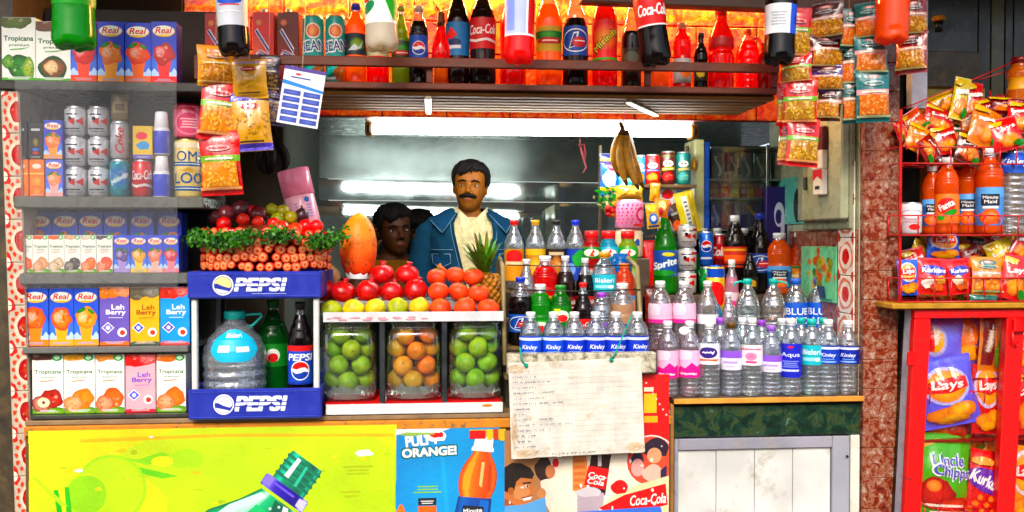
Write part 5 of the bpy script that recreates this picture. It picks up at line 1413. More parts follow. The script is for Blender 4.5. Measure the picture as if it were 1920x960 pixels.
for r_ in range(5):
    for c_ in range(2):
        a.rect(.06 + c_ * .48, .04 + r_ * .118, .47 + c_ * .48, .125 + r_ * .118, '#3a4a9c'); a.rect(.12 + c_ * .48, .07 + r_ * .118, .41 + c_ * .48, .092 + r_ * .118, '#8a98d0')
        for q in range(1): a.ell(.265 + c_ * .48, .083 + r_ * .118, .17, .03, '#5666b4', '#3a4a9c')
a.emit(b, lambda u, v, o: ((u - .5) * w_, -o, (v - .5) * h_))
t = thing('tablet_card', 'white card of blue blister tablets hanging tilted at upper left', 'card', p, (0, R(9), R(4)))
b.build('card', 'paper', t); b = B(); b.tube([(-.01, 0, h_/2 - .006), (-.02, .02, h_/2 + .08), (-.05, .10, h_/2 + .30)], .0012, '#c8c0a8', 5); b.build('cord', 'cloth', t)
# ------------------------------------------------------------------ fruit stand in the middle
YF = 3.0; fx0, fx1 = X(606, YF, 600), X(944, YF, 600); fzu = Z(592, YF, 775); fzd = Z(766, YF, 775)
fzu_top, fzu_bot = Z(585, YF, 775), Z(603, YF, 775)
t = thing('fruit_stand', 'white metal two tier stand holding fruit above and glass jars below', 'stand', ((fx0 + fx1) / 2, YF, CZ))
fw_ = fx1 - fx0; hw = fw_ / 2
zt0, zt1 = fzu_bot - CZ, fzu_top - CZ; zd0, zd1 = .004, Z(756, YF, 775) - CZ
bx('top_tray', 'metal', '#c6c8cc', -hw, hw, 0, .30, zt0, zt1 - .006, .003, t); bx('front_lip', 'enamel', '#d6d5d6', -hw, hw, -.004, -.0005, zt0, zt1 + .001, .001, t)
bx('bottom_tray', 'enamel', '#dcdcda', -hw + .008, hw - .002, 0, .30, zd0, zd1 - .004, .003, t); bx('front_lip', 'enamel', '#e2e2e0', -hw + .008, hw - .002, -.004, -.0005, zd0, zd1, .001, t)
b = B()
for i in range(14): b.ball((-hw + .02 + .3 * (i / 13) + .01 * math.sin(i * 3), -.005, zt0 + .012 + .004 * math.sin(i * 2.2)), .006 + .004 * abs(math.sin(i)), '#e0a0a8', 8, 5, sq=(1.6, .1, .4))
b.build('stain', 'matte', t)
b = B(); b.ball((hw - .055, -.0048, zd1 - .010), .010, '#e08a28', 10, 6, sq=(1.7, .08, .5)); b.build('sticker', 'paper', t)
for px in (716, 833): bx('divider', 'metal', '#54585a', X(px, YF) - t.location.x - .009, X(px, YF) - t.location.x + .009, .004, .02, zd1, zt0 - .0008, .002, t)
bx('rear_panel', 'metal', '#3c4042', -hw + .01, hw - .01, .285, .297, zd1, zt0 - .001, 0, t)
for px0, px1 in ((608, 715), (722, 831), (838, 941)):
    bx('red_mat', 'cloth', '#c0201c', X(px0, YF) - t.location.x, X(px1, YF) - t.location.x, .002, .27, zd1 - .0035, zd1 + .003, .001, t)
JX = [656, 776, 890]; YJ = YF + .112
zj = CZ + zd1 + .004; Hj = fzu_bot - .006 - zj
fruit_c = [('lime', ['#8fae1c', '#7da018', '#6f9a14', '#9ab820'], 'plump green lime in the left glass jar', 'limes in the left jar'),
           ('orange', ['#f08a10', '#ee7a0c', '#e89a1c', '#c89a20'], 'small orange fruit in the middle glass jar', 'oranges in the middle jar'),
           ('lime', ['#82b014', '#74a810', '#6a9a12', '#90ba1c'], 'plump green lime in the right glass jar', 'limes in the right jar')]
rd = random.Random(21)
for i, px in enumerate(JX):
    x = X(px, YJ, 690); rj = (51, 52, 51)[i] * mpp(px, 690, YJ)
    t = thing('glass_jar', ('left glass jar holding green limes', 'middle glass jar holding orange fruit', 'right glass jar holding green limes')[i], 'jar', (x, YJ, zj), group='fruit jars on the stand')
    sqm = lambda a, z: 1.0 / max(abs(math.sin(a)) ** 5 + abs(math.cos(a)) ** 5, 1e-6) ** .2 * .965
    b = B(); pr = [(0, rj*.9), (.008, rj), (Hj*.84, rj), (Hj*.885, rj*.95), (Hj*.905, rj*.86), (Hj*.91, rj*.86), (Hj*.985, rj*.86), (Hj, rj*.88)]
    b.lathe(pr, C('#f2faf4'), 40, rmod=sqm, cap=False); b.lathe([(.0, .001), (.0005, rj*.9)], C('#e4f0ea'), 40, rmod=sqm, cap=False)
    b.build('jar_body', 'jar_glass', t)
    b = B(); b.lathe([(Hj*.91, rj*.885), (Hj*.925, rj*.90), (Hj*.94, rj*.885)], C('#dfeae4'), 40, rmod=sqm, cap=False); b.lathe([(Hj*.96, rj*.885), (Hj*.975, rj*.90), (Hj*.99, rj*.885)], C('#dfeae4'), 40, rmod=sqm, cap=False); b.build('rim', 'jar_glass', t)
    # crumpled plastic at the jar's bottom
    b = B(); b.grid(lambda u, v: (rj * .9 * (2*u-1), -rj * .9 + rj * 1.8 * v, .012 + .016 * (noise.noise(Vector((u * 9, v * 9, i))) + .5) + .010 * noise.noise(Vector((u * 23, v * 23, i)))), 26, 26, '#d4d8da', smooth=False)
    b.grid(lambda u, v: (rj * .93 * math.sin((u - .5) * 2.6) , -rj * .93 * math.cos((u - .5) * 2.6), .004 + .042 * v * (1 + .5 * noise.noise(Vector((u * 8, i, 0)))) + .002 * noise.noise(Vector((u * 20, v * 9, i)))), 30, 6, '#d0d4d8', smooth=False)
    o = b.build('plastic_wrap', 'wrap', None, (x, YJ, zj + .002)); tag(o, 'crumpled clear plastic under the fruit of the %s jar' % ('left', 'middle', 'right')[i], 'plastic wrap')
    rf = (19.8, 19.2, 19.8)[i] * mpp(px, 690, YJ)
    kind, cols, lb, gp = fruit_c[i]; place = []
    nl = 4; z0 = .026
    for l in range(nl):
        z = z0 + rf + l * rf * 1.48; off = (l % 2) * .5 + .06 * l
        nring = 4
        for k in range(nring):
            an = 2 * PI * (k + off) / nring; rr_ = rj * .955 - rf * 1.02
            place.append((rr_ * math.sin(an) * 1.02, -rr_ * math.cos(an), z + rd.uniform(-.004, .004)))
    for k, q in enumerate(place):
        b = B(); cl = cols[rd.randrange(4)]; r2 = rf * rd.uniform(.93, 1.02)
        c2 = mix(C(cl), C('#d8c830') if kind == 'lime' else C('#f0a828'), rd.random() * .45)
        b.ball((0, 0, 0), r2, lambda s, i_, cl=cl, c2=c2, k=k: mix(mix(C(cl), c2, max(0, s)), c2, max(0, min(1, .4 + 1.4 * noise.noise(Vector((s * 1.6 + k, i_ * .4, k)))))), 18, 12, sq=(1, rd.uniform(.94, 1.04), rd.uniform(.90, 1.0)), nz=.09, seed=k)
        b.lathe([(r2*.93, r2*.10), (r2*.965, r2*.08), (r2*.97, .0002)], C('#7a8a30' if kind == 'lime' else '#8a7a30'), 8)
        o = b.build(kind, 'rind', None, (x + q[0], YJ + q[1], zj + q[2]), (rd.uniform(-2, 2), rd.uniform(-2, 2), rd.random() * 6)); tag(o, lb, kind, gp)

def fruit(kind, px, py, rp, Y, cols, label, group, sq=.92, crown=False, mat='fruit', nz=.05, calyx=None, seed=0):
    p = at(px, py, Y); r_ = rp * mpp(px, py, Y); b = B(); c1, c2 = C(cols[0]), C(cols[1]); rd_ = random.Random(px * 7 + py)
    b.ball((0, 0, 0), r_, lambda s, i: mix(mix(c1, c2, .5 + .5 * s), mix(c1, C('#5a1a08'), .35), max(0, min(.8, 1.3 * noise.noise(Vector((s * 1.5 + px, math.sin(i * .31) * 1.4, py)))))), 20, 13, sq=(1, rd_.uniform(.95, 1.05), sq * rd_.uniform(.96, 1.04)), nz=nz * 1.9, seed=px % 17)
    t = thing(kind, label, kind, p, (0, 0, 0), group); b.build('flesh', mat, t); t.rotation_euler = (rd_.uniform(-.35, .35), rd_.uniform(-.35, .35), rd_.uniform(0, 6))
    k = B()
    if crown:
        k.lathe([(r_*sq*.93, r_*.24), (r_*sq*1.10, r_*.19), (r_*sq*1.25, r_*.27), (r_*sq*1.12, r_*.14)], C(cols[0]), 18, rmod=lambda a, z: 1 + (.22 * math.cos(6 * a) if z > r_*sq*1.2 else 0), cap=False); k.build('crown', 'rind', t)
    elif calyx:
        for q in range(5):
            a = q * 2 * PI / 5; k.ball((r_*.20*math.sin(a), r_*.20*math.cos(a), r_*sq*.965), r_*.16, calyx, 8, 5, sq=(1, 1, .25))
        k.build('calyx', 'rind', t)
    return t
GL, GP, GO = 'limes along the front of the fruit stand', 'pomegranates on the fruit stand', 'oranges on the fruit stand'
for px, py, c, lb in ((622, 581, ('#a8b020', '#b8c030'), 'green lime at the left end of the stand front'), (663, 580, ('#d8c018', '#e0d030'), 'yellow lime next to the leftmost green one'), (704, 579, ('#e0c818', '#e8d838'), 'brightest yellow lime in the middle of the row'), (746, 577, ('#b0b828', '#c0c83c'), 'pale green lime between the two yellow ones'), (786, 576, ('#e0b418', '#e8cc38'), 'yellow lime beside the oranges')):
    fruit('lime', px, py, 20, 3.055, c, lb, GL, .95, mat='rind')
for px, py, r_, Y, lb in ((610, 545, 22, 3.16, 'pomegranate at the far left, partly behind the crate'), (643, 549, 24, 3.13, 'pomegranate above the two leftmost limes'), (690, 547, 24, 3.13, 'pomegranate second in the front row below the papaya'), (735, 548, 22, 3.13, 'pomegranate third in the front row'), (780, 545, 23, 3.13, 'pomegranate touching the oranges'), (717, 516, 23, 3.19, 'upper pomegranate beside the papaya'), (764, 516, 22, 3.19, 'upper pomegranate in front of the dark face')):
    fruit('pomegranate', px, py, r_, Y, ('#b80e14', '#cc1a16'), lb, GP, .93, crown=True)
for px, py, r_, Y, lb in ((826, 578, 21, 3.055, 'orange at the left of the bottom row'), (872, 577, 22, 3.055, 'orange in the middle of the bottom row'), (916, 579, 21, 3.055, 'orange at the right end of the bottom row'), (822, 547, 20, 3.10, 'orange on the left of the middle row'), (860, 547, 20, 3.10, 'orange in the centre of the pile'), (898, 550, 20, 3.10, 'orange on the right of the middle row'), (819, 520, 19, 3.15, 'orange on the left of the top row'), (855, 517, 19, 3.15, 'orange in the middle of the top row'), (887, 519, 20, 3.15, 'orange on the right of the top row')):
    fruit('orange', px, py, r_, Y, ('#ee4a10', '#f06a14'), lb, GO, .86, calyx='#6a7a28', mat='rind', nz=.03)
# a riser so the rear fruit stands on something
o = bx('fruit_riser', 'enamel', '#8a8c8c', fx0 + .02, fx1 - .02, 3.10, 3.29, fzu_top - .004, Z(560, 3.2, 760), .004); tag(o, 'low grey riser hidden under the rear fruit of the stand', 'riser')
# papaya standing upright
p = at(671, 520, 3.22); Hp = 122 * mpp(671, 460, 3.22); rp = 34.5 * mpp(671, 460, 3.22)
t = thing('papaya', 'large orange yellow papaya standing upright on the fruit stand', 'papaya', p, (0, R(1.5), 0))
def pcol(a, z): return 1
b = B(); pr = []
for k in range(23):
    f = k / 22; pr.append((f * Hp, max(.0005, rp * (.62 + .55 * f - .05 * f) * (1 if f < .5 else 1) if f < .0 else rp * [.42, .62, .74, .82, .88, .925, .955, .975, .99, 1, 1, .995, .985, .965, .94, .905, .86, .80, .72, .62, .49, .32, .10][k])))
def pc(z):
    f = z / Hp; return mix(C('#f0620c'), C('#e8a418'), max(0, (f - .25) / .75)) if f > .25 else mix(C('#e8501a'), C('#f0620c'), f / .25)
b.lathe(pr, pc, 30, rmod=lambda a, z: 1 + .022 * math.cos(5 * a + .6) + .012 * math.sin(2 * a))
rd = random.Random(4); m0 = 0
b.build('flesh', 'rind', t)
b = B()
for k in range(22):
    an = rd.uniform(-1.3, 1.3); f = rd.uniform(.1, .92); i = int(f * 22); r_ = pr[i][1]
    b.ball((r_ * math.sin(an) * 1.012, -r_ * math.cos(an) * 1.012, f * Hp), .002 + .0035 * rd.random(), rd.choice(['#7a4a10', '#8a7a18', '#a03a10', '#5a6a18']), 8, 6, sq=(1, .25, 1.8))
b.build('spots', 'rind', t)
b = B(); b.lathe([(-.004, rp*.62), (.018, rp*.66), (.022, rp*.60)], lambda z: C('#d8dcdc'), 22, cap=False, rmod=lambda a, z: 1 + .08 * math.sin(9 * a)); b.build('paper_collar', 'paper', t)
# pineapple
p = at(914, 578, 3.20); m_ = mpp(914, 540, 3.20); Hb, rb_ = 68 * m_, 27 * m_
t = thing('pineapple', 'pineapple with short green leaf tuft behind the oranges', 'pineapple', p, (0, R(-4), 0))
b = B(); pr = [(0, rb_*.6), (Hb*.08, rb_*.82), (Hb*.25, rb_*.98), (Hb*.5, rb_), (Hb*.75, rb_*.92), (Hb*.92, rb_*.7), (Hb, rb_*.35)]
b.lathe(pr, C('#7a5418'), 20)
for r_ in range(9):
    z = Hb * (.06 + r_ * .10); k = 0
    while k < len(pr) - 2 and pr[k+1][0] < z: k += 1
    q = (z - pr[k][0]) / (pr[k+1][0] - pr[k][0]); rr_ = pr[k][1] * (1 - q) + pr[k+1][1] * q
    for i in range(12):
        a = 2 * PI * (i + .5 * (r_ % 2)) / 12
        b.ball((rr_ * math.sin(a), -rr_ * math.cos(a), z), rb_ * .25, '#a8741c' if (i + r_) % 3 else '#8a5a18', 8, 6, sq=(1, 1, .9)); b.ball((rr_ * 1.10 * math.sin(a), -rr_ * 1.10 * math.cos(a), z), rb_ * .07, '#3a280c', 6, 4)
b.build('body', 'rind', t)
b = B(); rd = random.Random(8)
for i in range(46):
    a = rd.random() * 2 * PI; tl = i / 46; ln = (40 + 34 * rd.random()) * m_; sp = (1.0 - tl) * .9 + .1
    d = Vector((math.sin(a) * sp, -math.cos(a) * sp, 1.1)).normalized(); s_ = d.cross(Vector((0, 0, 1))).normalized() * .0085
    base = Vector((math.sin(a) * rb_ * .2, -math.cos(a) * rb_ * .2, Hb * .95 + tl * .03)); cl = mix(C('#3f5a24'), C(rd.choice(['#7a7a2c', '#56803a', '#8a6a2a', '#7ac04a'])), rd.random())
    P = [base, base + d * ln * .5, base + d * ln * .85 + Vector((d.x, d.y, 0)) * .006, base + d * ln + Vector((d.x * .02, d.y * .02, -.006))]
    n = b.add([tuple(P[0] - s_), tuple(P[0] + s_), tuple(P[1] + s_ * .9), tuple(P[2] + s_ * .55), tuple(P[3]), tuple(P[2] - s_ * .55), tuple(P[1] - s_ * .9)]); b.face((n, n+1, n+2, n+6), cl); b.face((n+6, n+2, n+3, n+5), cl); b.face((n+5, n+3, n+4), cl)
b.build('leaf_tuft', 'leaf', t)
b = B(); q = at(834, 508, 3.17); b.tube([q + Vector((.03, .03, -.025)), q, q + Vector((-.022, -.02, .018))], [.008, .0085, .0075], '#c86a48', 10); o = b.build('carrot_stub', 'fruit'); tag(o, 'short carrot stub sticking out between the oranges', 'carrot')

# ------------------------------------------------------------------ the man behind the counter, and two figures built for mirror reflections
def man_at(px, py, Y): return at(px, py, Y)
YM = 3.98; pm = at(881, 352, YM)
man, HMm = person('man with black moustache in blue denim jacket over a cream shirt, standing behind the counter', (pm.x, YM, 0), R(8), '#8e5830', (R(-3), R(3), R(-16)), scale=.95, moustache=True, voxel=.0055)
man.location.z = pm.z - 1.600 * .95
shirt(man, '#cdbf9a'); shirt_collar(man, '#dccfaa'); denim_jacket(man); trousers(man, '#2a2a30')
b = B()
for k in range(5): b.ball((0, -.128 + k * .002, 1.36 - k * .07), .0055, '#e8e4d8', 8, 5, sq=(1, .4, 1))
b.build('button', 'plastic', man)
YB = 4.25; pb = at(738, 432, YB)
boy, HMb = person('young man in brown yellow shirt with phone at his ear, built for a mirror reflection', (pb.x, YB, pb.z - 1.600), R(12), '#4c2a16', (R(2), R(-4), R(10)), hairc='#0a0806', arm='phone', voxel=.0048, hair_long=.02)  # solid figure standing in for a reflection in the back mirror
shirt(boy, '#8a5a18', sleeve=.3); trousers(boy, '#262a33')
b = B(); b.box(-.022, .022, -.006, .006, -.055, .055, '#14161a', 0, .004); o = b.build('mobile_phone', 'plastic', None, tuple(Vector((pb.x, YB, pb.z - 1.600)) + Matrix.Rotation(R(12), 3, 'Z') @ Vector((-.098, -.038, 1.575))), (R(10), R(-8), R(75))); tag(o, 'dark mobile phone held at the ear of the young man', 'phone')
YG = 4.52; pg = at(784, 440, YG)
girl, _ = person('figure built for a mirror reflection, dark haired, behind the moustached man and the phone holder', (pg.x, YG, pg.z - 1.600), R(8), '#4a2a16', (R(4), R(0), R(8)), hairc='#0a0807', voxel=.008, hair_long=.05, scale=1.0)  # another mirror reflection built as a solid figure
shirt(girl, '#24323c'); trousers(girl, '#1c1c22')

# ------------------------------------------------------------------ tiered rack of small bottles
t = thing('bottle_rack', 'weathered wooden stepped rack with wires holding small bottles', 'rack', (0, 0, 0))
kx0, kx1 = X(944, 3.06, 600), X(1212, 3.06, 600)
rows = []
for Y, ycap, Hr in ((3.03, 586, .205), (3.13, 530, .215), (3.235, 483, .215), (3.36, 413, .255)): rows.append((Y, Z(ycap, Y, 1080) - Hr))
for k, (Y, z) in enumerate(rows):
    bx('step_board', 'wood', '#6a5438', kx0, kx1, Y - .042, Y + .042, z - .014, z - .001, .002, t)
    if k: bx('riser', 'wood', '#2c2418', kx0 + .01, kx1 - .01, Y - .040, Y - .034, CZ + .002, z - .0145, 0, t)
for px in (947, 1207):
    x = X(px, 3.0, 560); b = B(); b.tube([(x, 3.0, CZ + .16), (x, 3.10, Z(500, 3.1, px)), (x, 3.25, Z(484, 3.2, px))], .008, '#8a7a58', 6); b.build('post', 'wood', t)
for py, Y in ((497, 3.20), (543, 3.10)):
    b = B(); b.tube([(kx0 + .02, Y - .035, Z(py, Y - .035, 950)), ((kx0 + kx1) / 2, Y - .038, Z(py + 2, Y, 1080)), (kx1 - .02, Y - .035, Z(py, Y - .035, 1200))], .0022, '#3a3a34', 6); b.build('wire', 'metal', t)
bx('front_plank', 'mottled_plank', '#ffffff', X(950, 2.965, 672), X(1228, 2.965, 672), 2.945, 2.985, Z(700, 2.965, 1080), Z(661, 2.965, 1080), .004, t)
bx('rear_board', 'wood', '#3a2e20', kx0, kx1, 3.42, 3.43, CZ + .002, rows[3][1] + .10, 0, t)
GR = ['bottles in the front row of the rack', 'bottles in the second row of the rack', 'bottles in the third row of the rack', 'bottles in the back row of the rack']
ordw = ['first from the left', 'second', 'third', 'fourth', 'fifth', 'last']
for i, px in enumerate((995, 1038, 1077, 1117, 1155, 1195)):
    wl = .30 if i > 1 else .28
    bt('water_bottle', 'blue labelled clear water bottle, %s in the front row of the rack' % ordw[i], px, 585, 42, rows[0][0], rows[0][1], 'water', None, '#eef0f2', labs=[(.28, .62, '#1d4cc4' if i < 2 else '#1436b4', art_water('Kinley'))], group=GR[0], clear='#d4e6f0', rz=-6 + 5 * i)
Y, z = rows[1]
bt('cola_bottle', 'dark cola bottle with blue cap at the left of the second rack row', 976, 520, 46, Y, z, 'cola', '#140a08', '#2036b0', .72, [(.20, .46, '#2050a8', art_thums)], GR[1], '#c8c0bc')
bt('soda_bottle', 'bright green soda bottle with white cap', 1013, 533, 42, Y, z, 'bulb', '#169a20', '#eef0ee', .86, [(.12, .42, '#2a9a38', lambda a: (a.ell(.5, .6, .4, .3, '#e8f4e0'), a.ell(.5, .5, .2, .2, '#d83020')))], GR[1], '#80d888')
bt('soda_bottle', 'dark green lemon soda bottle with green cap and swirl mark', 1051, 535, 42, Y, z, 'bulb', '#087a2c', '#16803c', .9, [(.28, .66, '#0c7430', lambda a: (a.ell(.5, .55, .32, .26, '#d8f0d8'), a.ell(.56, .46, .18, .16, '#e02820'), a.text('7', .38, .66, w=.2, h=.4, col='#e0e820', bold=.05)))], GR[1], '#40b060')
bt('cola_bottle', 'small cola bottle with bright red cap', 1093, 530, 38, Y, z, 'taper', '#1a0a08', '#d81420', .82, [(.18, .42, '#c81820', art_cola_script)], GR[1], '#b8aca8')
bt('water_bottle', 'small clear bottle with purple cap', 1128, 549, 42, Y, z, 'water', None, '#9a48c0', labs=[(.2, .42, '#9a6ac8', art_violet)], group=GR[1], clear='#ccd4e0')
bt('juice_bottle', 'squat bottle of pale peach drink with white cap', 1167, 531, 44, Y, z, 'bulb', '#d8b090', '#f0f0f0', .66, [(.06, .34, '#e88a20', lambda a: (a.ell(.4, .4, .3, .3, '#e82c18', '#c81808', nz=.4), a.ell(.7, .6, .2, .2, '#f4c028'), a.rect(0, .82, 1, 1, '#2038a0')))], GR[1], '#e8dcd8')
Y, z = rows[2]
bt('water_bottle', 'slim clear bottle with white cap at the left of the third rack row', 987, 486, 36, Y, z, 'taper', None, '#eceeee', group=GR[2], clear='#d4dcdc')
bt('juice_bottle', 'round bottle of bright red drink with white cap', 1022, 480, 46, Y, z, 'bulb', '#d8120c', '#f0f0f0', .84, [(.1, .36, '#e8a820', art_mirinda)], GR[2], '#f0c0b8')
bt('cola_bottle', 'small dark brown bottle with white cap in the third rack row', 1060, 480, 38, Y, z, 'taper', '#2c1812', '#eef0ee', .74, [(.1, .34, '#7a1c20', art_cola_script)], GR[2], '#d4ccc4')
bt('cola_bottle', 'small black cola bottle with white cap right of the brown one', 1097, 484, 34, Y, z, 'taper', '#100808', '#f2f2f2', .72, [(.12, .36, '#b81c24', art_cola_script)], GR[2], '#ccc8c4')
bt('water_bottle', 'clear water bottle with yellow cap and turquoise label', 1133, 473, 46, Y, z, 'water', None, '#c8962c', labs=[(.40, .66, '#24b4c4', art_bis)], group=GR[2], clear='#b8ccd8')
bt('juice_bottle', 'round bottle of orange drink at the right of the third rack row', 1171, 494, 40, Y, z, 'bulb', '#e05a10', '#e8762c', .92, [(.1, .4, '#f08a28', art_mm)], GR[2], '#f0b890')
Y, z = rows[3]
for px, cp, lq, la, lb in ((964, '#dc1418', '#d8a03c', lambda a: (a.rect(0, .0, 1, .5, '#e09a28'), a.ell(.5, .75, .34, .22, '#c81c18'), a.rect(.1, .5, .9, .6, '#f0d8b0')), 'clear bottle with red cap and red orange label'),
                           (1004, '#e0b010', '#e0b838', lambda a: (a.ell(.5, .4, .4, .3, '#f0c828', '#c89010', nz=.3), a.rect(0, .8, 1, 1, '#e0b820')), 'clear bottle with yellow cap and yellow label'),
                           (1043, '#1c1c1c', '#4a3018', lambda a: (a.rect(0, 0, 1, 1, '#2a1a14'), a.ell(.5, .45, .3, .3, '#d08a38', '#6a3a14', nz=.4), a.rect(.2, .8, .8, .9, '#c8b898')), 'clear bottle with black cap and dark brown label'),
                           (1079, '#1c3cd0', '#3a6ab8', lambda a: (a.rect(0, 0, 1, 1, '#1c3c9a'), a.ell(.68, .68, .3, .26, '#1c9a4a', nz=.3), a.ell(.3, .35, .2, .2, '#7aa0e0')), 'clear bottle with blue cap and blue green label')):
    bt('soda_bottle', lb + ' in the back row of the rack', px, 413, 37, Y, z, 'cola', None, cp, labs=[(.12, .58, '#b8862c' if px < 1010 else '#2a1a14' if px < 1060 else '#1c3c9a', la)], group=GR[3], clear='#dce4e4')
for px, top, c1, c2, lb in ((1109, '#c8140c', '#b81c10', '#2c7a34', 'red sports drink with orange cap and green label'), (1141, '#c8140c', '#1aa8c8', '#18a0b8', 'turquoise sports drink with red cap'), (1177, '#c8140c', '#98b418', '#3a9a34', 'lime green sports drink with red cap')):
    bt('sports_bottle', lb, px, 433, 39, Y - .01, z, 'wide', c1, '#dc1a14', .90, [(.52, .72, c2, lambda a: (a.ell(.5, .5, .3, .32, '#e8e8d8'), a.poly([(.42, .2), (.56, .85), (.62, .5), (.54, .5), (.6, .2)], '#e84818'))), (.10, .34, c1, lambda a: a.ell(.5, .5, .3, .4, mix(cc(c2), C('#ffffff'), .3)))], GR[3], '#d8b8a8')
bt('sports_bottle', 'deep blue drink bottle lying behind the turquoise label bottle', 1163, 462, 44, rows[2][0] + .06, rows[2][1] + .03, 'wide', '#1470b8', None, .88, group=GR[2])

# ------------------------------------------------------------------ price board and posters
YQ = 2.93
def signboard(name, label, cat, pts, Y, th, col, artf, mat='print', roll=0, parent=None):
    """a flat board cut to its own outline (photo corners give its size and place)"""
    P = [at(x, y, Y) for x, y in pts]; cx_ = sum(p.x for p in P) / len(P); cz_ = sum(p.z for p in P) / len(P)
    x0, x1 = min(p.x for p in P), max(p.x for p in P); z0, z1 = min(p.z for p in P), max(p.z for p in P)
    b = B(); n = len(P); i0 = b.add([(p.x - cx_, 0, p.z - cz_) for p in P]); i1 = b.add([(p.x - cx_, th, p.z - cz_) for p in P]); c = cc(col)
    b.face([i0 + i for i in range(n)], c); b.face([i1 + i for i in range(n)][::-1], c)
    for i in range(n): j = (i + 1) % n; b.face((i0 + j, i0 + i, i1 + i, i1 + j), c)
    a = Art(x1 - x0, z1 - z0); artf(a); a.emit(b, lambda u, v, o: (x0 - cx_ + u * (x1 - x0), -o, z0 - cz_ + v * (z1 - z0)))
    o = b.build(name, mat, None, (cx_, Y, cz_)); return tag(o, label, cat)
# the hand-written price list
t = thing('price_board', 'grubby white board with handwritten price list tied under the bottle rack', 'price board', tuple(at(1082, 765, YQ)), (R(-3), R(-1.6), R(.5)))
w_, h_ = 253 * mpp(1082, 765, YQ), 178 * mpp(1082, 765, YQ)
b = B(); b.box(-w_/2, w_/2, 0, .006, -h_/2, h_/2, '#d8d3c8', 0, .002)
a = Art(w_, h_); rd = random.Random(31)
for i in range(34): a.ell(rd.random(), rd.choice([rd.random() * .10, 1 - rd.random() * .08, rd.random()]), .02 + .05 * rd.random(), .01 + .03 * rd.random(), mix(C('#d8d3c8'), C('#b8a48a'), .25 + .4 * rd.random()), C('#d8d3c8'), nz=.5, seed=i)
for q in ((.06, .93, .09, .06), (.94, .06, .10, .06), (.10, .05, .14, .05), (.03, .3, .03, .3)): a.ell(q[0], q[1], q[2], q[3], '#b89c7c', '#d8d3c8', nz=.4, seed=int(q[0] * 100))
for r_ in range(15): a.rect(.02, .93 - r_ * .056, .98, .932 - r_ * .056, '#c9c8c4')
for c_ in (.5, .62, .78): a.rect(c_, .1, c_ + .003, .94, '#cccac6')
def scribble(x0, y, x1, col):
    x = x0
    while x < x1:
        h1 = .007 + .014 * rd.random(); s = rd.uniform(-.008, .010); wd = .002 + .002 * rd.random()
        k = rd.random()
        a.poly([(x, y - h1), (x + wd, y - h1), (x + wd + s, y + h1), (x + s, y + h1)], col)
        if k < .6: a.poly([(x, y + h1 * .2), (x + .014, y + h1 * rd.uniform(-.3, 1)), (x + .015, y + h1 * .2 + .008), (x, y + h1 * .2 + .008)], col)
        x += .012 + .008 * rd.random() if rd.random() > .12 else .03
for r_ in range(15):
    y = .90 - r_ * .056; cl = rd.choice(['#8a8a92', '#9a9aa0', '#7c7c84'])
    scribble(.03, y, .13 + .09 * rd.random(), cl)
    if rd.random() < .6: scribble(.22, y, .26 + .22 * rd.random(), cl)
    if rd.random() < .25: scribble(.66, y, .72, '#bcbcbc')
scribble(.3, .03, .62, '#7a7a80')
a.emit(b, plane_map(w_, h_, Matrix.Translation((0, 0, -h_/2))), step=.00004); b.build('board', 'matte', t)
for s_, q in ((-1, ((-.37, .47), (-.40, .52), (-.41, .66))), (1, ((.27, .49), (.30, .56), (.44, .96)))):
    b = B(); P = [Vector((u * w_, -.004 - .003 * k, v * h_)) for k, (u, v) in enumerate(q)]; P[-1].y = -.0; P = [P[0] + Vector((.006, .006, .004))] + P
    b.tube(P, .0028, '#1c9a86', 7); b.ball(P[1], .007, '#1c9a86', 8, 6); b.build('string', 'cloth', t)

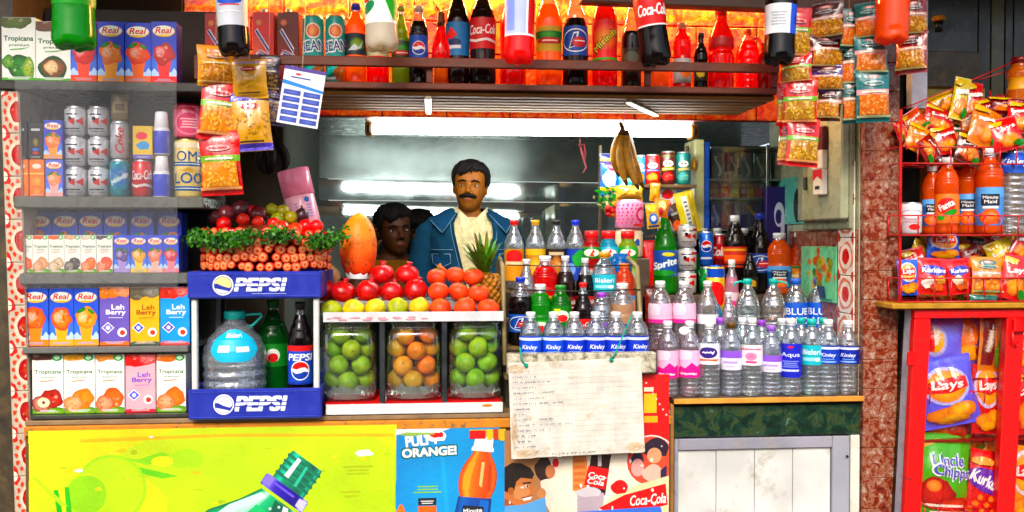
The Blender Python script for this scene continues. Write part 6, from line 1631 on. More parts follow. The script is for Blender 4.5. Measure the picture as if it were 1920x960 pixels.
# yellow poster on the counter front with a big green bottle
def yellow(a):
    k = a.W / a.H
    U = lambda px: (px - 55) / 690; V = lambda py: 1 - (py - 795) / 330
    a.poly([(0, 1), (1, 1), (1, .90), (.7, .93), (.4, .97), (.15, .955), (0, .93)], '#f6d800')
    a.ell(.62, .45, .55, .6, '#bede00', '#c6d800', nz=.1)
    a.ell(.16, .60, .20, .2, '#c8dc10', '#d6d400', nz=.14, seed=2)
    a.poly([(U(150), V(812)), (U(420), V(806)), (U(740), V(812)), (U(740), V(818)), (U(420), V(813)), (U(150), V(818))], '#eeb800')
    a.poly([(U(215), V(855)), (U(330), V(884)), (U(300), V(888)), (U(212), V(866))], '#7cc828'); a.poly([(U(218), V(845)), (U(255), V(852)), (U(300), V(838)), (U(330), V(852)), (U(270), V(862))], '#94d030')
    a.ell(U(345), V(852), .055, .05, '#b4dc38', nz=.3); a.ell(U(300), V(856), .03, .03, '#e4e000')
    for r_, c_ in ((.095, '#a8d830'), (.088, '#c0de18')): a.ell(U(205), V(905), r_, col=c_)
    for r_, c_ in ((.06, '#c8e840'), (.054, '#a0d428')): a.ell(U(160), V(915), r_, col=c_)
    for x0, y0, x1, y1, c_ in ((100, 905, 118, 960, '#48b43a'), (112, 900, 124, 960, '#e0e000'), (120, 900, 132, 965, '#58bc38'), (60, 880, 120, 905, '#b8dc20')): a.poly([(U(x0), V(y0)), (U(x0 + 8), V(y0)), (U(x1 + 6), V(y1 + 30)), (U(x1 - 6), V(y1 + 30))], c_)
    for px, py, rx in ((146, 870, .012), (280, 810, .006), (682, 848, .025)): a.ell(U(px), V(py), rx, rx * k * .4, '#f4f4ea', nz=.4, seed=px)
    rd_ = random.Random(6)
    for i in range(46): a.ell(rd_.random(), rd_.random() * .9, .004 + .012 * rd_.random(), .003 + .012 * rd_.random(), rd_.choice(['#a8bc08', '#d2d818', '#b4cc10', '#cfc010']), nz=.5, seed=i)
    a.lines(U(670), V(880), .09, .06, 3, '#b0c010', .4); a.lines(U(655), V(925), .06, .05, 2, '#b8c410', .4)
    # the bottle, lying towards the upper right
    an = math.atan2(1, .80); ux, uy = math.cos(PI * .5 - .62), math.sin(PI * .5 - .62)   # its axis
    O = (U(575), V(870))
    def bp(s, q): # s along the axis downwards in px, q across in px
        x = 572 - s * .60 + q * .80; y = 862 + s * .80 + q * .60; return (U(x), V(y))
    body = [(0, 34), (60, 36), (66, 46), (84, 46), (90, 40), (130, 62), (180, 98), (240, 118), (360, 120)]
    L_ = [bp(s, -r_) for s, r_ in body]; R_ = [bp(s, r_) for s, r_ in body[::-1]]
    TS = (-1, -.85, -.62, -.42, -.1, .25, .5, .72, .88, 1); a.grad(body[4:], TS, ('#0a6a48', '#22b07c', '#c4ecd8', '#2ab884', '#0fa068', '#0a7a56', '#0c5a48', '#0a8a60', '#7adcb8', '#0a6a4c'), bp)
    a.grad([(-2, 33), (2, 35), (60, 36)], TS, ('#0a5a46', '#1c9a7a', '#5ac8a8', '#128a68', '#0d7a5a', '#0a6a50', '#0a5444', '#0c6a54', '#2aa886', '#0a5444'), bp)
    for s in (6, 19, 32, 45): a.poly([bp(s, -36), bp(s + 3, -39), bp(s + 6, -36), bp(s + 6, 36), bp(s + 3, 39), bp(s, 36)], '#0e6a54'); a.poly([bp(s + 5, -34), bp(s + 7, -34), bp(s + 7, 34), bp(s + 5, 34)], '#1c8868')
    a.poly([bp(4, -18), bp(46, -20), bp(46, -10), bp(4, -10)], '#d4ece4'); a.poly([bp(8, 4), bp(52, 6), bp(50, 12), bp(8, 9)], '#58b89a')
    a.grad([(60, 46), (64, 49), (80, 49), (84, 47)], TS, ('#2a1c80', '#8a7ae0', '#6a5ad0', '#3a28a8', '#2c1c98', '#24148a', '#1c1070', '#3424a0', '#a89cf0', '#2a1c80'), bp); a.poly([bp(60, -47), bp(80, -49), bp(80, -30), bp(60, -30)], '#8a7ae0'); a.poly([bp(64, 30), bp(80, 31), bp(82, 49), bp(62, 47)], '#c8c4f0'); a.poly([bp(66, -26), bp(70, -26), bp(70, 20), bp(66, 20)], '#6a5ad0')
    a.poly([bp(96, -36), bp(150, -72), bp(230, -100), bp(230, -82), bp(150, -52), bp(98, -22)], '#cfe8e0'); a.poly([bp(92, 24), bp(140, 54), bp(140, 40), bp(94, 12)], '#e4f4f0'); a.poly([bp(94, -6), bp(150, 8), bp(260, 20), bp(260, 64), bp(150, 36), bp(94, 14)], '#0a5a4a'); a.poly([bp(120, -30), bp(260, -60), bp(260, -20), bp(120, -8)], '#12b878')
    for q in ((100, 8), (112, -4), (128, 22), (140, 2)): x, y = bp(*q); a.ell(x, y, .004, col='#c8ece0')
o = signboard('poster', 'long yellow green poster with a big green bottle neck on the counter front', 'poster', [(56, 1120), (744, 1120), (744, 800), (600, 804), (400, 802), (250, 806), (150, 812), (54, 818)], 2.990, .002, '#d8d800', yellow)
def blue(a):
    U = lambda px: (px - 742) / 204; V = lambda py: 1 - (py - 803) / 320
    a.ell(.6, .6, .6, .5, '#3a96cc', '#2c88c2', nz=.1); rd_ = random.Random(4)
    a.poly([(U(825), V(850)), (U(832), V(850)), (U(846), V(1000)), (U(838), V(1000))], '#48a0d4')
    a.text('PULPY', U(792), V(824), w=.30, h=.060, col='#eef2ea', bold=.06, rot=.10)
    a.ell(U(818), V(817), .11, .03, '#f0ece8', nz=.3); a.ell(U(820), V(814), .07, .018, '#d02828', nz=.4); a.ell(U(780), V(812), .16, .012, '#9ab86a', nz=.5, seed=3); a.poly([(0, 1), (.5, 1), (.4, .975), (.1, .98), (0, .965)], '#e4e8e8')
    a.text('ORANGE!', U(805), V(846), w=.50, h=.058, col='#1c5a50', bold=.13, rot=.05); a.text('ORANGE!', U(805), V(846), w=.49, h=.048, col='#f2f4ee', bold=.07, rot=.05)
    a.lines(U(802), V(916), .26, .05, 3, '#8ab84a', .3, 2); a.rect(U(784), V(946), U(818), V(932), '#20242a'); a.rect(U(784), V(980), U(818), V(947), '#e06a38'); a.lines(U(801), V(940), .12, .025, 2, '#d8d8d8', .2)
    a.ell(U(752), V(965), .05, .06, '#e87820', nz=.3)
    bp = lambda s, q: (U(910 - s * .16 + q * .98), V(812 + s * .98 + q * .10))
    a.grad([(34, 16), (40, 17), (48, 22), (58, 28), (70, 33), (84, 36), (98, 36), (110, 34), (118, 31), (124, 29)], (-1, -.8, -.55, -.3, 0, .3, .6, .85, 1), ('#b8480c', '#e0701c', '#f4a860', '#ea7a2a', '#e2681a', '#de6014', '#c8500e', '#d86a20', '#a03c08'), bp)
    a.poly([bp(58, -20), bp(84, -28), bp(110, -26), bp(110, -14), bp(84, -14), bp(58, -10)], '#f2a45c'); a.poly([bp(56, 2), bp(100, 4), bp(104, 10), bp(56, 8)], '#f8c088'); a.poly([bp(60, 16), bp(110, 22), bp(110, 28), bp(60, 22)], '#b84a10')
    a.poly([bp(0, -17), bp(26, -18), bp(30, -21), bp(36, -21), bp(36, 21), bp(30, 21), bp(26, 18), bp(0, 17)], '#f4f4f6')
    for q in (-12, -6, 0, 6, 12): a.poly([bp(3, q - .8), bp(25, q - .8), bp(25, q + .8), bp(3, q + .8)], '#d4d6dc')
    a.grad([(124, 32), (200, 36), (320, 36)], (-1, -.7, -.3, .3, .7, 1), ('#143878', '#2a60b0', '#1e4e9c', '#1a468e', '#16408a', '#102e66'), bp); a.poly([bp(128, 10), bp(240, 14), bp(240, 32), bp(128, 28)], '#2a64b4')
    a.poly([bp(140, -20), bp(172, -22), bp(172, 22), bp(140, 20)], '#1a1e26'); a.poly([bp(173, -22), bp(200, -22), bp(200, 22), bp(173, 22)], '#e06428')
    x, y = bp(149, 0); a.text('Minute', x, y, w=.17, h=.028, col='#f0f0f0', bold=.03, rot=.06); x, y = bp(163, 0); a.text('Maid', x, y, w=.13, h=.026, col='#f0f0f0', bold=.03, rot=.06)
signboard('poster', 'blue poster showing an orange drink bottle with white cap', 'poster', [(742, 1120), (946, 1120), (945, 830), (935, 815), (900, 808), (843, 806), (840, 803), (760, 806), (750, 812), (743, 815)], 2.986, .002, '#2c8ac6', blue)
def cola(a):
    U = lambda px: (px - 944) / 312; V = lambda py: 1 - (py - 700) / 420
    R_ = lambda x0, y0, x1, y1, c: a.rect(U(x0), V(y1), U(x1), V(y0), c)
    a.poly([(U(944), V(1120)), (U(944), V(800)), (U(1100), V(800)), (U(1180), V(1120))], '#a87a58')
    a.ell(U(1120), V(900), .34, .25, '#f0e4d4', '#e8d8c8', nz=.1); a.poly([(U(1030), V(960)), (U(1050), V(870)), (U(1075), V(840)), (U(1140), V(840)), (U(1180), V(1000)), (U(1060), V(1000))], '#efe3ce')
    # printed face of a young man in profile, drinking
    a.poly([(U(944), V(880)), (U(985), V(882)), (U(996), V(893)), (U(997), V(901)), (U(1006), V(913)), (U(998), V(917)), (U(999), V(923)), (U(994), V(931)), (U(992), V(940)), (U(980), V(948)), (U(962), V(946)), (U(944), V(940))], '#bd7650'); a.poly([(U(960), V(905)), (U(985), V(900)), (U(992), V(915)), (U(980), V(930)), (U(962), V(925))], '#cf9068'); a.poly([(U(944), V(925)), (U(965), V(940)), (U(982), V(947)), (U(975), V(955)), (U(944), V(955))], '#9a5638')
    a.poly([(U(944), V(868)), (U(958), V(860)), (U(975), V(861)), (U(992), V(870)), (U(1000), V(882)), (U(996), V(891)), (U(975), V(888)), (U(966), V(895)), (U(962), V(912)), (U(950), V(915)), (U(944), V(912))], '#1e1410'); a.ell(U(956), V(912), .018, .016, '#a8623e')
    a.poly([(U(978), V(897)), (U(994), V(896)), (U(994), V(899)), (U(978), V(900))], '#1e1410'); a.ell(U(986), V(904), .012, .005, '#f0e8e0'); a.ell(U(987), V(904), .006, .005, '#140c08'); a.poly([(U(976), V(926)), (U(996), V(922)), (U(993), V(929)), (U(980), V(931))], '#f4ece8'); a.poly([(U(974), V(925)), (U(997), V(921)), (U(996), V(923)), (U(976), V(927))], '#7a3028'); a.ell(U(1014), V(918), .030, .020, '#c0845c', nz=.3); a.poly([(U(944), V(940)), (U(980), V(938)), (U(1020), V(925)), (U(1030), V(1000)), (U(944), V(1000))], '#6aa0d0')
    a.ell(U(1018), V(872), .055, .05, '#2c1a16', nz=.3); a.ell(U(1030), V(878), .03, .03, '#b87858'); a.ell(U(1040), V(862), .02, .02, '#d02028')
    R_(1072, 850, 1100, 915, '#d88a5c')
    for q in range(5): R_(1074, 856 + q * 12, 1096, 862 + q * 12, '#c8704a')
    # bottle, glass
    a.poly([(U(1108), V(845)), (U(1146), V(845)), (U(1142), V(870)), (U(1134), V(925)), (U(1096), V(915)), (U(1104), V(870))], '#2a1010'); R_(1120, 845, 1127, 870, '#c8b8b8')
    a.poly([(U(1102), V(868)), (U(1142), V(876)), (U(1134), V(914)), (U(1094), V(904))], '#c8241c'); a.text('Coca', U(1118), V(888), w=.10, h=.026, col='#f4ece8', bold=.03, rot=-.2, shear=.2); a.text('Cola', U(1116), V(899), w=.10, h=.024, col='#f4ece8', bold=.03, rot=-.2, shear=.2)
    a.poly([(U(1080), V(915)), (U(1132), V(920)), (U(1128), V(1000)), (U(1082), V(1000))], '#b0a0a8'); a.ell(U(1104), V(918), .085, .02, '#c8c0c4', nz=.3)
    # red side with disc and yellow boxes
    a.poly([(U(1205), V(700)), (U(1260), V(700)), (U(1260), V(850)), (U(1205), V(850))], '#d01818'); R_(1206, 838, 1260, 850, '#e87a28')
    R_(1208, 736, 1232, 772, '#eec020'); R_(1208, 778, 1234, 790, '#eeb820'); R_(1208, 724, 1226, 732, '#e8e0c8')
    for q in range(7): a.ell(U(1212 + q * 6.5), V(716 + q * 10), .006, .004, '#f0d0c0')
    a.ell(U(1222), V(862), .158, col='#f0e8e0'); a.ell(U(1222), V(862), .150, col='#d85a4a'); a.ell(U(1232), V(838), .09, .04, '#2a1a2a', nz=.3); a.ell(U(1228), V(852), .045, .035, '#d8a080'); a.ell(U(1196), V(862), .04, .045, '#33203a', nz=.2); a.ell(U(1196), V(874), .04, .04, '#e0a8a0'); a.ell(U(1226), V(885), .07, .035, '#e8b8a8', nz=.3); a.poly([(U(1240), V(880)), (U(1252), V(870)), (U(1252), V(900)), (U(1240), V(905))], '#2c2440')
    a.poly([(U(1122), V(950)), (U(1150), V(925)), (U(1200), V(905)), (U(1258), V(890)), (U(1258), V(1000)), (U(1120), V(1000))], '#e8d8b0')
    a.ell(U(1162), V(910), .055, .03, '#c82018', nz=.2); a.poly([(U(1122), V(948)), (U(1170), V(925)), (U(1250), V(905)), (U(1254), V(945)), (U(1200), V(958)), (U(1140), V(958))], '#cc1a1a')
    a.text('Coca-Cola', U(1216), V(934), w=.22, h=.045, col='#f8f0ec', bold=.02, rot=.06, shear=.3)
    a.poly([(U(944), V(958)), (U(1050), V(955)), (U(1240), V(948)), (U(1255), V(1000)), (U(944), V(1000))], '#4a72d0')
    rd_ = random.Random(2)
    for i in range(26): a.ell(rd_.random(), .3 + .4 * rd_.random(), .004 + .008 * rd_.random(), .003 + .006 * rd_.random(), '#f0e8dc', nz=.5, seed=i)
signboard('poster', 'torn red and white cola poster with a drinking man and a round picture', 'poster', [(946, 1120), (1252, 1120), (1254, 850), (1252, 800), (1244, 760), (1232, 725), (1220, 706), (1210, 702), (1205, 760), (1190, 800), (1100, 818), (946, 818)], 2.982, .002, '#e4d8cc', cola)
signboard('poster', 'strip of a red and yellow picture above the cola poster', 'poster', [(880, 806), (948, 804), (948, 818), (944, 826), (880, 812)], 2.984, .0015, '#c8b060', lambda a: (a.rect(0, .2, .45, .9, '#c8202c'), a.rect(.5, .1, .62, 1, '#e8c030'), a.rect(.66, .1, .8, 1, '#b84820'), a.rect(.85, 0, 1, 1, '#d8b840')))
# ------------------------------------------------------------------ right counter: rows of bottles
GA, GB, GC_, GD = 'front row of water bottles on the right counter', 'second row on the right counter', 'back row on the right counter', 'bottles peeping between the rows on the right counter'
zA = RZ + .001; YA = 3.10
s1 = RZ + .125; s2 = RZ + .325
o = bx('display_step', 'wood', '#5a4a3a', rx0 + .01, rx1 - .01, 3.33, 3.52, RZ + .0005, s1, .003); tag(o, 'low wooden step carrying the second row of bottles on the right counter', 'step')
o = bx('display_step', 'wood', '#46382c', rx0 + .01, rx1 - .02, 3.56, 3.90, RZ + .0005, s2, .003); tag(o, 'high wooden step carrying the back row of bottles on the right counter', 'step')
LB = lambda z0, z1, c, f: [(z0, z1, c, f)]
FRT = [(1252, 602, '#eef0f2', [(.26, .62, '#f0bcd8', art_pink)], '#f0d4e0', 'clear bottle with pink label, leftmost'),
       (1293, 602, '#eef0f2', [(.26, .62, '#f0bcd8', art_pink)], '#f0d4e0', 'clear bottle with pink label, second from the left end'),
       (1330, 604, '#eef0f2', [(.44, .72, '#eeecf2', art_purple_logo)], '#dfe6ea', 'clear bottle with white label and purple oval'),
       (1371, 604, '#5a4020', [(.36, .62, '#e8e4f0', art_violet)], '#d8dce8', 'clear bottle with lilac label and brown cap'),
       (1410, 596, '#eef0f2', [(.40, .66, '#f4ecee', art_pink_text)], '#e4eaec', 'clear bottle with white label and pink print'),
       (1446, 610, '#9a6ac8', [(.34, .58, '#e8e2f0', art_violet)], '#d8dcea', 'clear bottle with lilac label and purple cap'),
       (1483, 597, '#eef0f2', [(.24, .68, '#2428b0', art_aqua)], '#dfe8ee', 'clear bottle with tall dark blue label'),
       (1522, 598, '#2ab4ac', [(.40, .66, '#1cb4c0', art_bis)], '#d8eaea', 'clear bottle with turquoise label and cap'),
       (1553, 599, '#eef0f2', [(.42, .66, '#1c3cae', art_water('Kinley'))], '#e0e8f0', 'clear bottle with blue label, second from the right end'),
       (1590, 601, '#eef0f2', [(.42, .66, '#162a98', art_water('Kinley'))], '#e8e6e8', 'clear bottle with dark blue label at the right end')]
for i, (px, top, cp, labs, cl, lb) in enumerate(FRT):
    bt('water_bottle', lb + ', front row at right', px, top, 40, YA + .01 * (i % 2), zA, 'water', None, cp, labs=labs, group=GA, clear=cl, rz=-10 + (i * 37) % 18)
b = B(); q = Z(602, YA, 1283); b.ball((0, 0, 0), .016, '#f0eeee', 12, 8, sq=(1.2, .12, .9)); o = b.build('paper_tag', 'paper', None, tuple(at(1283, 620, YA - .05))); tag(o, 'small white paper tag on the neck of the second pink label bottle', 'tag')
YB_ = 3.42
SEC = [(1238, 527, 44, '#eef0f2', 'water', [(.40, .68, '#f4c4dc', lambda a: (a.ell(.3, .7, .3, .3, '#f8dcec', nz=.3), a.rect(0, 0, 1, .2, '#e84a9a')))], '#f0d4e0', 'clear bottle with pale pink label at the left of the second row', 'water_bottle'),
       (1283, 527, 44, '#eef0f2', 'water', [(.40, .68, '#f4c4dc', lambda a: (a.ell(.3, .7, .3, .3, '#f8dcec', nz=.3), a.rect(0, 0, 1, .2, '#e84a9a')))], '#f0d4e0', 'clear bottle with pale pink label, second in the second row', 'water_bottle'),
       (1327, 527, 40, '#eef0f2', 'cola', [(.38, .52, '#eceef0', None)], '#e4eaec', 'unlabelled clear bottle with white cap in the second row', 'water_bottle'),
       (1366, 548, 30, '#eef0f2', 'taper', [], '#e4eaec', 'slim plain clear bottle with white cap in the second row', 'water_bottle'),
       (1402, 521, 48, '#2ab8ac', 'jug', [(.14, .30, '#22b4a8', None)], '#d8ece8', 'small clear jug with turquoise cap and handle, left of the pair', 'water_jug'),
       (1450, 521, 48, '#2ab8ac', 'jug', [(.14, .30, '#22b4a8', None)], '#f0dcc8', 'small clear jug with turquoise cap and handle, right of the pair', 'water_jug'),
       (1492, 522, 44, '#3a64c0', 'water', [(.30, .66, '#1c5ac0', art_blueland)], '#d4e2f0', 'clear bottle with blue lettered label, left of the pair at the back', 'water_bottle'),
       (1537, 522, 46, '#3a64c0', 'water', [(.30, .66, '#1c5ac0', art_blueland)], '#d4e2f0', 'clear bottle with blue lettered label beside the flower tiles', 'water_bottle')]
for i, (px, top, wp, cp, st, labs, cl, lb, nm) in enumerate(SEC):
    j = bt(nm, lb + ' on the right', px, top, wp, YB_, s1, st, None, cp, labs=labs, group=GB, clear=cl, rz=-8 + (i * 29) % 20)
    if st == 'jug':
        Hj = Z(top, YB_, px) - s1; b = B(); s_ = -1 if px < 1420 else 1
        b.tube([(0, 0, Hj*.93), (s_*.03, -.01, Hj*.95), (s_*.05, -.012, Hj*.93), (s_*.056, -.012, Hj*.88)], .0042, '#2ab8ac', 8); b.build('handle', 'plastic', j)
for px, top, cp, lb in ((1350, 596, '#9a5ac0', 'small bottle with purple cap behind the brown capped one'), (1392, 596, '#eceef0', 'bottle with white cap behind the pink print one'), (1428, 600, '#8a4ab8', 'small bottle with deep purple cap behind the gap'), (1466, 597, '#e8eaec', 'bottle with white cap left of the tall dark blue label'), (1502, 596, '#28a8a4', 'bottle with turquoise cap right of the tall dark blue label'), (1543, 596, '#28a8a4', 'bottle with turquoise cap left of the right end pair'), (1578, 594, '#eceef0', 'bottle with white cap between the two rightmost ones')):
    bt('water_bottle', lb, px, top, 36, 3.265, zA, 'water', None, cp, labs=[(.4, .62, '#e0e4ea', None)], group=GD, clear='#dde6ea')
# back row
YD = 3.66
bt('soda_bottle', 'tall green lemon soda bottle with blue cap', 1247, 394, 47, YD, s2, 'taper', '#0a8a2c', '#1c48c8', .92, [(.22, .52, '#1c4a9a', lambda a: (a.text('Sprite', .5, .45, w=.8, h=.34, col='#e8f0ee', bold=.05, rot=.25, shear=.2), a.ell(.6, .85, .2, .08, '#d8d020'), a.ell(.4, .12, .4, .12, '#1c8a3c')))], GC_, '#48c068')
for k in range(3):
    zc = s2 + .001 + k * .112 - .05 * 0; can('drink_can', '%s can of the silver stack beside the green soda bottle' % ('bottom', 'middle', 'top')[k], 'drink can', (X(1288, YD - .01, 500), YD - .01, s2 + .0008 + k * .0955), .095, .0385, '#ccc8c4', lambda a: (art_cola_light(a), a.rect(.6, .8, .95, .95, '#c81c28')), 'silver can stack on the right counter', (0, 0, R(-14 + 9 * k)))
def cans(px, top, wp, Y, z, col, art, label, n=1, group='cans on the right counter'):
    cn(px, top, 0, wp, Y, col, art, label, group=group, base=z)
cans(1325, 500, 27, YD, s2, '#1a7a3c', lambda a: (a.ell(.5, .5, .3, .3, '#48a860', nz=.3)), 'green can under the blue can')
cans(1325, 434, 27, YD, Z(499, YD, 1325) + .0006, '#2a5ab4', lambda a: (globe(a, .5, .6, .26), a.rect(.2, .15, .8, .22, '#d8dce8')), 'slim blue can on the green one')
cans(1349, 505, 28, YD + .03, s2, '#b81c20', art_cola_script, 'red can under the taller dark red one')
cans(1349, 438, 28, YD + .03, Z(504, YD + .03, 1349) + .0006, '#7a1418', lambda a: (a.rect(0, .25, 1, .75, '#c82024'), a.text('Coke', .5, .5, w=.8, h=.3, col='#f4ece8', bold=.04, shear=.3)), 'dark red can with white lettering beside the blue one')
bt('cola_bottle', 'dark cola bottle with orange red label in the back row', 1378, 404, 44, YD, s2, 'cola', '#1a0c08', '#f0f0ee', .90, [(.34, .60, '#c03c18', lambda a: (a.rect(0, .8, 1, .9, '#e0a828'), a.rect(.1, .3, .9, .6, '#e86a28'), a.rect(0, .1, 1, .18, '#2a1a10')))], GC_, '#6a5a54')
bt('cola_bottle', 'tall black bottle with blue and red label in the back row', 1425, 400, 42, YD + .02, s2, 'taper', '#120a0a', '#20349a', .95, [(.26, .50, '#1c3a8a', art_thums)], GC_, '#5a5a5a')
for px_, c_, lb_ in ((1395, '#1c4a9a', 'blue label cola bottle far back beside the cabinet base'), (1345, '#b01c20', 'red label cola bottle far back behind the slim cans'), (1318, '#1c7a3a', 'green label cola bottle far back beside the silver stack')):
    bt('cola_bottle', lb_, px_, 428, 40, 3.76, s2, 'cola', '#1a0c08', '#d8d8d4', .9, [(.3, .62, c_, None)], GC_, '#6a5a54')
bt('cola_bottle', 'small black bottle with gold label in front of the black cola bottles', 1406, 470, 30, YD - .06, s2, 'taper', '#14100c', None, .93, [(.14, .40, '#1c1810', lambda a: (a.ell(.5, .5, .3, .3, '#c89a28'), a.rect(.2, .2, .8, .3, '#c8a848')))], GC_, '#5a5a5a')
bt('cola_bottle', 'black bottle with pale cap in front of the purple box', 1460, 402, 36, YD + .12, s2, 'taper', '#0e0c0e', '#e4e4e4', .95, [], GC_, '#6a6a6a')
bt('juice_bottle', 'round orange juice bottle with white cap and blue label, left of the pair', 1461, 437, 46, YD - .02, s2, 'bulb', '#ec7018', '#f4f4f2', .88, [(.10, .46, '#2a5a9a', art_mm)], GC_, '#f0b890')
bt('juice_bottle', 'orange mango drink bottle with white cap and leafy label, right of the pair', 1497, 436, 38, YD - .02, s2, 'taper', '#ea6412', '#f2f2f0', .90, [(.14, .46, '#e88c1c', lambda a: (a.ell(.5, .5, .36, .3, '#f0b428', '#e07818', nz=.2), a.rect(.2, .42, .8, .56, '#f4e0b0'), a.ell(.5, .92, .25, .07, '#3a7a24')))], GC_, '#e88a60')
bt('milk_bottle', 'small bottle of pink milk drink with white cap', 1372, 487, 26, 3.545, s1, 'bulb', '#e09ab0', '#f0f0f0', .8, [(.3, .62, '#e85a98', lambda a: (a.rect(0, .7, 1, 1, '#f4d8e4'), a.ell(.5, .35, .25, .2, '#f8e0ec')))], GC_, '#f0dce4')
cn(1343, 497, 0, 34, 3.545, '#e8b818', lambda a: (a.rect(0, .88, 1, 1, '#2a50b8'), a.ell(.5, .66, .42, .17, '#e83a28', rot=.2), a.ell(.5, .36, .3, .16, '#4a90d0', nz=.3), a.rect(0, .0, 1, .10, '#2a50b8')), 'yellow blue paper cup can with red oval in front of the cola bottles', group='cans on the right counter', base=s1 + .0005, lid='#2a50b8')
bag('snack_packet', 'brown red snack packet standing left of the green soda bottle', 'snack packet', (X(1219, 3.6, 520), 3.545, s1 + .001), .07, .24, .04, '#6a2018', lambda a: (a.ell(.6, .4, .3, .22, '#c87818', '#8a3a10', nz=.4), a.rect(0, .9, 1, 1, '#4a1410'), a.ell(.4, .7, .2, .06, '#a84a20')), 'bags near the serving gap', seed=5)
bag('snack_packet', 'plain red packet standing behind the red capped sports bottles', 'snack packet', (X(1216, 3.66, 460), 3.66, s2 + .001), .05, .22, .03, '#d81c18', None, 'bags near the serving gap', seed=8)
o = bx('parcel_ledge', 'wood', '#4a3a2a', X(1150, 3.66, 490), X(1207, 3.66, 490), 3.56, 3.78, CZ + .002, Z(484, 3.62, 1180), .003); tag(o, 'wooden block behind the bottle rack carrying the patterned tins', 'block')
zP = Z(484, 3.62, 1180) + .0008
cn(1180, 430, 0, 52, 3.63, '#e8c9a8', lambda a: (a.rect(0, .9, 1, 1, '#f0dcc0'), a.ell(.72, .55, .1, .14, '#2a4a98', nz=.5), a.rect(.62, .3, .7, .5, '#3a5aa8')), 'cream tin under the pink patterned one', 'food_tin', 'tin', base=zP, lid='#d8a8a0', mat='enamel', straight=True)
cn(1180, 375, 0, 54, 3.63, '#f0a0c0', art_heart_tin, 'pink tin with rows of small hearts', 'food_tin', 'tin', base=Z(430, 3.63, 1180) + .001, lid='#f0b4cc', mat='enamel', straight=True)

# shelf of crisps tubes and packets behind the bananas
t = thing('tube_shelf', 'narrow wooden shelf with crisp tubes beside the sweets cabinet', 'shelf', (0, 0, 0))
YK = 3.74
bx('board', 'wood', '#6a5238', X(1128, YK, 346), X(1300, YK, 346), YK - .05, YK + .09, Z(347, YK, 1240) - .014, Z(347, YK, 1240), .002, t)
bx('board', 'wood', '#5a4630', X(1218, YK, 440), X(1300, YK, 440), YK - .05, YK + .09, Z(440, YK, 1260) - .014, Z(440, YK, 1260), .002, t)
for px in (1131, 1297): bx('upright', 'wood', '#54422e', X(px, YK, 400) - .006, X(px, YK, 400) + .006, YK + .06, YK + .08, s2 + .001, Z(270, YK, 1240), .002, t)
zk = Z(347, YK, 1240) + .0006
for px, top, wp, c, f, lb in ((1201, 291, 20, '#3a8ac8', art_crisp_tube('#3a8ac8', '#d8dce8', '#e8a850'), 'blue crisp tube half hidden by the bananas'), (1224, 290, 28, '#d8341c', art_crisp_tube('#d8341c', '#3a4a9a', '#f0a828'), 'red crisp tube with yellow picture'), (1253, 284, 28, '#5a1c18', art_crisp_tube('#5a6a20', '#b8c030', '#d83020'), 'dark red and green crisp tube with cream oval'), (1282, 285, 27, '#128078', art_crisp_tube('#128078', '#c8a828', '#58b8b0'), 'teal crisp tube at the right end')):
    cn(px, top, 0, wp, YK, c, f, lb, 'crisp_tube', 'crisps', 'crisp tubes on the narrow shelf', zk, '#d8d4cc', True, 'enamel')
zq = Z(440, YK, 1260) + .0006
carton('dessert_box', 'white box with red and blue print under the crisp tubes', 'box', (X(1266, YK - .02, 380), YK - .02, zq), 60 * mpp(1266, 380, YK), Z(349, YK, 1266) - zq - .002, .03, '#e4e8ee', art_box_m, None, (0, 0, R(3)))
def bagpx(name, label, cat, px, py, wp, hp, Y, col, art, roll=0, pitch=0, yaw=0, t=.35, group=None, seed=0, mat='film', crimp=.06):
    m_ = mpp(px, py, Y); w_, h_ = wp * m_, hp * m_
    b = bag_mesh(w_, h_, w_ * t, col, art, seed, crimp, 18, 22, M=Matrix.Translation((0, 0, -h_ / 2)))
    return tag(b.build(name, mat, None, at(px, py, Y), (R(pitch), R(roll), R(yaw))), label, cat, group)
GQ = 'sweets and packets around the narrow shelf'
bagpx('candy_packet', 'yellow packet with silver stripe leaning on the white box', 'snack packet', 1289, 398, 38, 78, 3.66, '#d8c030', lambda a: (a.rect(.3, .1, .6, .9, '#e8e4c8'), a.lines(.45, .5, .2, .6, 6, '#5a6a8a'), a.rect(.65, .1, .75, .9, '#b89820')), -14, group=GQ, seed=2)
bagpx('candy_packet', 'dark packet with orange corner beside the yellow striped one', 'snack packet', 1266, 408, 22, 50, 3.665, '#3a2018', lambda a: (a.ell(.4, .2, .5, .18, '#e86a28', nz=.3), a.rect(.2, .6, .8, .7, '#a8a8a0')), -22, group=GQ, seed=3)
bagpx('candy_packet', 'small amber packet hanging under the red crisp tube', 'snack packet', 1228, 360, 20, 34, 3.68, '#e0941c', lambda a: a.ell(.5, .5, .3, .25, '#f0c050', '#b86a10', nz=.4), 3, group=GQ, seed=4)
bagpx('candy_packet', 'blue and white packet with yellow band left of the bananas', 'snack packet', 1143, 335, 36, 62, 3.66, '#2a6ac8', lambda a: (a.ell(.5, .5, .4, .25, '#d8e8f4', nz=.3), a.rect(0, .12, 1, .24, '#e8c828'), a.ell(.6, .85, .3, .12, '#e0285a'), a.rect(0, .92, 1, 1, '#3a2a6a')), 2, group=GQ, seed=5)
bagpx('candy_packet', 'small navy and yellow packet at the top of the narrow shelf', 'snack packet', 1138, 300, 28, 24, 3.70, '#2a3060', lambda a: (a.rect(0, .4, 1, .6, '#c8b030')), 0, group=GQ, seed=6)
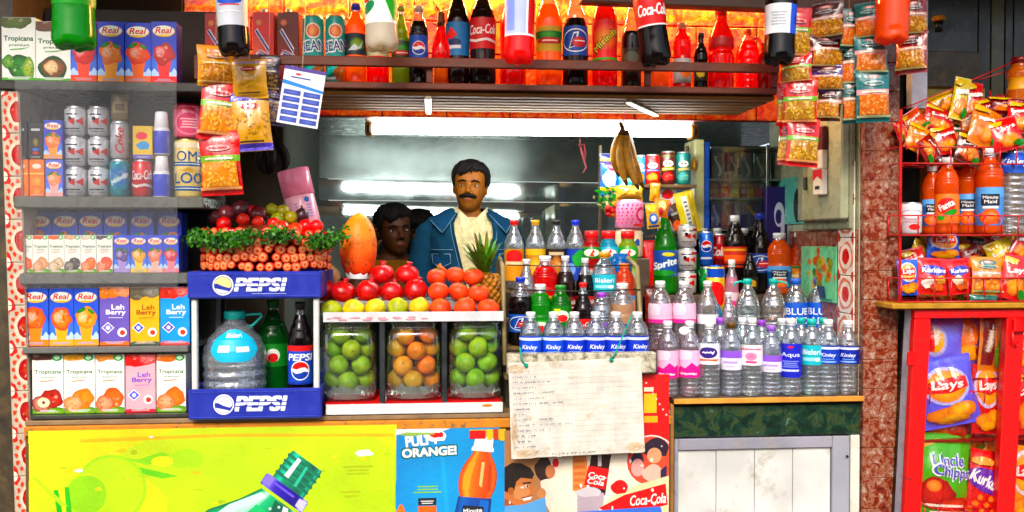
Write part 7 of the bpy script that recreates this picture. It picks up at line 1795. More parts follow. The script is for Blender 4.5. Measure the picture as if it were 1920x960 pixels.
bagpx('candy_packet', 'turquoise packet right of the bananas over the heart tin', 'snack packet', 1170, 350, 30, 34, 3.68, '#3ab0c0', lambda a: (a.ell(.5, .5, .3, .25, '#f0f0e0', nz=.4), a.rect(.2, .1, .8, .25, '#e8c030')), 10, group=GQ, seed=7)
bagpx('candy_packet', 'orange and white sweets packet over the green soda bottle', 'snack packet', 1240, 390, 30, 34, 3.60, '#f08a20', lambda a: (a.ell(.5, .6, .35, .25, '#f8e0a0', nz=.4), a.ell(.4, .3, .25, .2, '#e83a28', nz=.4)), 8, group=GQ, seed=8)
bagpx('candy_packet', 'blue yellow toy sweets packet left of the green soda bottle', 'snack packet', 1224, 405, 26, 46, 3.58, '#e8b020', lambda a: (a.ell(.5, .38, .36, .22, '#2a6ac8'), a.ell(.5, .40, .2, .12, '#f0f0f0'), a.ell(.5, .78, .3, .12, '#f0d048', nz=.3), a.rect(.1, .05, .9, .12, '#2a4a9a')), -6, group=GQ, seed=9)
bagpx('candy_packet', 'pasta like yellow sweets bag on top of the heart tin', 'snack packet', 1180, 362, 52, 28, 3.60, '#e8b850', lambda a: [a.ell(.1 + .1 * i, .3 + .14 * (i % 4), .07, .09, '#f0d080', '#c88a28', n=8) for i in range(9)] and None, 0, group=GQ, seed=10, crimp=.1)
# string of marigold and leaf decoration
t = thing('leaf_garland', 'small garland of green leaves and orange flowers left of the heart tin', 'garland', tuple(at(1140, 375, 3.64)))
b = B(); rd = random.Random(3)
for i in range(60):
    p = Vector((rd.gauss(0, .022), rd.gauss(0, .012), rd.gauss(.012, .02))); s_ = Vector((rd.gauss(0, 1), rd.gauss(0, .4), rd.gauss(0, 1))).normalized() * .014; q = s_.cross(Vector((0, 1, .2))).normalized() * .006
    n = b.add([tuple(p - s_), tuple(p + q), tuple(p + s_), tuple(p - q)]); b.face((n, n+1, n+2, n+3), C(rd.choice(['#1c8a34', '#2aa848', '#e0d8a0', '#148030'])))
b.build('leaves', 'leaf', t)
b = B()
for i in range(16): b.ball((rd.gauss(.012, .016), rd.gauss(-.01, .008), rd.gauss(-.045, .018)), .010 + .004 * rd.random(), rd.choice(['#f08a14', '#e84a14', '#f0b428', '#d83018']), 9, 6, nz=.5, seed=i)
b.build('flowers', 'leaf', t)
b = B(); b.tube([(0, 0, .03), (.01, .02, .14)], .001, '#c8c0a0', 5); b.build('cord', 'cloth', t)

# sweets cabinet
YV = 3.80; vz0, vz1 = Z(430, YV, 1400), Z(272, YV, 1400); vx0, vx1 = X(1300, YV, 350), RW - .004
t = thing('sweets_cabinet', 'glass fronted cabinet with cream and blue side boards holding sweets', 'cabinet', (0, 0, 0))
bx('side_board', 'enamel', '#cbc79a', vx0, X(1318, YV, 350), YV - .02, YV + .14, s2 + .001, vz1 + .02, .003, t)
bx('side_board', 'enamel', '#1c54b0', X(1318, YV, 350) + .001, X(1329, YV, 350), YV - .015, YV + .14, s2 + .001, vz1 + .01, .003, t)
bx('back_board', 'matte', '#1c1a20', X(1329, YV, 350), vx1, YV + .13, YV + .14, s2 + .001, vz1 + .01, 0, t)
bx('base_board', 'matte', '#1a1c1a', X(1329, YV, 350) + .001, vx1, YV + .0, YV + .129, s2 + .001, vz0 - .012, 0, t)
for i, py in enumerate((276, 336, 371, 429)): bx('shelf_strip', 'metal', '#9a9c98', X(1330, YV, py), vx1, YV - .016, YV + (.128 if i else .128), Z(py, YV, 1400) - .008, Z(py, YV, 1400), .001, t)
for px in (1436,): bx('door_stile', 'metal', '#8a8c86', X(px, YV, 350) - .006, X(px, YV, 350) + .006, YV - .022, YV - .0165, vz0, vz1, .001, t)
b = B(); b.box(X(1331, YV, 350), X(1434, YV, 350), YV - .0205, YV - .0175, vz0, vz1 - .008, '#e8f0ee'); b.build('glass_door', 'jar_glass', t)
for i, (px, py, rot) in enumerate(((1300, 305, 0),)):
    b = B(); b.ball((0, 0, 0), .02, '#d89a50', 14, 10, sq=(.55, .5, 1.5)); o = b.build('wall_knob', 'wood', None, tuple(at(1301, 308, YV - .035))); tag(o, 'oval wooden knob on the cream side board', 'knob')
def swirl(c1, c2):
    def f(a):
        P = []; 
        for i in range(15): q = i / 14; P.append((.5 + .22 * math.sin(q * 4.6 + .4), .12 + .76 * q))
        n = len(P); a.poly([(x - .10, y) for x, y in P] + [(x + .10, y) for x, y in P[::-1]], c1); a.poly([(x - .03, y) for x, y in P] + [(x + .03, y) for x, y in P[::-1]], c2)
    return f
def vbar(px0, px1, py1, py0, col, art, label, Y=None, roll=0, seed=0):
    Y = Y or YV + .05; z = Z(py0, YV, 1400) + .0008; pc = (px0 + px1) / 2
    carton('chocolate', label, 'chocolate', (X(pc, Y, py0), Y, z), (px1 - px0) * mpp(pc, py0, Y), (py0 - py1) * mpp(pc, py0, Y), .018, col, art, 'sweets in the glass fronted cabinet', (0, R(roll), 0), mat='film')
for i, (px, c) in enumerate(((1346, '#6a4850'), (1376, '#58585e'), (1400, '#68686e'), (1424, '#4a5244'))): vbar(px - 11, px + 11, 286, 336, c, swirl('#e0d8d8' if i != 1 else '#e0a8aa', '#888488'), 'dark wrapped sweet with pale curl, %s on the top shelf of the cabinet' % ('first', 'second', 'third', 'fourth')[i])
for i, (px, c, d, w_) in enumerate(((1338, '#c86a28', '#e0a040', 10), (1358, '#b82a1c', '#e8c050', 10), (1378, '#d8a018', '#e8d8a0', 9), (1394, '#7a2018', '#c8a0a0', 8), (1408, '#d88018', '#f0d060', 7), (1424, '#a81c24', '#e04a4a', 9))): vbar(px - w_, px + w_, 341, 371, c, lambda a, d=d: (a.rect(.2, .3, .8, .6, d), a.ell(.5, .8, .3, .1, d)), 'small bar on the middle shelf of the cabinet with %s wrapper' % ('brown orange', 'red', 'yellow', 'dark maroon', 'orange', 'crimson')[i])
for i, (a0, a1, c, s_, s2_, lb) in enumerate(((1332, 1352, '#4a2a8a', '#d8ccf0', '#8a70c0', 'purple bar with white swirl at the left of the bottom shelf'), (1353, 1374, '#c82018', '#e8dce8', '#5a2a7a', 'red bar with white swirl'), (1375, 1390, '#6a4a9a', '#e8d8b0', '#8a6ab0', 'lilac bar with small cream figure'), (1391, 1434, '#4a3070', '#e0b020', '#c88a18', 'purple and yellow bar on the right of the bottom shelf'))): vbar(a0, a1, 378, 429, c, swirl(s_, s2_), lb + ' in the cabinet')
carton('chocolate_box', 'deep purple box with white swirl standing outside the cabinet glass', 'box', (X(1461, YV - .06, 390), YV - .06, s2 + .001), 50 * mpp(1461, 390, YV - .06), Z(350, YV - .06, 1461) - s2 - .001, .03, '#2a1a60', lambda a: (a.rect(.0, .0, 1, .45, '#2a1a60'), a.ell(.5, .74, .2, .12, '#e4dcf0'), a.ell(.48, .72, .13, .07, '#2a1a60'), a.poly([(.55, .45), (.70, .45), (.72, .74), (.58, .74)], '#e4dcf0'), a.poly([(.52, .46), (.60, .46), (.6, .52), (.52, .50)], '#9a8ac8')), None)

# bananas and pink strings hanging from the shelf
t = thing('banana_bunch', 'ripe yellow brown banana bunch hanging by a pink string before the tube light', 'bananas', tuple(at(1168, 244, 3.36)))
mB = mpp(1170, 300, 3.36)
for k, (x1, x2, x3, ln, yo) in enumerate(((-6, -18, -4, 86, .02), (2, -10, 6, 104, -.012), (8, 4, 24, 112, -.03), (11, 14, 36, 108, 0), (4, -12, 10, 92, .045), (13, 20, 30, 84, .05))):
    b = B(); P = []; rr = []
    for q in range(12):
        f = q / 11; x = (1 - f) ** 2 * x1 * .5 + 2 * f * (1 - f) * x2 + f * f * x3; P.append((x * mB * 1.1, yo * f * 1.2 + .012 * math.sin(f * 3), -f * ln * mB)); rr.append([.006, .009, .013, .0165, .0185, .0195, .0195, .019, .0175, .014, .009, .004][q])
    rb = random.Random(k); bs = [rb.random() for _ in range(12)]
    b.tube(P, rr, lambda f, bs=bs: C('#4a3210') if f < .05 or f > .97 else mix(C('#d8a41c'), C('#8a5a14'), .15 + .5 * (f > .6) * f + .25 * bs[int(f * 11)]), 9)
    b.build('banana', 'rind', t)
b = B(); b.tube([(0, 0, -.012), (-.004, 0, .012), (-.012, 0, .030)], [.012, .009, .006], '#6a4a18', 8); b.build('stem', 'rind', t)
b = B(); b.tube([(-.004, 0, .01), (.006, 0, .06), (.006, 0, .105)], .0022, '#d86a70', 6); b.build('string', 'cloth', t)
t = thing('pink_string', 'loose pink twine with a knot hanging before the tube light', 'string', tuple(at(1088, 190, 3.36)))
b = B(); m_ = mpp(1088, 250, 3.36)
b.tube([(0, 0, .012), (.001, 0, -40 * m_), (-.001, 0, -80 * m_), (.006, 0, -95 * m_), (.016, 0, -112 * m_), (.022, -.002, -124 * m_), (.010, 0, -134 * m_)], [.0016, .0016, .002, .004, .0035, .003, .0015], '#e08088', 6)
b.tube([(0, 0, -82 * m_), (.014, .004, -80 * m_), (.020, 0, -95 * m_), (.018, 0, -108 * m_)], .0026, '#d86a74', 6); b.ball((.001, 0, -82 * m_), .006, '#d86a74', 8, 6, nz=.3); b.build('twine', 'cloth', t)

# ------------------------------------------------------------------ bottles on the shelf over the opening
zT = SZ + .0006; GT = 'drinks on the shelf over the opening'
def carton_top(px0, px1, top, art, col, label, Y=3.12, cap=None):
    pc = (px0 + px1) / 2; carton('drink_carton', label, 'juice carton', (X(pc, Y, 100), Y, zT), (px1 - px0) * mpp(pc, 100, Y), Z(top, Y, pc) - zT, .07, col, art, GT, (0, 0, R(-8)), cap)
carton_top(384, 424, 24, art_activ('#a81c20', '#c83020'), '#8a1418', 'dark red carton behind the hanging silver label bottle')
carton_top(473, 514, 22, art_activ('#c82814', '#e86a1c'), '#a81c10', 'orange red carton with slanted blue lettering', cap='#b8a8a0')
carton_top(520, 560, 22, art_activ('#5a1014', '#8a1c14'), '#4a0c10', 'maroon carton with slanted blue lettering', cap='#a89890')
cn(587, 31, 0, 40, 3.12, '#1c9a94', art_sean, 'teal tall can with a sunny disc, left of the pair', group=GT, base=zT, straight=True, mat='enamel', lid='#d8b070')
cn(629, 31, 0, 38, 3.12, '#1c9a94', art_sean, 'teal tall can with a sunny disc, right of the pair', group=GT, base=zT, straight=True, mat='enamel', lid='#d8b070')
TOPS = [('juice_bottle', 'orange juice bottle with dark blue cap on the upper shelf', 667, 8, 38, 'bulb', '#f08a10', '#1c2a90', .9, [(.36, .62, '#1c2a34', art_lemon)], 3.12),
        ('soda_bottle', 'red drink bottle behind the hanging clear bottle', 708, -20, 42, 'taper', '#e00c06', '#e02018', .9, [(.30, .46, '#c8c8a0', art_lime_soda)], 3.14),
        ('soda_bottle', 'yellow green lime drink bottle right of the hanging clear bottle', 752, 12, 36, 'taper', '#8aa60c', '#8a9a28', .9, [(.30, .56, '#284a24', art_lime_soda)], 3.15),
        ('cola_bottle', 'small dark cola bottle with white cap and blue globe label', 785, 12, 36, 'bulb', '#100a0a', '#b8a898', .8, [(.30, .62, '#1c50b0', lambda a: globe(a, .5, .5, .24))], 3.12),
        ('cola_bottle', 'tall cola bottle with light blue label next to the round red bottle', 858, -28, 46, 'cola', '#1c0c08', None, .88, [(.30, .62, '#1878b0', lambda a: (a.poly([(.05, .5), (.3, .85), (.5, .6), (.35, .5)], '#d81c20'), a.rect(.1, .2, .6, .3, '#e0e8ee'), a.ell(.4, .4, .2, .1, '#1c2a5a')))], 3.14),
        ('cola_bottle', 'large cola bottle with red script label', 905, -28, 50, 'cola', '#1a0b06', None, .84, [(.36, .66, '#c01c18', art_cola_script)], 3.12),
        ('soda_bottle', 'deep red drink bottle behind the hanging red bottle', 962, -28, 50, 'cola', '#c00c0a', None, .9, [], 3.15),
        ('soda_bottle', 'amber orange bottle with green and red label', 1029, -28, 50, 'cola', '#f08c08', None, .80, [(.34, .58, '#c8a848', art_lime_soda)], 3.12),
        ('cola_bottle', 'dark cola bottle with blue oval thumb label', 1079, -30, 48, 'taper', '#140a06', None, .66, [(.30, .58, '#1c4a98', art_thums)], 3.12),
        ('soda_bottle', 'bright red bottle with orange disc and green lettering', 1134, -30, 48, 'cola', '#e01806', None, .82, [(.26, .64, '#e83a10', art_mirinda)], 3.12),
        ('cola_bottle', 'dark bottle in shade beside the hanging dark cola bottle', 1184, -6, 38, 'taper', '#1c120c', '#14100e', .62, [(.24, .44, '#2a2418', lambda a: a.ell(.5, .5, .3, .3, '#5a5a4a'))], 3.14),
        ('juice_bottle', 'orange drink bottle half hidden by the hanging dark cola bottle', 1236, 30, 36, 'bulb', '#d87818', '#e8a060', .9, [], 3.14),
        ('juice_bottle', 'small red bottle with greyish label', 1279, 44, 34, 'bulb', '#d81408', '#e0a890', .92, [(.10, .46, '#b8b0b0', lambda a: (a.ell(.65, .5, .25, .3, '#e07830'), a.rect(.1, .6, .5, .8, '#e8e4e4')))], 3.12),
        ('syrup_bottle', 'small black bottle with dark screw cap', 1314, 62, 26, 'syrup', '#120c08', '#100e0c', .9, [(.16, .44, '#2a2418', lambda a: (a.ell(.5, .5, .25, .3, '#c8a83a', nz=.3)))], 3.12),
        ('syrup_bottle', 'tall red syrup bottle at the right end of the shelf', 1352, 14, 48, 'syrup', '#d00c06', None, .9, [(.5, .62, '#b01008', None)], 3.12),
        ('syrup_bottle', 'red orange jug shaped bottle with handle', 1402, 54, 44, 'jug', '#e82808', '#e86a28', .8, [], 3.15),
        ('syrup_bottle', 'dark red squat bottle at the far right of the shelf', 1436, 80, 36, 'syrup', '#a01208', '#c82818', .9, [], 3.13)]
for nm, lb, px, top, wp, st, lq, cp, fl, labs, Y in TOPS:
    o = bt(nm, lb, px, top, wp, Y, zT, st, lq, cp or '#c81c18', fl, labs, GT, '#f4c890')
    if 'handle' in lb:
        Hj = Z(top, Y, px) - zT; b = B(); b.tube([(.012, -.0, Hj*.84), (.035, -.0, Hj*.84), (.052, 0, Hj*.72), (.052, 0, Hj*.5), (.040, 0, Hj*.42)], .006, '#e83010', 8); b.build('handle', 'plastic', o)
# round red bottle with a leafy top (a decorated flask)
p = at(827, 152, 3.12); m_ = mpp(827, 100, 3.12); t = thing('juice_bottle', 'round red flask with dark leafy stopper on an orange base', 'bottle', (p.x, 3.12, zT), group=GT)
b = B(); b.lathe([(0, 13*m_), (.004, 14*m_), (32*m_, 13*m_), (40*m_, 14*m_)], C('#d87a28'), 20); b.build('base', 'liquid', t)
b = B(); b.lathe([(40*m_, 11*m_), (48*m_, 16.5*m_), (60*m_, 18*m_), (74*m_, 17*m_), (88*m_, 13*m_), (104*m_, 9*m_), (112*m_, 8*m_)], C('#e01208'), 22); b.build('body', 'liquid', t)
b = B(); b.lathe([(112*m_, 7*m_), (120*m_, 8*m_), (138*m_, 7*m_), (142*m_, 3*m_)], C('#7a4a28'), 14); rd = random.Random(1)
for i in range(12):
    a_ = i * 1.9; z_ = (112 + 30 * (i % 2)) * m_; d = Vector((math.sin(a_), -math.cos(a_), .3)); n = b.add([(0, 0, z_), tuple(d * 18 * m_ + Vector((0, 0, z_ + .004))), tuple(d * 10 * m_ + Vector((d.y, -d.x, 0)) * 5 * m_ + Vector((0, 0, z_)))]); b.face((n, n+1, n+2), C('#2a2a14'))
b.build('stopper', 'leaf', t)

# ------------------------------------------------------------------ big bottles hanging in front
def hanger(name, label, px, ybot, wp, Y, style, liquid, fill, labs, clear, tilt=0, capc='#f0f0f0', Hm=.33, swing=0):
    p = at(px, ybot, Y); m_ = mpp(px, 60, Y)
    o = bottle(name, label, 'bottle', (p.x, Y, p.z), Hm, wp * m_ / 2, style, liquid, capc, fill, clear, labs, 'big bottles hanging along the front', (R(swing), R(tilt), 0), petal=True, hang=max(.02, 2.46 - p.z - Hm))
    return o
hanger('soda_bottle', 'bright green soda bottle hanging at the upper left', 139, 94, 78, 2.80, 'cola', '#0aa42c', .95, [(.38, .62, '#12923a', None)], '#58d078')
hanger('cola_bottle', 'dark cola bottle with silver label hanging above the snack strips', 440, 106, 58, 2.80, 'cola', '#140808', .93, [(.26, .62, '#c9ccd2', lambda a: (a.ell(.5, .62, .32, .10, '#2a50b8'), a.rect(.2, .32, .8, .36, '#e0e2e8'), a.rect(.25, .49, .75, .52, '#c83a4a')))], '#a89a94', tilt=-3)
hanger('soda_bottle', 'clear lemon soda bottle with white and green label hanging near the centre', 717, 97, 62, 2.80, 'cola', '#dcd8c8', .95, [(.24, .60, '#e8efe8', lambda a: (a.poly([(.45, 1), (.8, .1), (1, .1), (1, 1)], '#1ca430'), a.ell(.2, .7, .2, .14, '#d82838', rot=.6), a.ell(.2, .4, .2, .12, '#1c7a50', rot=.6)))], '#e0e8e0', tilt=-2)
hanger('soda_bottle', 'bright red drink bottle with white and lilac label hanging at the centre', 973, 120, 58, 2.80, 'cola', '#f01408', .95, [(.24, .62, '#d0241c', lambda a: (a.rect(0, .05, .62, .95, '#b9c2ea'), a.rect(.05, .12, .34, .88, '#8a9ae0'), a.rect(.62, .0, .68, 1, '#f0f0f0'), a.rect(0, .95, 1, 1, '#e8e8f0'), a.rect(0, 0, 1, .05, '#e8e8f0')))], '#f05a50', tilt=1)
hanger('cola_bottle', 'dark cola bottle with red label hanging tilted right of the centre', 1232, 124, 58, 2.80, 'cola', '#120808', .94, [(.36, .66, '#c01420', lambda a: (a.rect(0, 0, 1, .05, '#e8e0e0'), a.text('Coca-Cola', .5, .5, w=.8, h=.34, col='#f4ecec', bold=.03, shear=.3)))], '#a89a94', tilt=-8)
hanger('cola_bottle', 'dark cola bottle with white and blue label hanging before the namkeen strips', 1460, 122, 58, 2.80, 'cola', '#0e0a0a', .95, [(.28, .56, '#e2e4e8', lambda a: (a.rect(.62, .0, 1, 1, '#2a5ad0'), a.lines(.32, .5, .4, .5, 5, '#b0b4bc'), a.ell(.85, .5, .1, .2, '#1c3a9a')))], '#8a8a90', tilt=2)
hanger('juice_bottle', 'orange drink bottle hanging before the teal packets', 1671, 82, 60, 2.80, 'bulb', '#f06a14', .95, [], '#f09a60', tilt=2)

# ------------------------------------------------------------------ snack strips at the upper right
NY = lambda s: art_namkeen('#c81818', '#d8b020', '#a8780e', '#58b048', s)
NT = lambda s: art_namkeen('#0a6a68', '#e08a1c', '#c86a10', '#e0a8b0', s)
NB = lambda s: art_namkeen('#4a1418', '#d8a838', '#a8701c', '#d0a0a0', s)
GN = 'snack strips hanging at the upper right'
strip('snack_strip', 'front strip of red and yellow packets with green band, lowest of all', [(1492, 20, 108, 52, 2, '#b81818', NY(1)), (1494, 104, 156, 52, 1, '#b81818', NY(12)), (1500, 152, 232, 56, 2, '#c81818', NY(2)), (1506, 226, 308, 56, 2, '#c81818', NY(3))], seed=2, group=GN, Y=2.86)
strip('snack_strip', 'side on strip of red and yellow packets left of the front strip', [(1468, 160, 232, 20, -2, '#b81818', NY(4)), (1474, 228, 304, 24, 0, '#c01818', NY(5))], seed=9, group=GN, Y=2.92)
strip('snack_strip', 'strip of maroon and gold packets between the red and the teal strips', [(1550, 8, 72, 58, -1, '#4a1418', NB(6)), (1550, 68, 128, 58, 2, '#4a1418', NB(7)), (1552, 124, 170, 56, 0, '#3a2a78', NB(8)), (1556, 166, 224, 40, 3, '#3a2416', NB(13))], seed=12, group=GN, Y=2.96)
strip('snack_strip', 'narrow dark green and yellow strip beside the teal one', [(1592, 20, 90, 26, 1, '#123a34', NT(20)), (1594, 86, 160, 26, 1, '#123a34', NT(21)), (1594, 156, 228, 24, 2, '#0c5450', NT(22))], seed=15, group=GN, Y=2.93)
strip('snack_strip', 'strip of teal packets with orange contents', [(1632, 8, 72, 52, -2, '#0a5a5a', NT(9)), (1634, 68, 140, 54, 2, '#0a6868', NT(10)), (1636, 136, 224, 56, 1, '#0a6868', NT(11))], seed=17, group=GN, Y=2.88)
strip('snack_strip', 'strip of brown red packets at the far right of the hanging strips', [(1712, 0, 66, 46, -3, '#7a1418', NB(14)), (1710, 62, 134, 50, 2, '#7a1418', NB(15))], seed=21, group=GN, Y=2.9)
# ------------------------------------------------------------------ neighbouring stall at the right edge
YN = 2.95
gx = X(1700, YN, 760); ex = X(2080, YN, 760)
o = bx('recess_shade', 'matte', '#14140f', PRX1 + .001, X(1720, 3.2, 600), 3.19, 3.24, 0, 2.55); tag(o, 'near-black sheet as the shade in the gap between granite pillar and red cage', 'wall')  # near-black sheet: shade of the gap put in as colour
o = bx('grey_post', 'enamel', '#b9bcc0', X(1701, 3.02, 600), X(1716, 3.02, 600), 3.0, 3.04, 0, Z(578, 3.02, 1708), .003); tag(o, 'thin pale grey post beside the red cage', 'post')
o = bx('grey_post', 'enamel', '#a9a6b0', X(1703, 3.14, 300), X(1733, 3.14, 300), 3.12, 3.16, Z(205, 3.14, 1715), 2.5, .003); tag(o, 'wide pale grey board above the basket stand at upper right', 'board')
t = thing('stall_wall', 'dim olive metal wall behind the neighbouring stall at upper right', 'wall', (0, 0, 0))
bx('panel', 'enamel', '#24251c', X(1725, 3.5, 100), X(1822, 3.5, 100), 3.46, 3.5, .2, 2.62, .002, t)
for a0, a1, c in ((1824, 1846, '#15160f'), (1848, 1872, '#4a4618'), (1874, 1888, '#191a13'), (1890, 2300, '#34352a')): bx('panel', 'enamel', c, X(a0, 3.5, 100), X(a1, 3.5, 100), 3.462, 3.5, .2, 2.62, .002, t)
bx('yellow_ledge', 'enamel', '#a08a18', X(1728, 3.44, 180), X(1842, 3.44, 180), 3.42, 3.459, Z(202, 3.44, 1780), Z(166, 3.44, 1780), .003, t)
o = bx('stone_slab', 'dull_slab', '#ffffff', X(1732, 3.42, 140), X(1836, 3.42, 140), 3.40, 3.418, Z(165, 3.42, 1780), Z(98, 3.42, 1780), .003); tag(o, 'dull brown stone slab on the wall over the basket stand', 'slab')
b = B(); b.ball((0, 0, 0), .026, '#c88a38', 14, 8, sq=(1, 1, .55)); o = b.build('bulb_cover', 'plastic', None, tuple(at(1760, 35, 3.4))); b2 = B(); b2.lathe([(-.05, .014), (-.01, .018)], C('#14140f'), 14); k = b2.build('holder', 'plastic', o); tag(o, 'small amber bulb cover on the wall at upper right', 'bulb')
# plank between baskets and cage
pzt = Z(568, 2.95, 1790)
o = bx('plank', 'wood', '#b58a48', X(1674, 2.93, 572), ex, 2.93, 3.30, Z(579, 2.93, 1790), pzt, .003); tag(o, 'yellowish wooden plank between the wire baskets and the red cage', 'plank')
o = bx('stall_back', 'matte', '#9a6a30', X(1688, 3.24, 400), ex, 3.245, 3.26, pzt + .001, Z(205, 3.24, 1780), .002); tag(o, 'brown cardboard back of the wire basket stand', 'board')
# wire stand with two baskets
t = thing('wire_stand', 'red wire basket stand holding drinks and crisps', 'rack', (0, 0, 0)); wr = '#b4141a'
def wire(parent, name, lines, r=.0028):
    b = B()
    for l in lines: b.tube(l, r, wr, 6)
    return b.build(name, 'enamel', parent)
def basket(py_top, py_bot, Yf, Yb, nm):
    z1_, z0_ = Z(py_top, Yf, 1690), Z(py_bot, Yf, 1690); xa, xb = X(1690, Yf, py_top), ex - .1
    Ls = [[(xa, Yb, z1_), (xa, Yf, z1_), (xb, Yf, z1_), (xb, Yb, z1_)], [(xa, Yb, z0_), (xa, Yf, z0_), (xb, Yf, z0_), (xb, Yb, z0_)]]
    n = 11
    for i in range(n + 1): x = xa + (xb - xa) * i / n; Ls.append([(x, Yf, z1_), (x, Yf, z0_), (x, Yb, z0_)])
    for i in range(1, 4): y = Yf + (Yb - Yf) * i / 3; Ls.append([(xa, y, z0_), (xb, y, z0_)]); Ls.append([(xa, y, z0_), (xa, y, z1_)])
    wire(t, nm, Ls); return z0_, z1_
zb2, _ = basket(522, 566, 2.955, 3.22, 'basket'); zb1, zb1t = basket(404, 441, 2.955, 3.22, 'basket'); zb0, zb0t = basket(275, 306, 2.97, 3.22, 'basket')
for px in (1690,):
    for y in (2.962, 3.215): bx('upright', 'enamel', wr, X(px, 2.96, 420) - .005, X(px, 2.96, 420) + .003, y, y + .008, pzt + .0006, Z(205, 2.96, 1690), .001, t)
wire(t, 'brace', [[at(1690, 205, 3.10), at(1800, 160, 3.10), at(1925, 105, 3.10)], [at(1722, 200, 3.15), at(1830, 190, 3.15), at(1930, 165, 3.15)], [at(1835, 150, 3.16), at(1932, 120, 3.16)], [at(1690, 205, 3.10), at(1700, 280, 2.97)], [at(1800, 190, 3.1), at(1806, 300, 3.0)], [at(1856, 170, 3.1), at(1870, 300, 3.0)]], .0026)
b = B(); P = [at(1720, 270, 3.0), at(1742, 230, 3.05), at(1768, 188, 3.1)]; b.tube(P, .006, '#b87830', 6); o = b.build('wooden_stick', 'wood'); tag(o, 'short slanting wooden stick in the top basket', 'stick')
# drinks in the upper basket
GW = 'orange drinks in the red wire basket'; zw = zb1 + .004
for px, top, wp, ly, lab, lb in ((1748, 310, 36, .0, [(.12, .50, '#3a6ab0', art_mm)], 'orange juice bottle with blue label, leftmost in the wire basket'), (1776, 296, 42, -.05, [(.14, .52, '#f0801c', art_fanta)], 'orange drink bottle with red and green oval mark'), (1814, 290, 42, .02, [(.12, .50, '#4a7ab8', art_mm)], 'orange juice bottle with blue label, between its two taller neighbours'), (1856, 278, 48, -.05, [(.10, .54, '#5a8ac8', art_mm)], 'largest orange juice bottle with pale blue label'), (1798, 308, 30, .09, [], 'orange bottle standing behind the others with only its cap clear')):
    bt('juice_bottle', lb, px, top, wp, 3.07 + ly, zw, 'bulb', '#ee6c14', '#f2f2f0', .89, lab, GW, '#f09a60')
bt('water_bottle', 'clear water bottle with blue cap and blue label at the right of the wire basket', 1900, 250, 50, 3.03, zw, 'water', None, '#2038b8', labs=[(.60, .80, '#1c50b8', lambda a: (a.text('Kinley', .5, .5, w=.8, h=.4, col='#d8e4f4', bold=.03, shear=.2)))], group=GW, clear='#dfe2e0')
cn(1710, 380, 0, 38, 3.03, '#e4dde0', lambda a: (a.ell(.5, .66, .42, .2, '#b8a8c0'), a.ell(.5, .66, .36, .16, '#f0eaec'), a.lines(.5, .42, .7, .2, 4, '#c89aa0'), a.ell(.6, .16, .2, .12, '#d81c28')), 'white tin with red dot in the corner of the wire basket', 'food_tin', 'tin', base=zw, lid='#d8d4d4', mat='enamel', straight=True)
# heap of packets in the top basket
GH = 'packets heaped in the top basket'
def art_red(s, w=True, c='#d0b040'):
    def f(a):
        rd_ = random.Random(s); a.ell(.5, .3, .4, .2, '#f0a020', '#d05a10', nz=.4, seed=s); (a.text('Lays', .5, .64, w=.7, h=.16, col='#f0ece4', bold=.07, rot=.15) if s % 3 == 1 else a.squig(.5, .64, .7, .13, '#f0ece4', s, .15)); a.ell(.2, .85, .3, .08, c, nz=.4, seed=s + 1); a.ell(.8, .15, .2, .1, '#2a7a34', nz=.5, seed=s + 2)
    return f
HP = [(1690, 246, 40, 26, 3.02, '#c81c14', 70, 'small red orange packet tip at the left end of the top basket'), (1724, 262, 60, 56, 3.02, '#d8861a', 25, 'orange packet with white lettering at the left of the top basket'), (1742, 280, 52, 44, 2.99, '#8a2418', 60, 'dark red packet lying low at the left of the top basket'), (1770, 262, 52, 56, 3.06, '#b01818', -8, 'red packet with a folded point in the top basket'), (1764, 196, 70, 40, 3.12, '#d8a818', -18, 'yellow packet lying across the top basket rail'), (1800, 185, 30, 84, 3.08, '#c8b028', 14, 'yellow green packet standing under the red brace'), (1826, 190, 34, 74, 3.10, '#b81c18', 8, 'red packet standing right of the yellow green one'), (1816, 280, 56, 60, 3.02, '#5a2018', 20, 'maroon packet above the orange bottles'), (1846, 240, 70, 84, 3.03, '#d07a18', 22, 'large orange packet with white lettering in the middle of the heap'), (1858, 205, 70, 44, 3.09, '#a81a18', -10, 'crimson packet behind the large orange one'), (1884, 252, 60, 62, 3.0, '#c02020', -16, 'red packet with white oval next to the blue capped bottle'), (1890, 200, 74, 34, 3.06, '#6a1818', 6, 'dark packet with grey lettering at the right of the heap'), (1912, 220, 50, 60, 3.02, '#c81c18', 12, 'bright red packet at the right picture edge'), (1730, 225, 50, 40, 3.12, '#8a5a20', -30, 'brownish packet under the wooden stick'), (1796, 250, 40, 44, 3.1, '#3a5a28', 12, 'dark green packet in the shade of the heap')]
for i, (px, py, wp, hp, Y, c, roll, lb) in enumerate(HP): bagpx('crisp_packet', lb, 'snack packet', px, py, wp, hp, Y, c, art_red(i), roll, -12, 10 * math.sin(i), .35, GH, i + 1)
bt('juice_bottle', 'amber drink bottle with dark red cap at the top right picture edge', 1912, 108, 44, 3.10, Z(196, 3.10, 1912), 'wide', '#e8861a', '#7a1418', .92, [(.3, .55, '#e8a828', None)], None, '#e8b070')
o = bx('top_ledge', 'wood', '#5a2a18', X(1870, 3.10, 200), ex, 3.04, 3.16, Z(196, 3.10, 1912) - .012, Z(196, 3.10, 1912), .002); tag(o, 'small ledge under the amber bottle at the upper right edge', 'ledge')
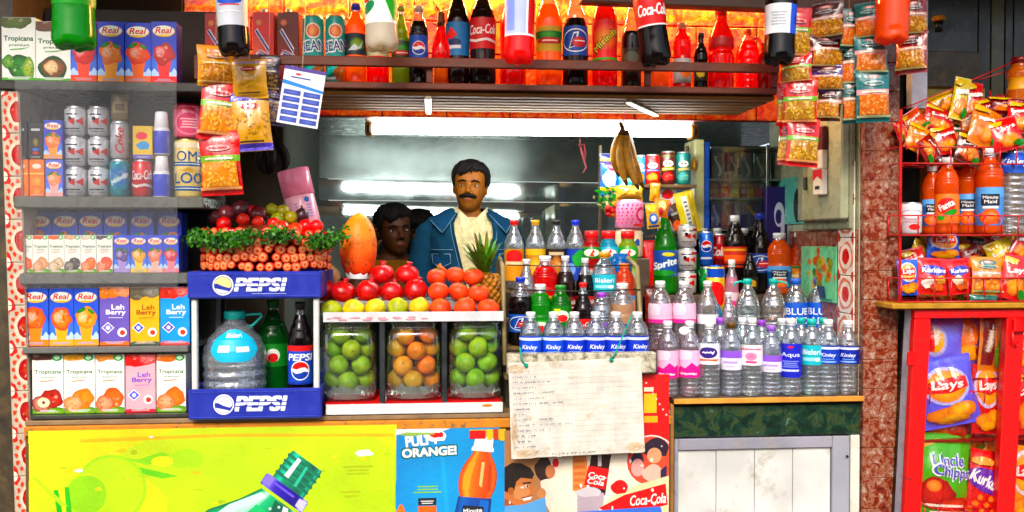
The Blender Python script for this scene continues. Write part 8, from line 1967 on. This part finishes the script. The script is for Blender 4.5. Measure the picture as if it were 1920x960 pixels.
# packets in the lower basket
GLW = 'packets in the lower wire basket'; 
LWP = [(1768, 460, 66, 58, 3.10, '#1c50c0', art_lays(), 2, 0, 'blue crisps packet with red and yellow disc standing behind the lower basket row'), (1732, 476, 60, 40, 3.14, '#c8a818', art_red(4), 30, 1, 'yellow and red packet behind the blue one'),
       (1702, 520, 40, 66, 3.0, '#1c50c0', art_lays(s=.95), 0, 2, 'small blue crisps packet at the left end of the lower basket'), (1748, 518, 58, 68, 2.995, '#c81c18', lambda a: (a.ell(.5, .66, .44, .14, '#3a3aa0', rot=-.1), a.text('Kurkure', .5, .66, w=.8, h=.13, col='#f4f0ec', bold=.06), a.ell(.3, .3, .22, .14, '#f0e4d8', nz=.4), a.ell(.6, .22, .25, .12, '#d86a28', nz=.4), a.ell(.7, .4, .2, .1, '#e8a860', nz=.4)), 3, 3, 'red packet with blue name band in the lower basket, left one'), (1798, 518, 52, 66, 3.0, '#c81c18', lambda a: (a.ell(.45, .66, .42, .14, '#3a3aa0', rot=.1), a.text('Kurkure', .46, .66, w=.7, h=.12, col='#f4f0ec', bold=.06), a.ell(.5, .26, .3, .14, '#e06a20', nz=.4), a.ell(.3, .4, .2, .12, '#f0d8c0', nz=.4)), -4, 4, 'red packet with blue name band in the lower basket, right one'),
       (1850, 518, 58, 72, 2.985, '#d88a18', art_namkeen('#0c6a58', '#e8a020', '#d07810', '#e0a0a8', 31), 2, 5, 'dark green and orange packet in the lower basket'), (1878, 480, 54, 60, 3.06, '#d8c020', art_red(7), -20, 6, 'bright yellow packet behind the green and orange one'), (1836, 462, 60, 44, 3.14, '#3a4a58', art_red(8), 12, 7, 'dim grey blue packet at the back of the lower basket'), (1872, 448, 58, 50, 3.12, '#a82418', art_red(9), -12, 8, 'red packet with orange head at the back of the lower basket'), (1902, 520, 52, 84, 2.975, '#c81c1c', art_red(10), 14, 9, 'shiny red packet at the right end of the lower basket'), (1915, 460, 40, 66, 3.04, '#b81c20', art_red(11), 26, 10, 'crimson packet leaning at the right edge above the shiny one'), (1844, 560, 56, 14, 2.97, '#0c6258', None, 3, 11, 'teal packet lying flat on the plank under the lower basket')]
for px, py, wp, hp, Y, c, art, roll, sd, lb in LWP: bagpx('crisp_packet', lb, 'snack packet', px, py, wp, hp, Y, c, art, roll, -6, 8 * math.sin(sd * 2.), .34, GLW, sd + 40)

# red cage with two mesh doors
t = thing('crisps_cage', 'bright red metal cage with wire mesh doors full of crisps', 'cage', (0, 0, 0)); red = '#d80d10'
cz1 = Z(580, YN, 1790); cz0 = .35
def bar(name, px0, px1, z0, z1, Y0, Y1, px2=None): return bx(name, 'worn_red', red, X(px0, YN, 760), X(px1, YN, 760), Y0, Y1, z0, z1, .003, t)
bar('frame', 1700, 1731, cz0, cz1 - .032, YN, YN + .03); bar('frame', 1700, 2080, cz1 - .031, cz1, YN - .001, YN + .03)
bar('frame', 1873, 1906, cz0, cz1 - .0315, YN - .003, YN + .03); bar('frame', 1731.5, 1872.5, cz0, cz0 + .03, YN, YN + .03); bar('frame', 2050, 2080, cz0, cz1 - .032, YN, YN + .03)
bx('back_sheet', 'enamel', '#6a1010', X(1702, YN, 760), ex, YN + .24, YN + .25, cz0, cz1, 0, t); bx('side_sheet', 'enamel', '#b4b8c2', X(1702, YN, 760), X(1704, YN, 760), YN + .031, YN + .075, cz0, cz1 - .004, 0, t); bx('side_sheet', 'enamel', '#14140f', X(1703, YN, 760), X(1705, YN, 760), YN + .0755, YN + .299, cz0, cz1 - .013, 0, t)  # second side sheet near-black: shade of the gap put in as colour
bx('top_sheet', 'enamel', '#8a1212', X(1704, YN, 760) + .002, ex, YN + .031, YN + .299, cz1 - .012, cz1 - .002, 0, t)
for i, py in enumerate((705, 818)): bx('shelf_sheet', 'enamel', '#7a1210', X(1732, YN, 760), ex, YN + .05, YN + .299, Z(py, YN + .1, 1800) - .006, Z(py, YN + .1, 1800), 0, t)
b = B(); b.box(X(1692, YN, 670), X(1704, YN, 670), YN - .006, YN + .012, Z(686, YN, 1700), Z(660, YN, 1700), red, 0, .003); b.build('hinge', 'enamel', t)
b = B(); b.box(X(1882, YN, 610), X(1904, YN, 610), YN - .022, YN - .0035, Z(622, YN, 1890), Z(596, YN, 1890), red, 0, .004); b.tube([at(1886, 620, YN - .012), at(1886, 640, YN - .016), at(1894, 650, YN - .014), at(1898, 640, YN - .012)], .004, red, 8); b.build('latch', 'enamel', t)
for xa, xb in ((1731.6, 1872.4), (1906.6, 2050)):
    b = B(); x0, x1 = X(xa, YN, 760), X(xb, YN, 760); z0, z1 = cz0 + .031, cz1 - .0325; st = .0115
    def line(dz):
        c0 = z0 - (x1 - x0)
        k = int((z1 - z0 + (x1 - x0)) / st)
        for i in range(k + 1):
            c_ = (z0 - (x1 - x0) + i * st); pts = []
            xa_, za_ = x0, c_; xb_, zb_ = x1, c_ + (x1 - x0)
            if za_ < z0: xa_ += z0 - za_; za_ = z0
            if zb_ > z1: xb_ -= zb_ - z1; zb_ = z1
            if xb_ - xa_ < .004: continue
            if dz < 0: xa_, xb_ = x0 + x1 - xa_, x0 + x1 - xb_
            b.tube([(xa_, YN + .012 + .0005 * dz, za_), (xb_, YN + .012 + .0005 * dz, zb_)], .00032, '#c03a38', 3, cap=False)
    line(1); line(-1); b.build('mesh_door', 'metal', t)
for zz in (Z(735, YN, 1800), Z(955, YN, 1800)):
    b = B(); b.tube([(X(1735, YN, 740), YN + .03, zz + .02), (X(1760, YN, 740), YN + .026, zz - .002), (X(1872, YN, 740), YN + .026, zz - .006)], .0025, red, 6)
    for k in range(5): x = X(1745 + k * 26, YN, 740); b.tube([(x, YN + .026, zz), (x, YN + .03, zz - .045)], .0022, red, 6)
    b.build('shelf_guard', 'enamel', t)
for ch in t.children:
    if ch.type == 'MESH':
        for v in ch.data.vertices: v.co.x += .028 + (v.co.z - cz1) * math.tan(R(2.6))
GCG = 'crisps inside the red cage'
FILL = [(1745, 690, 50, 70, .12, '#b83018', 12, 'rust red packet peeping behind the upper lilac packet'), (1812, 705, 60, 60, .14, '#d8901c', -16, 'amber packet wedged behind the largest blue one'), (1745, 820, 60, 60, .13, '#8a2a6a', 8, 'magenta packet in the shade over the bright green one'), (1812, 820, 66, 60, .12, '#c8301c', -10, 'scarlet packet over the purple banded one'), (1862, 830, 40, 60, .11, '#e0a020', 14, 'golden packet tucked above the purple banded one'), (1860, 690, 40, 50, .13, '#2a5ac0', -8, 'deep blue packet behind the red crisps packet'), (1745, 960, 60, 70, .12, '#d87818', 10, 'orange packet at the very bottom behind the green one'), (1812, 965, 60, 70, .11, '#a82420', -12, 'dark red packet at the very bottom of the cage')]
for i, (px, py, wp, hp, dy, c, roll, lb) in enumerate(FILL): bagpx('crisp_packet', lb, 'snack packet', px, py, wp, hp, YN + dy, c, art_red(i + 21), roll, -5, 8 * math.sin(i * 2.), .34, GCG, i + 90)
FIL2 = [(1786, 545, 50, 40, 3.06, '#d89018', 14, 'amber packet squeezed behind the red twins in the lower basket'), (1822, 480, 50, 60, 3.12, '#8a1c1c', -10, 'dark crimson packet standing behind the green and orange one'), (1716, 495, 44, 60, 3.10, '#c83a18', -14, 'orange red packet leaning in the lower basket corner'), (1900, 470, 60, 60, 3.12, '#3a7a28', 10, 'green packet far back at the right of the lower basket'), (1760, 228, 70, 56, 3.08, '#b82418', 22, 'red packet in the middle of the top heap'), (1820, 228, 60, 60, 3.10, '#c8921c', -22, 'mustard packet in the middle of the top heap'), (1875, 290, 60, 50, 3.06, '#8a1c1c', 8, 'wine red packet above the blue capped bottle'), (1780, 300, 60, 40, 3.08, '#6a2018', -6, 'brown red packet above the orange bottle caps'), (1710, 232, 56, 44, 3.06, '#c04a18', -34, 'burnt orange packet at the upper left of the heap')]
for i, (px, py, wp, hp, Y, c, roll, lb) in enumerate(FIL2): bagpx('crisp_packet', lb, 'snack packet', px, py, wp, hp, Y, c, art_red(i + 51), roll, -10, 9 * math.sin(i * 2.), .34, GH if py < 320 else 'packets in the lower wire basket', i + 120)
CG = [(1770, 640, 62, 88, 3.07, '#5a68d8', lambda a: (a.ell(.2, .5, .3, .3, '#e8e0d0', '#8a90d8'), a.ell(.18, .5, .22, .22, '#f0b020'), a.text('Lays', .16, .56, w=.36, h=.26, col='#f4f0ec', bold=.06, rot=1.3), a.poly([(.0, .3), (.16, .3), (.12, .8), (.0, .8)], '#d01c20')), 4, 1, 'lilac blue crisps packet in the top left of the cage', .3), (1816, 640, 60, 92, 3.09, '#6a60b0', lambda a: (a.ell(.35, .66, .42, .24, '#f08a28', '#d86a18', nz=.15), a.ell(.4, .3, .4, .14, '#f0b040', '#d8881c', nz=.2), a.ell(.8, .3, .2, .2, '#8a2a1c', nz=.4)), -3, 2, 'packet with big golden crisps in the top middle of the cage', .3), (1856, 640, 38, 98, 3.05, '#c87a1c', lambda a: (a.rect(.1, .1, .62, .9, '#5a1c1c'), a.squig(.36, .5, .9, .14, '#e8dcc8', 4, 1.45), a.ell(.8, .3, .2, .2, '#3a8a30', nz=.4)), 6, 3, 'narrow orange and maroon packet in the top right of the cage', .3),
      (1772, 735, 98, 112, 3.035, '#4a5cd8', art_lays(s=.92, y=.60, halo='#d0d0f0', tilt=-.06), -10, 4, 'largest blue crisps packet in the middle of the cage', .36), (1848, 748, 48, 112, 3.04, '#b82020', art_lays(halo='#f0d8dc', s=1.05, y=.68), 3, 5, 'red crisps packet beside the largest blue one', .34), (1770, 800, 90, 44, 3.09, '#7a1a14', lambda a: (a.ell(.4, .5, .3, .3, '#d8781c', nz=.4), a.ell(.7, .4, .2, .2, '#a8401c', nz=.4)), 6, 6, 'dark red packet lying below the largest blue one', .3),
      (1768, 895, 92, 142, 3.045, '#4fae20', art_uncle, 5, 7, 'bright green crisps packet at the bottom left of the cage', .36), (1846, 915, 56, 122, 3.03, '#c81c18', art_kurkure, 9, 8, 'red packet with purple name band at the bottom of the cage', .36), (1800, 850, 70, 40, 3.12, '#5a9a24', None, -8, 9, 'plain green packet peeping above the bright green one', .3),
      (1916, 640, 40, 90, 3.07, '#4a8a20', art_lays(chips=True), 3, 10, 'green packet behind the second cage door, upper one', .3), (1920, 750, 44, 110, 3.04, '#c01c1c', art_red(13), -4, 11, 'red packet behind the second cage door, middle one', .3), (1918, 905, 46, 120, 3.04, '#d8881c', art_lays(halo='#f4e8c0'), 4, 12, 'orange packet behind the second cage door, lowest one', .3)]
for px, py, wp, hp, Y, c, art, roll, sd, lb, th in CG: bagpx('crisp_packet', lb, 'snack packet', px, py, wp * 1.20, hp * 1.14, YN + .05 + (Y - 3.03) * .9, c, art, roll, -4, 6 * math.sin(sd * 3.), th, GCG, sd + 60)
# ------------------------------------------------------------------ daylight
w = bpy.data.worlds.new('World'); scn.world = w; w.use_nodes = True
nt = w.node_tree; nt.nodes.clear()
sky = nt.nodes.new('ShaderNodeTexSky'); sky.sky_type = 'NISHITA'; sky.sun_disc = False
SUN_EL, SUN_AZ = 39, 192          # azimuth clockwise from +y: behind the viewer, a little to the left
sky.sun_elevation = R(SUN_EL); sky.sun_rotation = R(SUN_AZ); sky.air_density = 1.0; sky.dust_density = 3.0; sky.ozone_density = 1.0
bg = nt.nodes.new('ShaderNodeBackground'); bg.inputs[1].default_value = .15
out = nt.nodes.new('ShaderNodeOutputWorld'); nt.links.new(sky.outputs[0], bg.inputs[0]); nt.links.new(bg.outputs[0], out.inputs[0])
sd = bpy.data.lights.new('sun', 'SUN'); so = bpy.data.objects.new('sun', sd); COL.objects.link(so)
sd.energy = 1.45; sd.angle = R(20); sd.color = (1, .95, .87)
dirv = Vector((math.sin(R(SUN_AZ)) * math.cos(R(SUN_EL)), math.cos(R(SUN_AZ)) * math.cos(R(SUN_EL)), math.sin(R(SUN_EL))))
so.rotation_euler = dirv.to_track_quat('Z', 'Y').to_euler(); so.location = (0, -4, 8)
scn.view_settings.view_transform = 'Standard'; scn.view_settings.look = 'None'; scn.view_settings.exposure = .82; scn.view_settings.gamma = 1
scn.render.engine = 'CYCLES'
cy = scn.cycles; cy.max_bounces = 10; cy.diffuse_bounces = 4; cy.glossy_bounces = 5; cy.transmission_bounces = 6; cy.transparent_max_bounces = 40
cy.caustics_reflective = False; cy.caustics_refractive = False; cy.use_denoising = True; cy.sample_clamp_indirect = 6
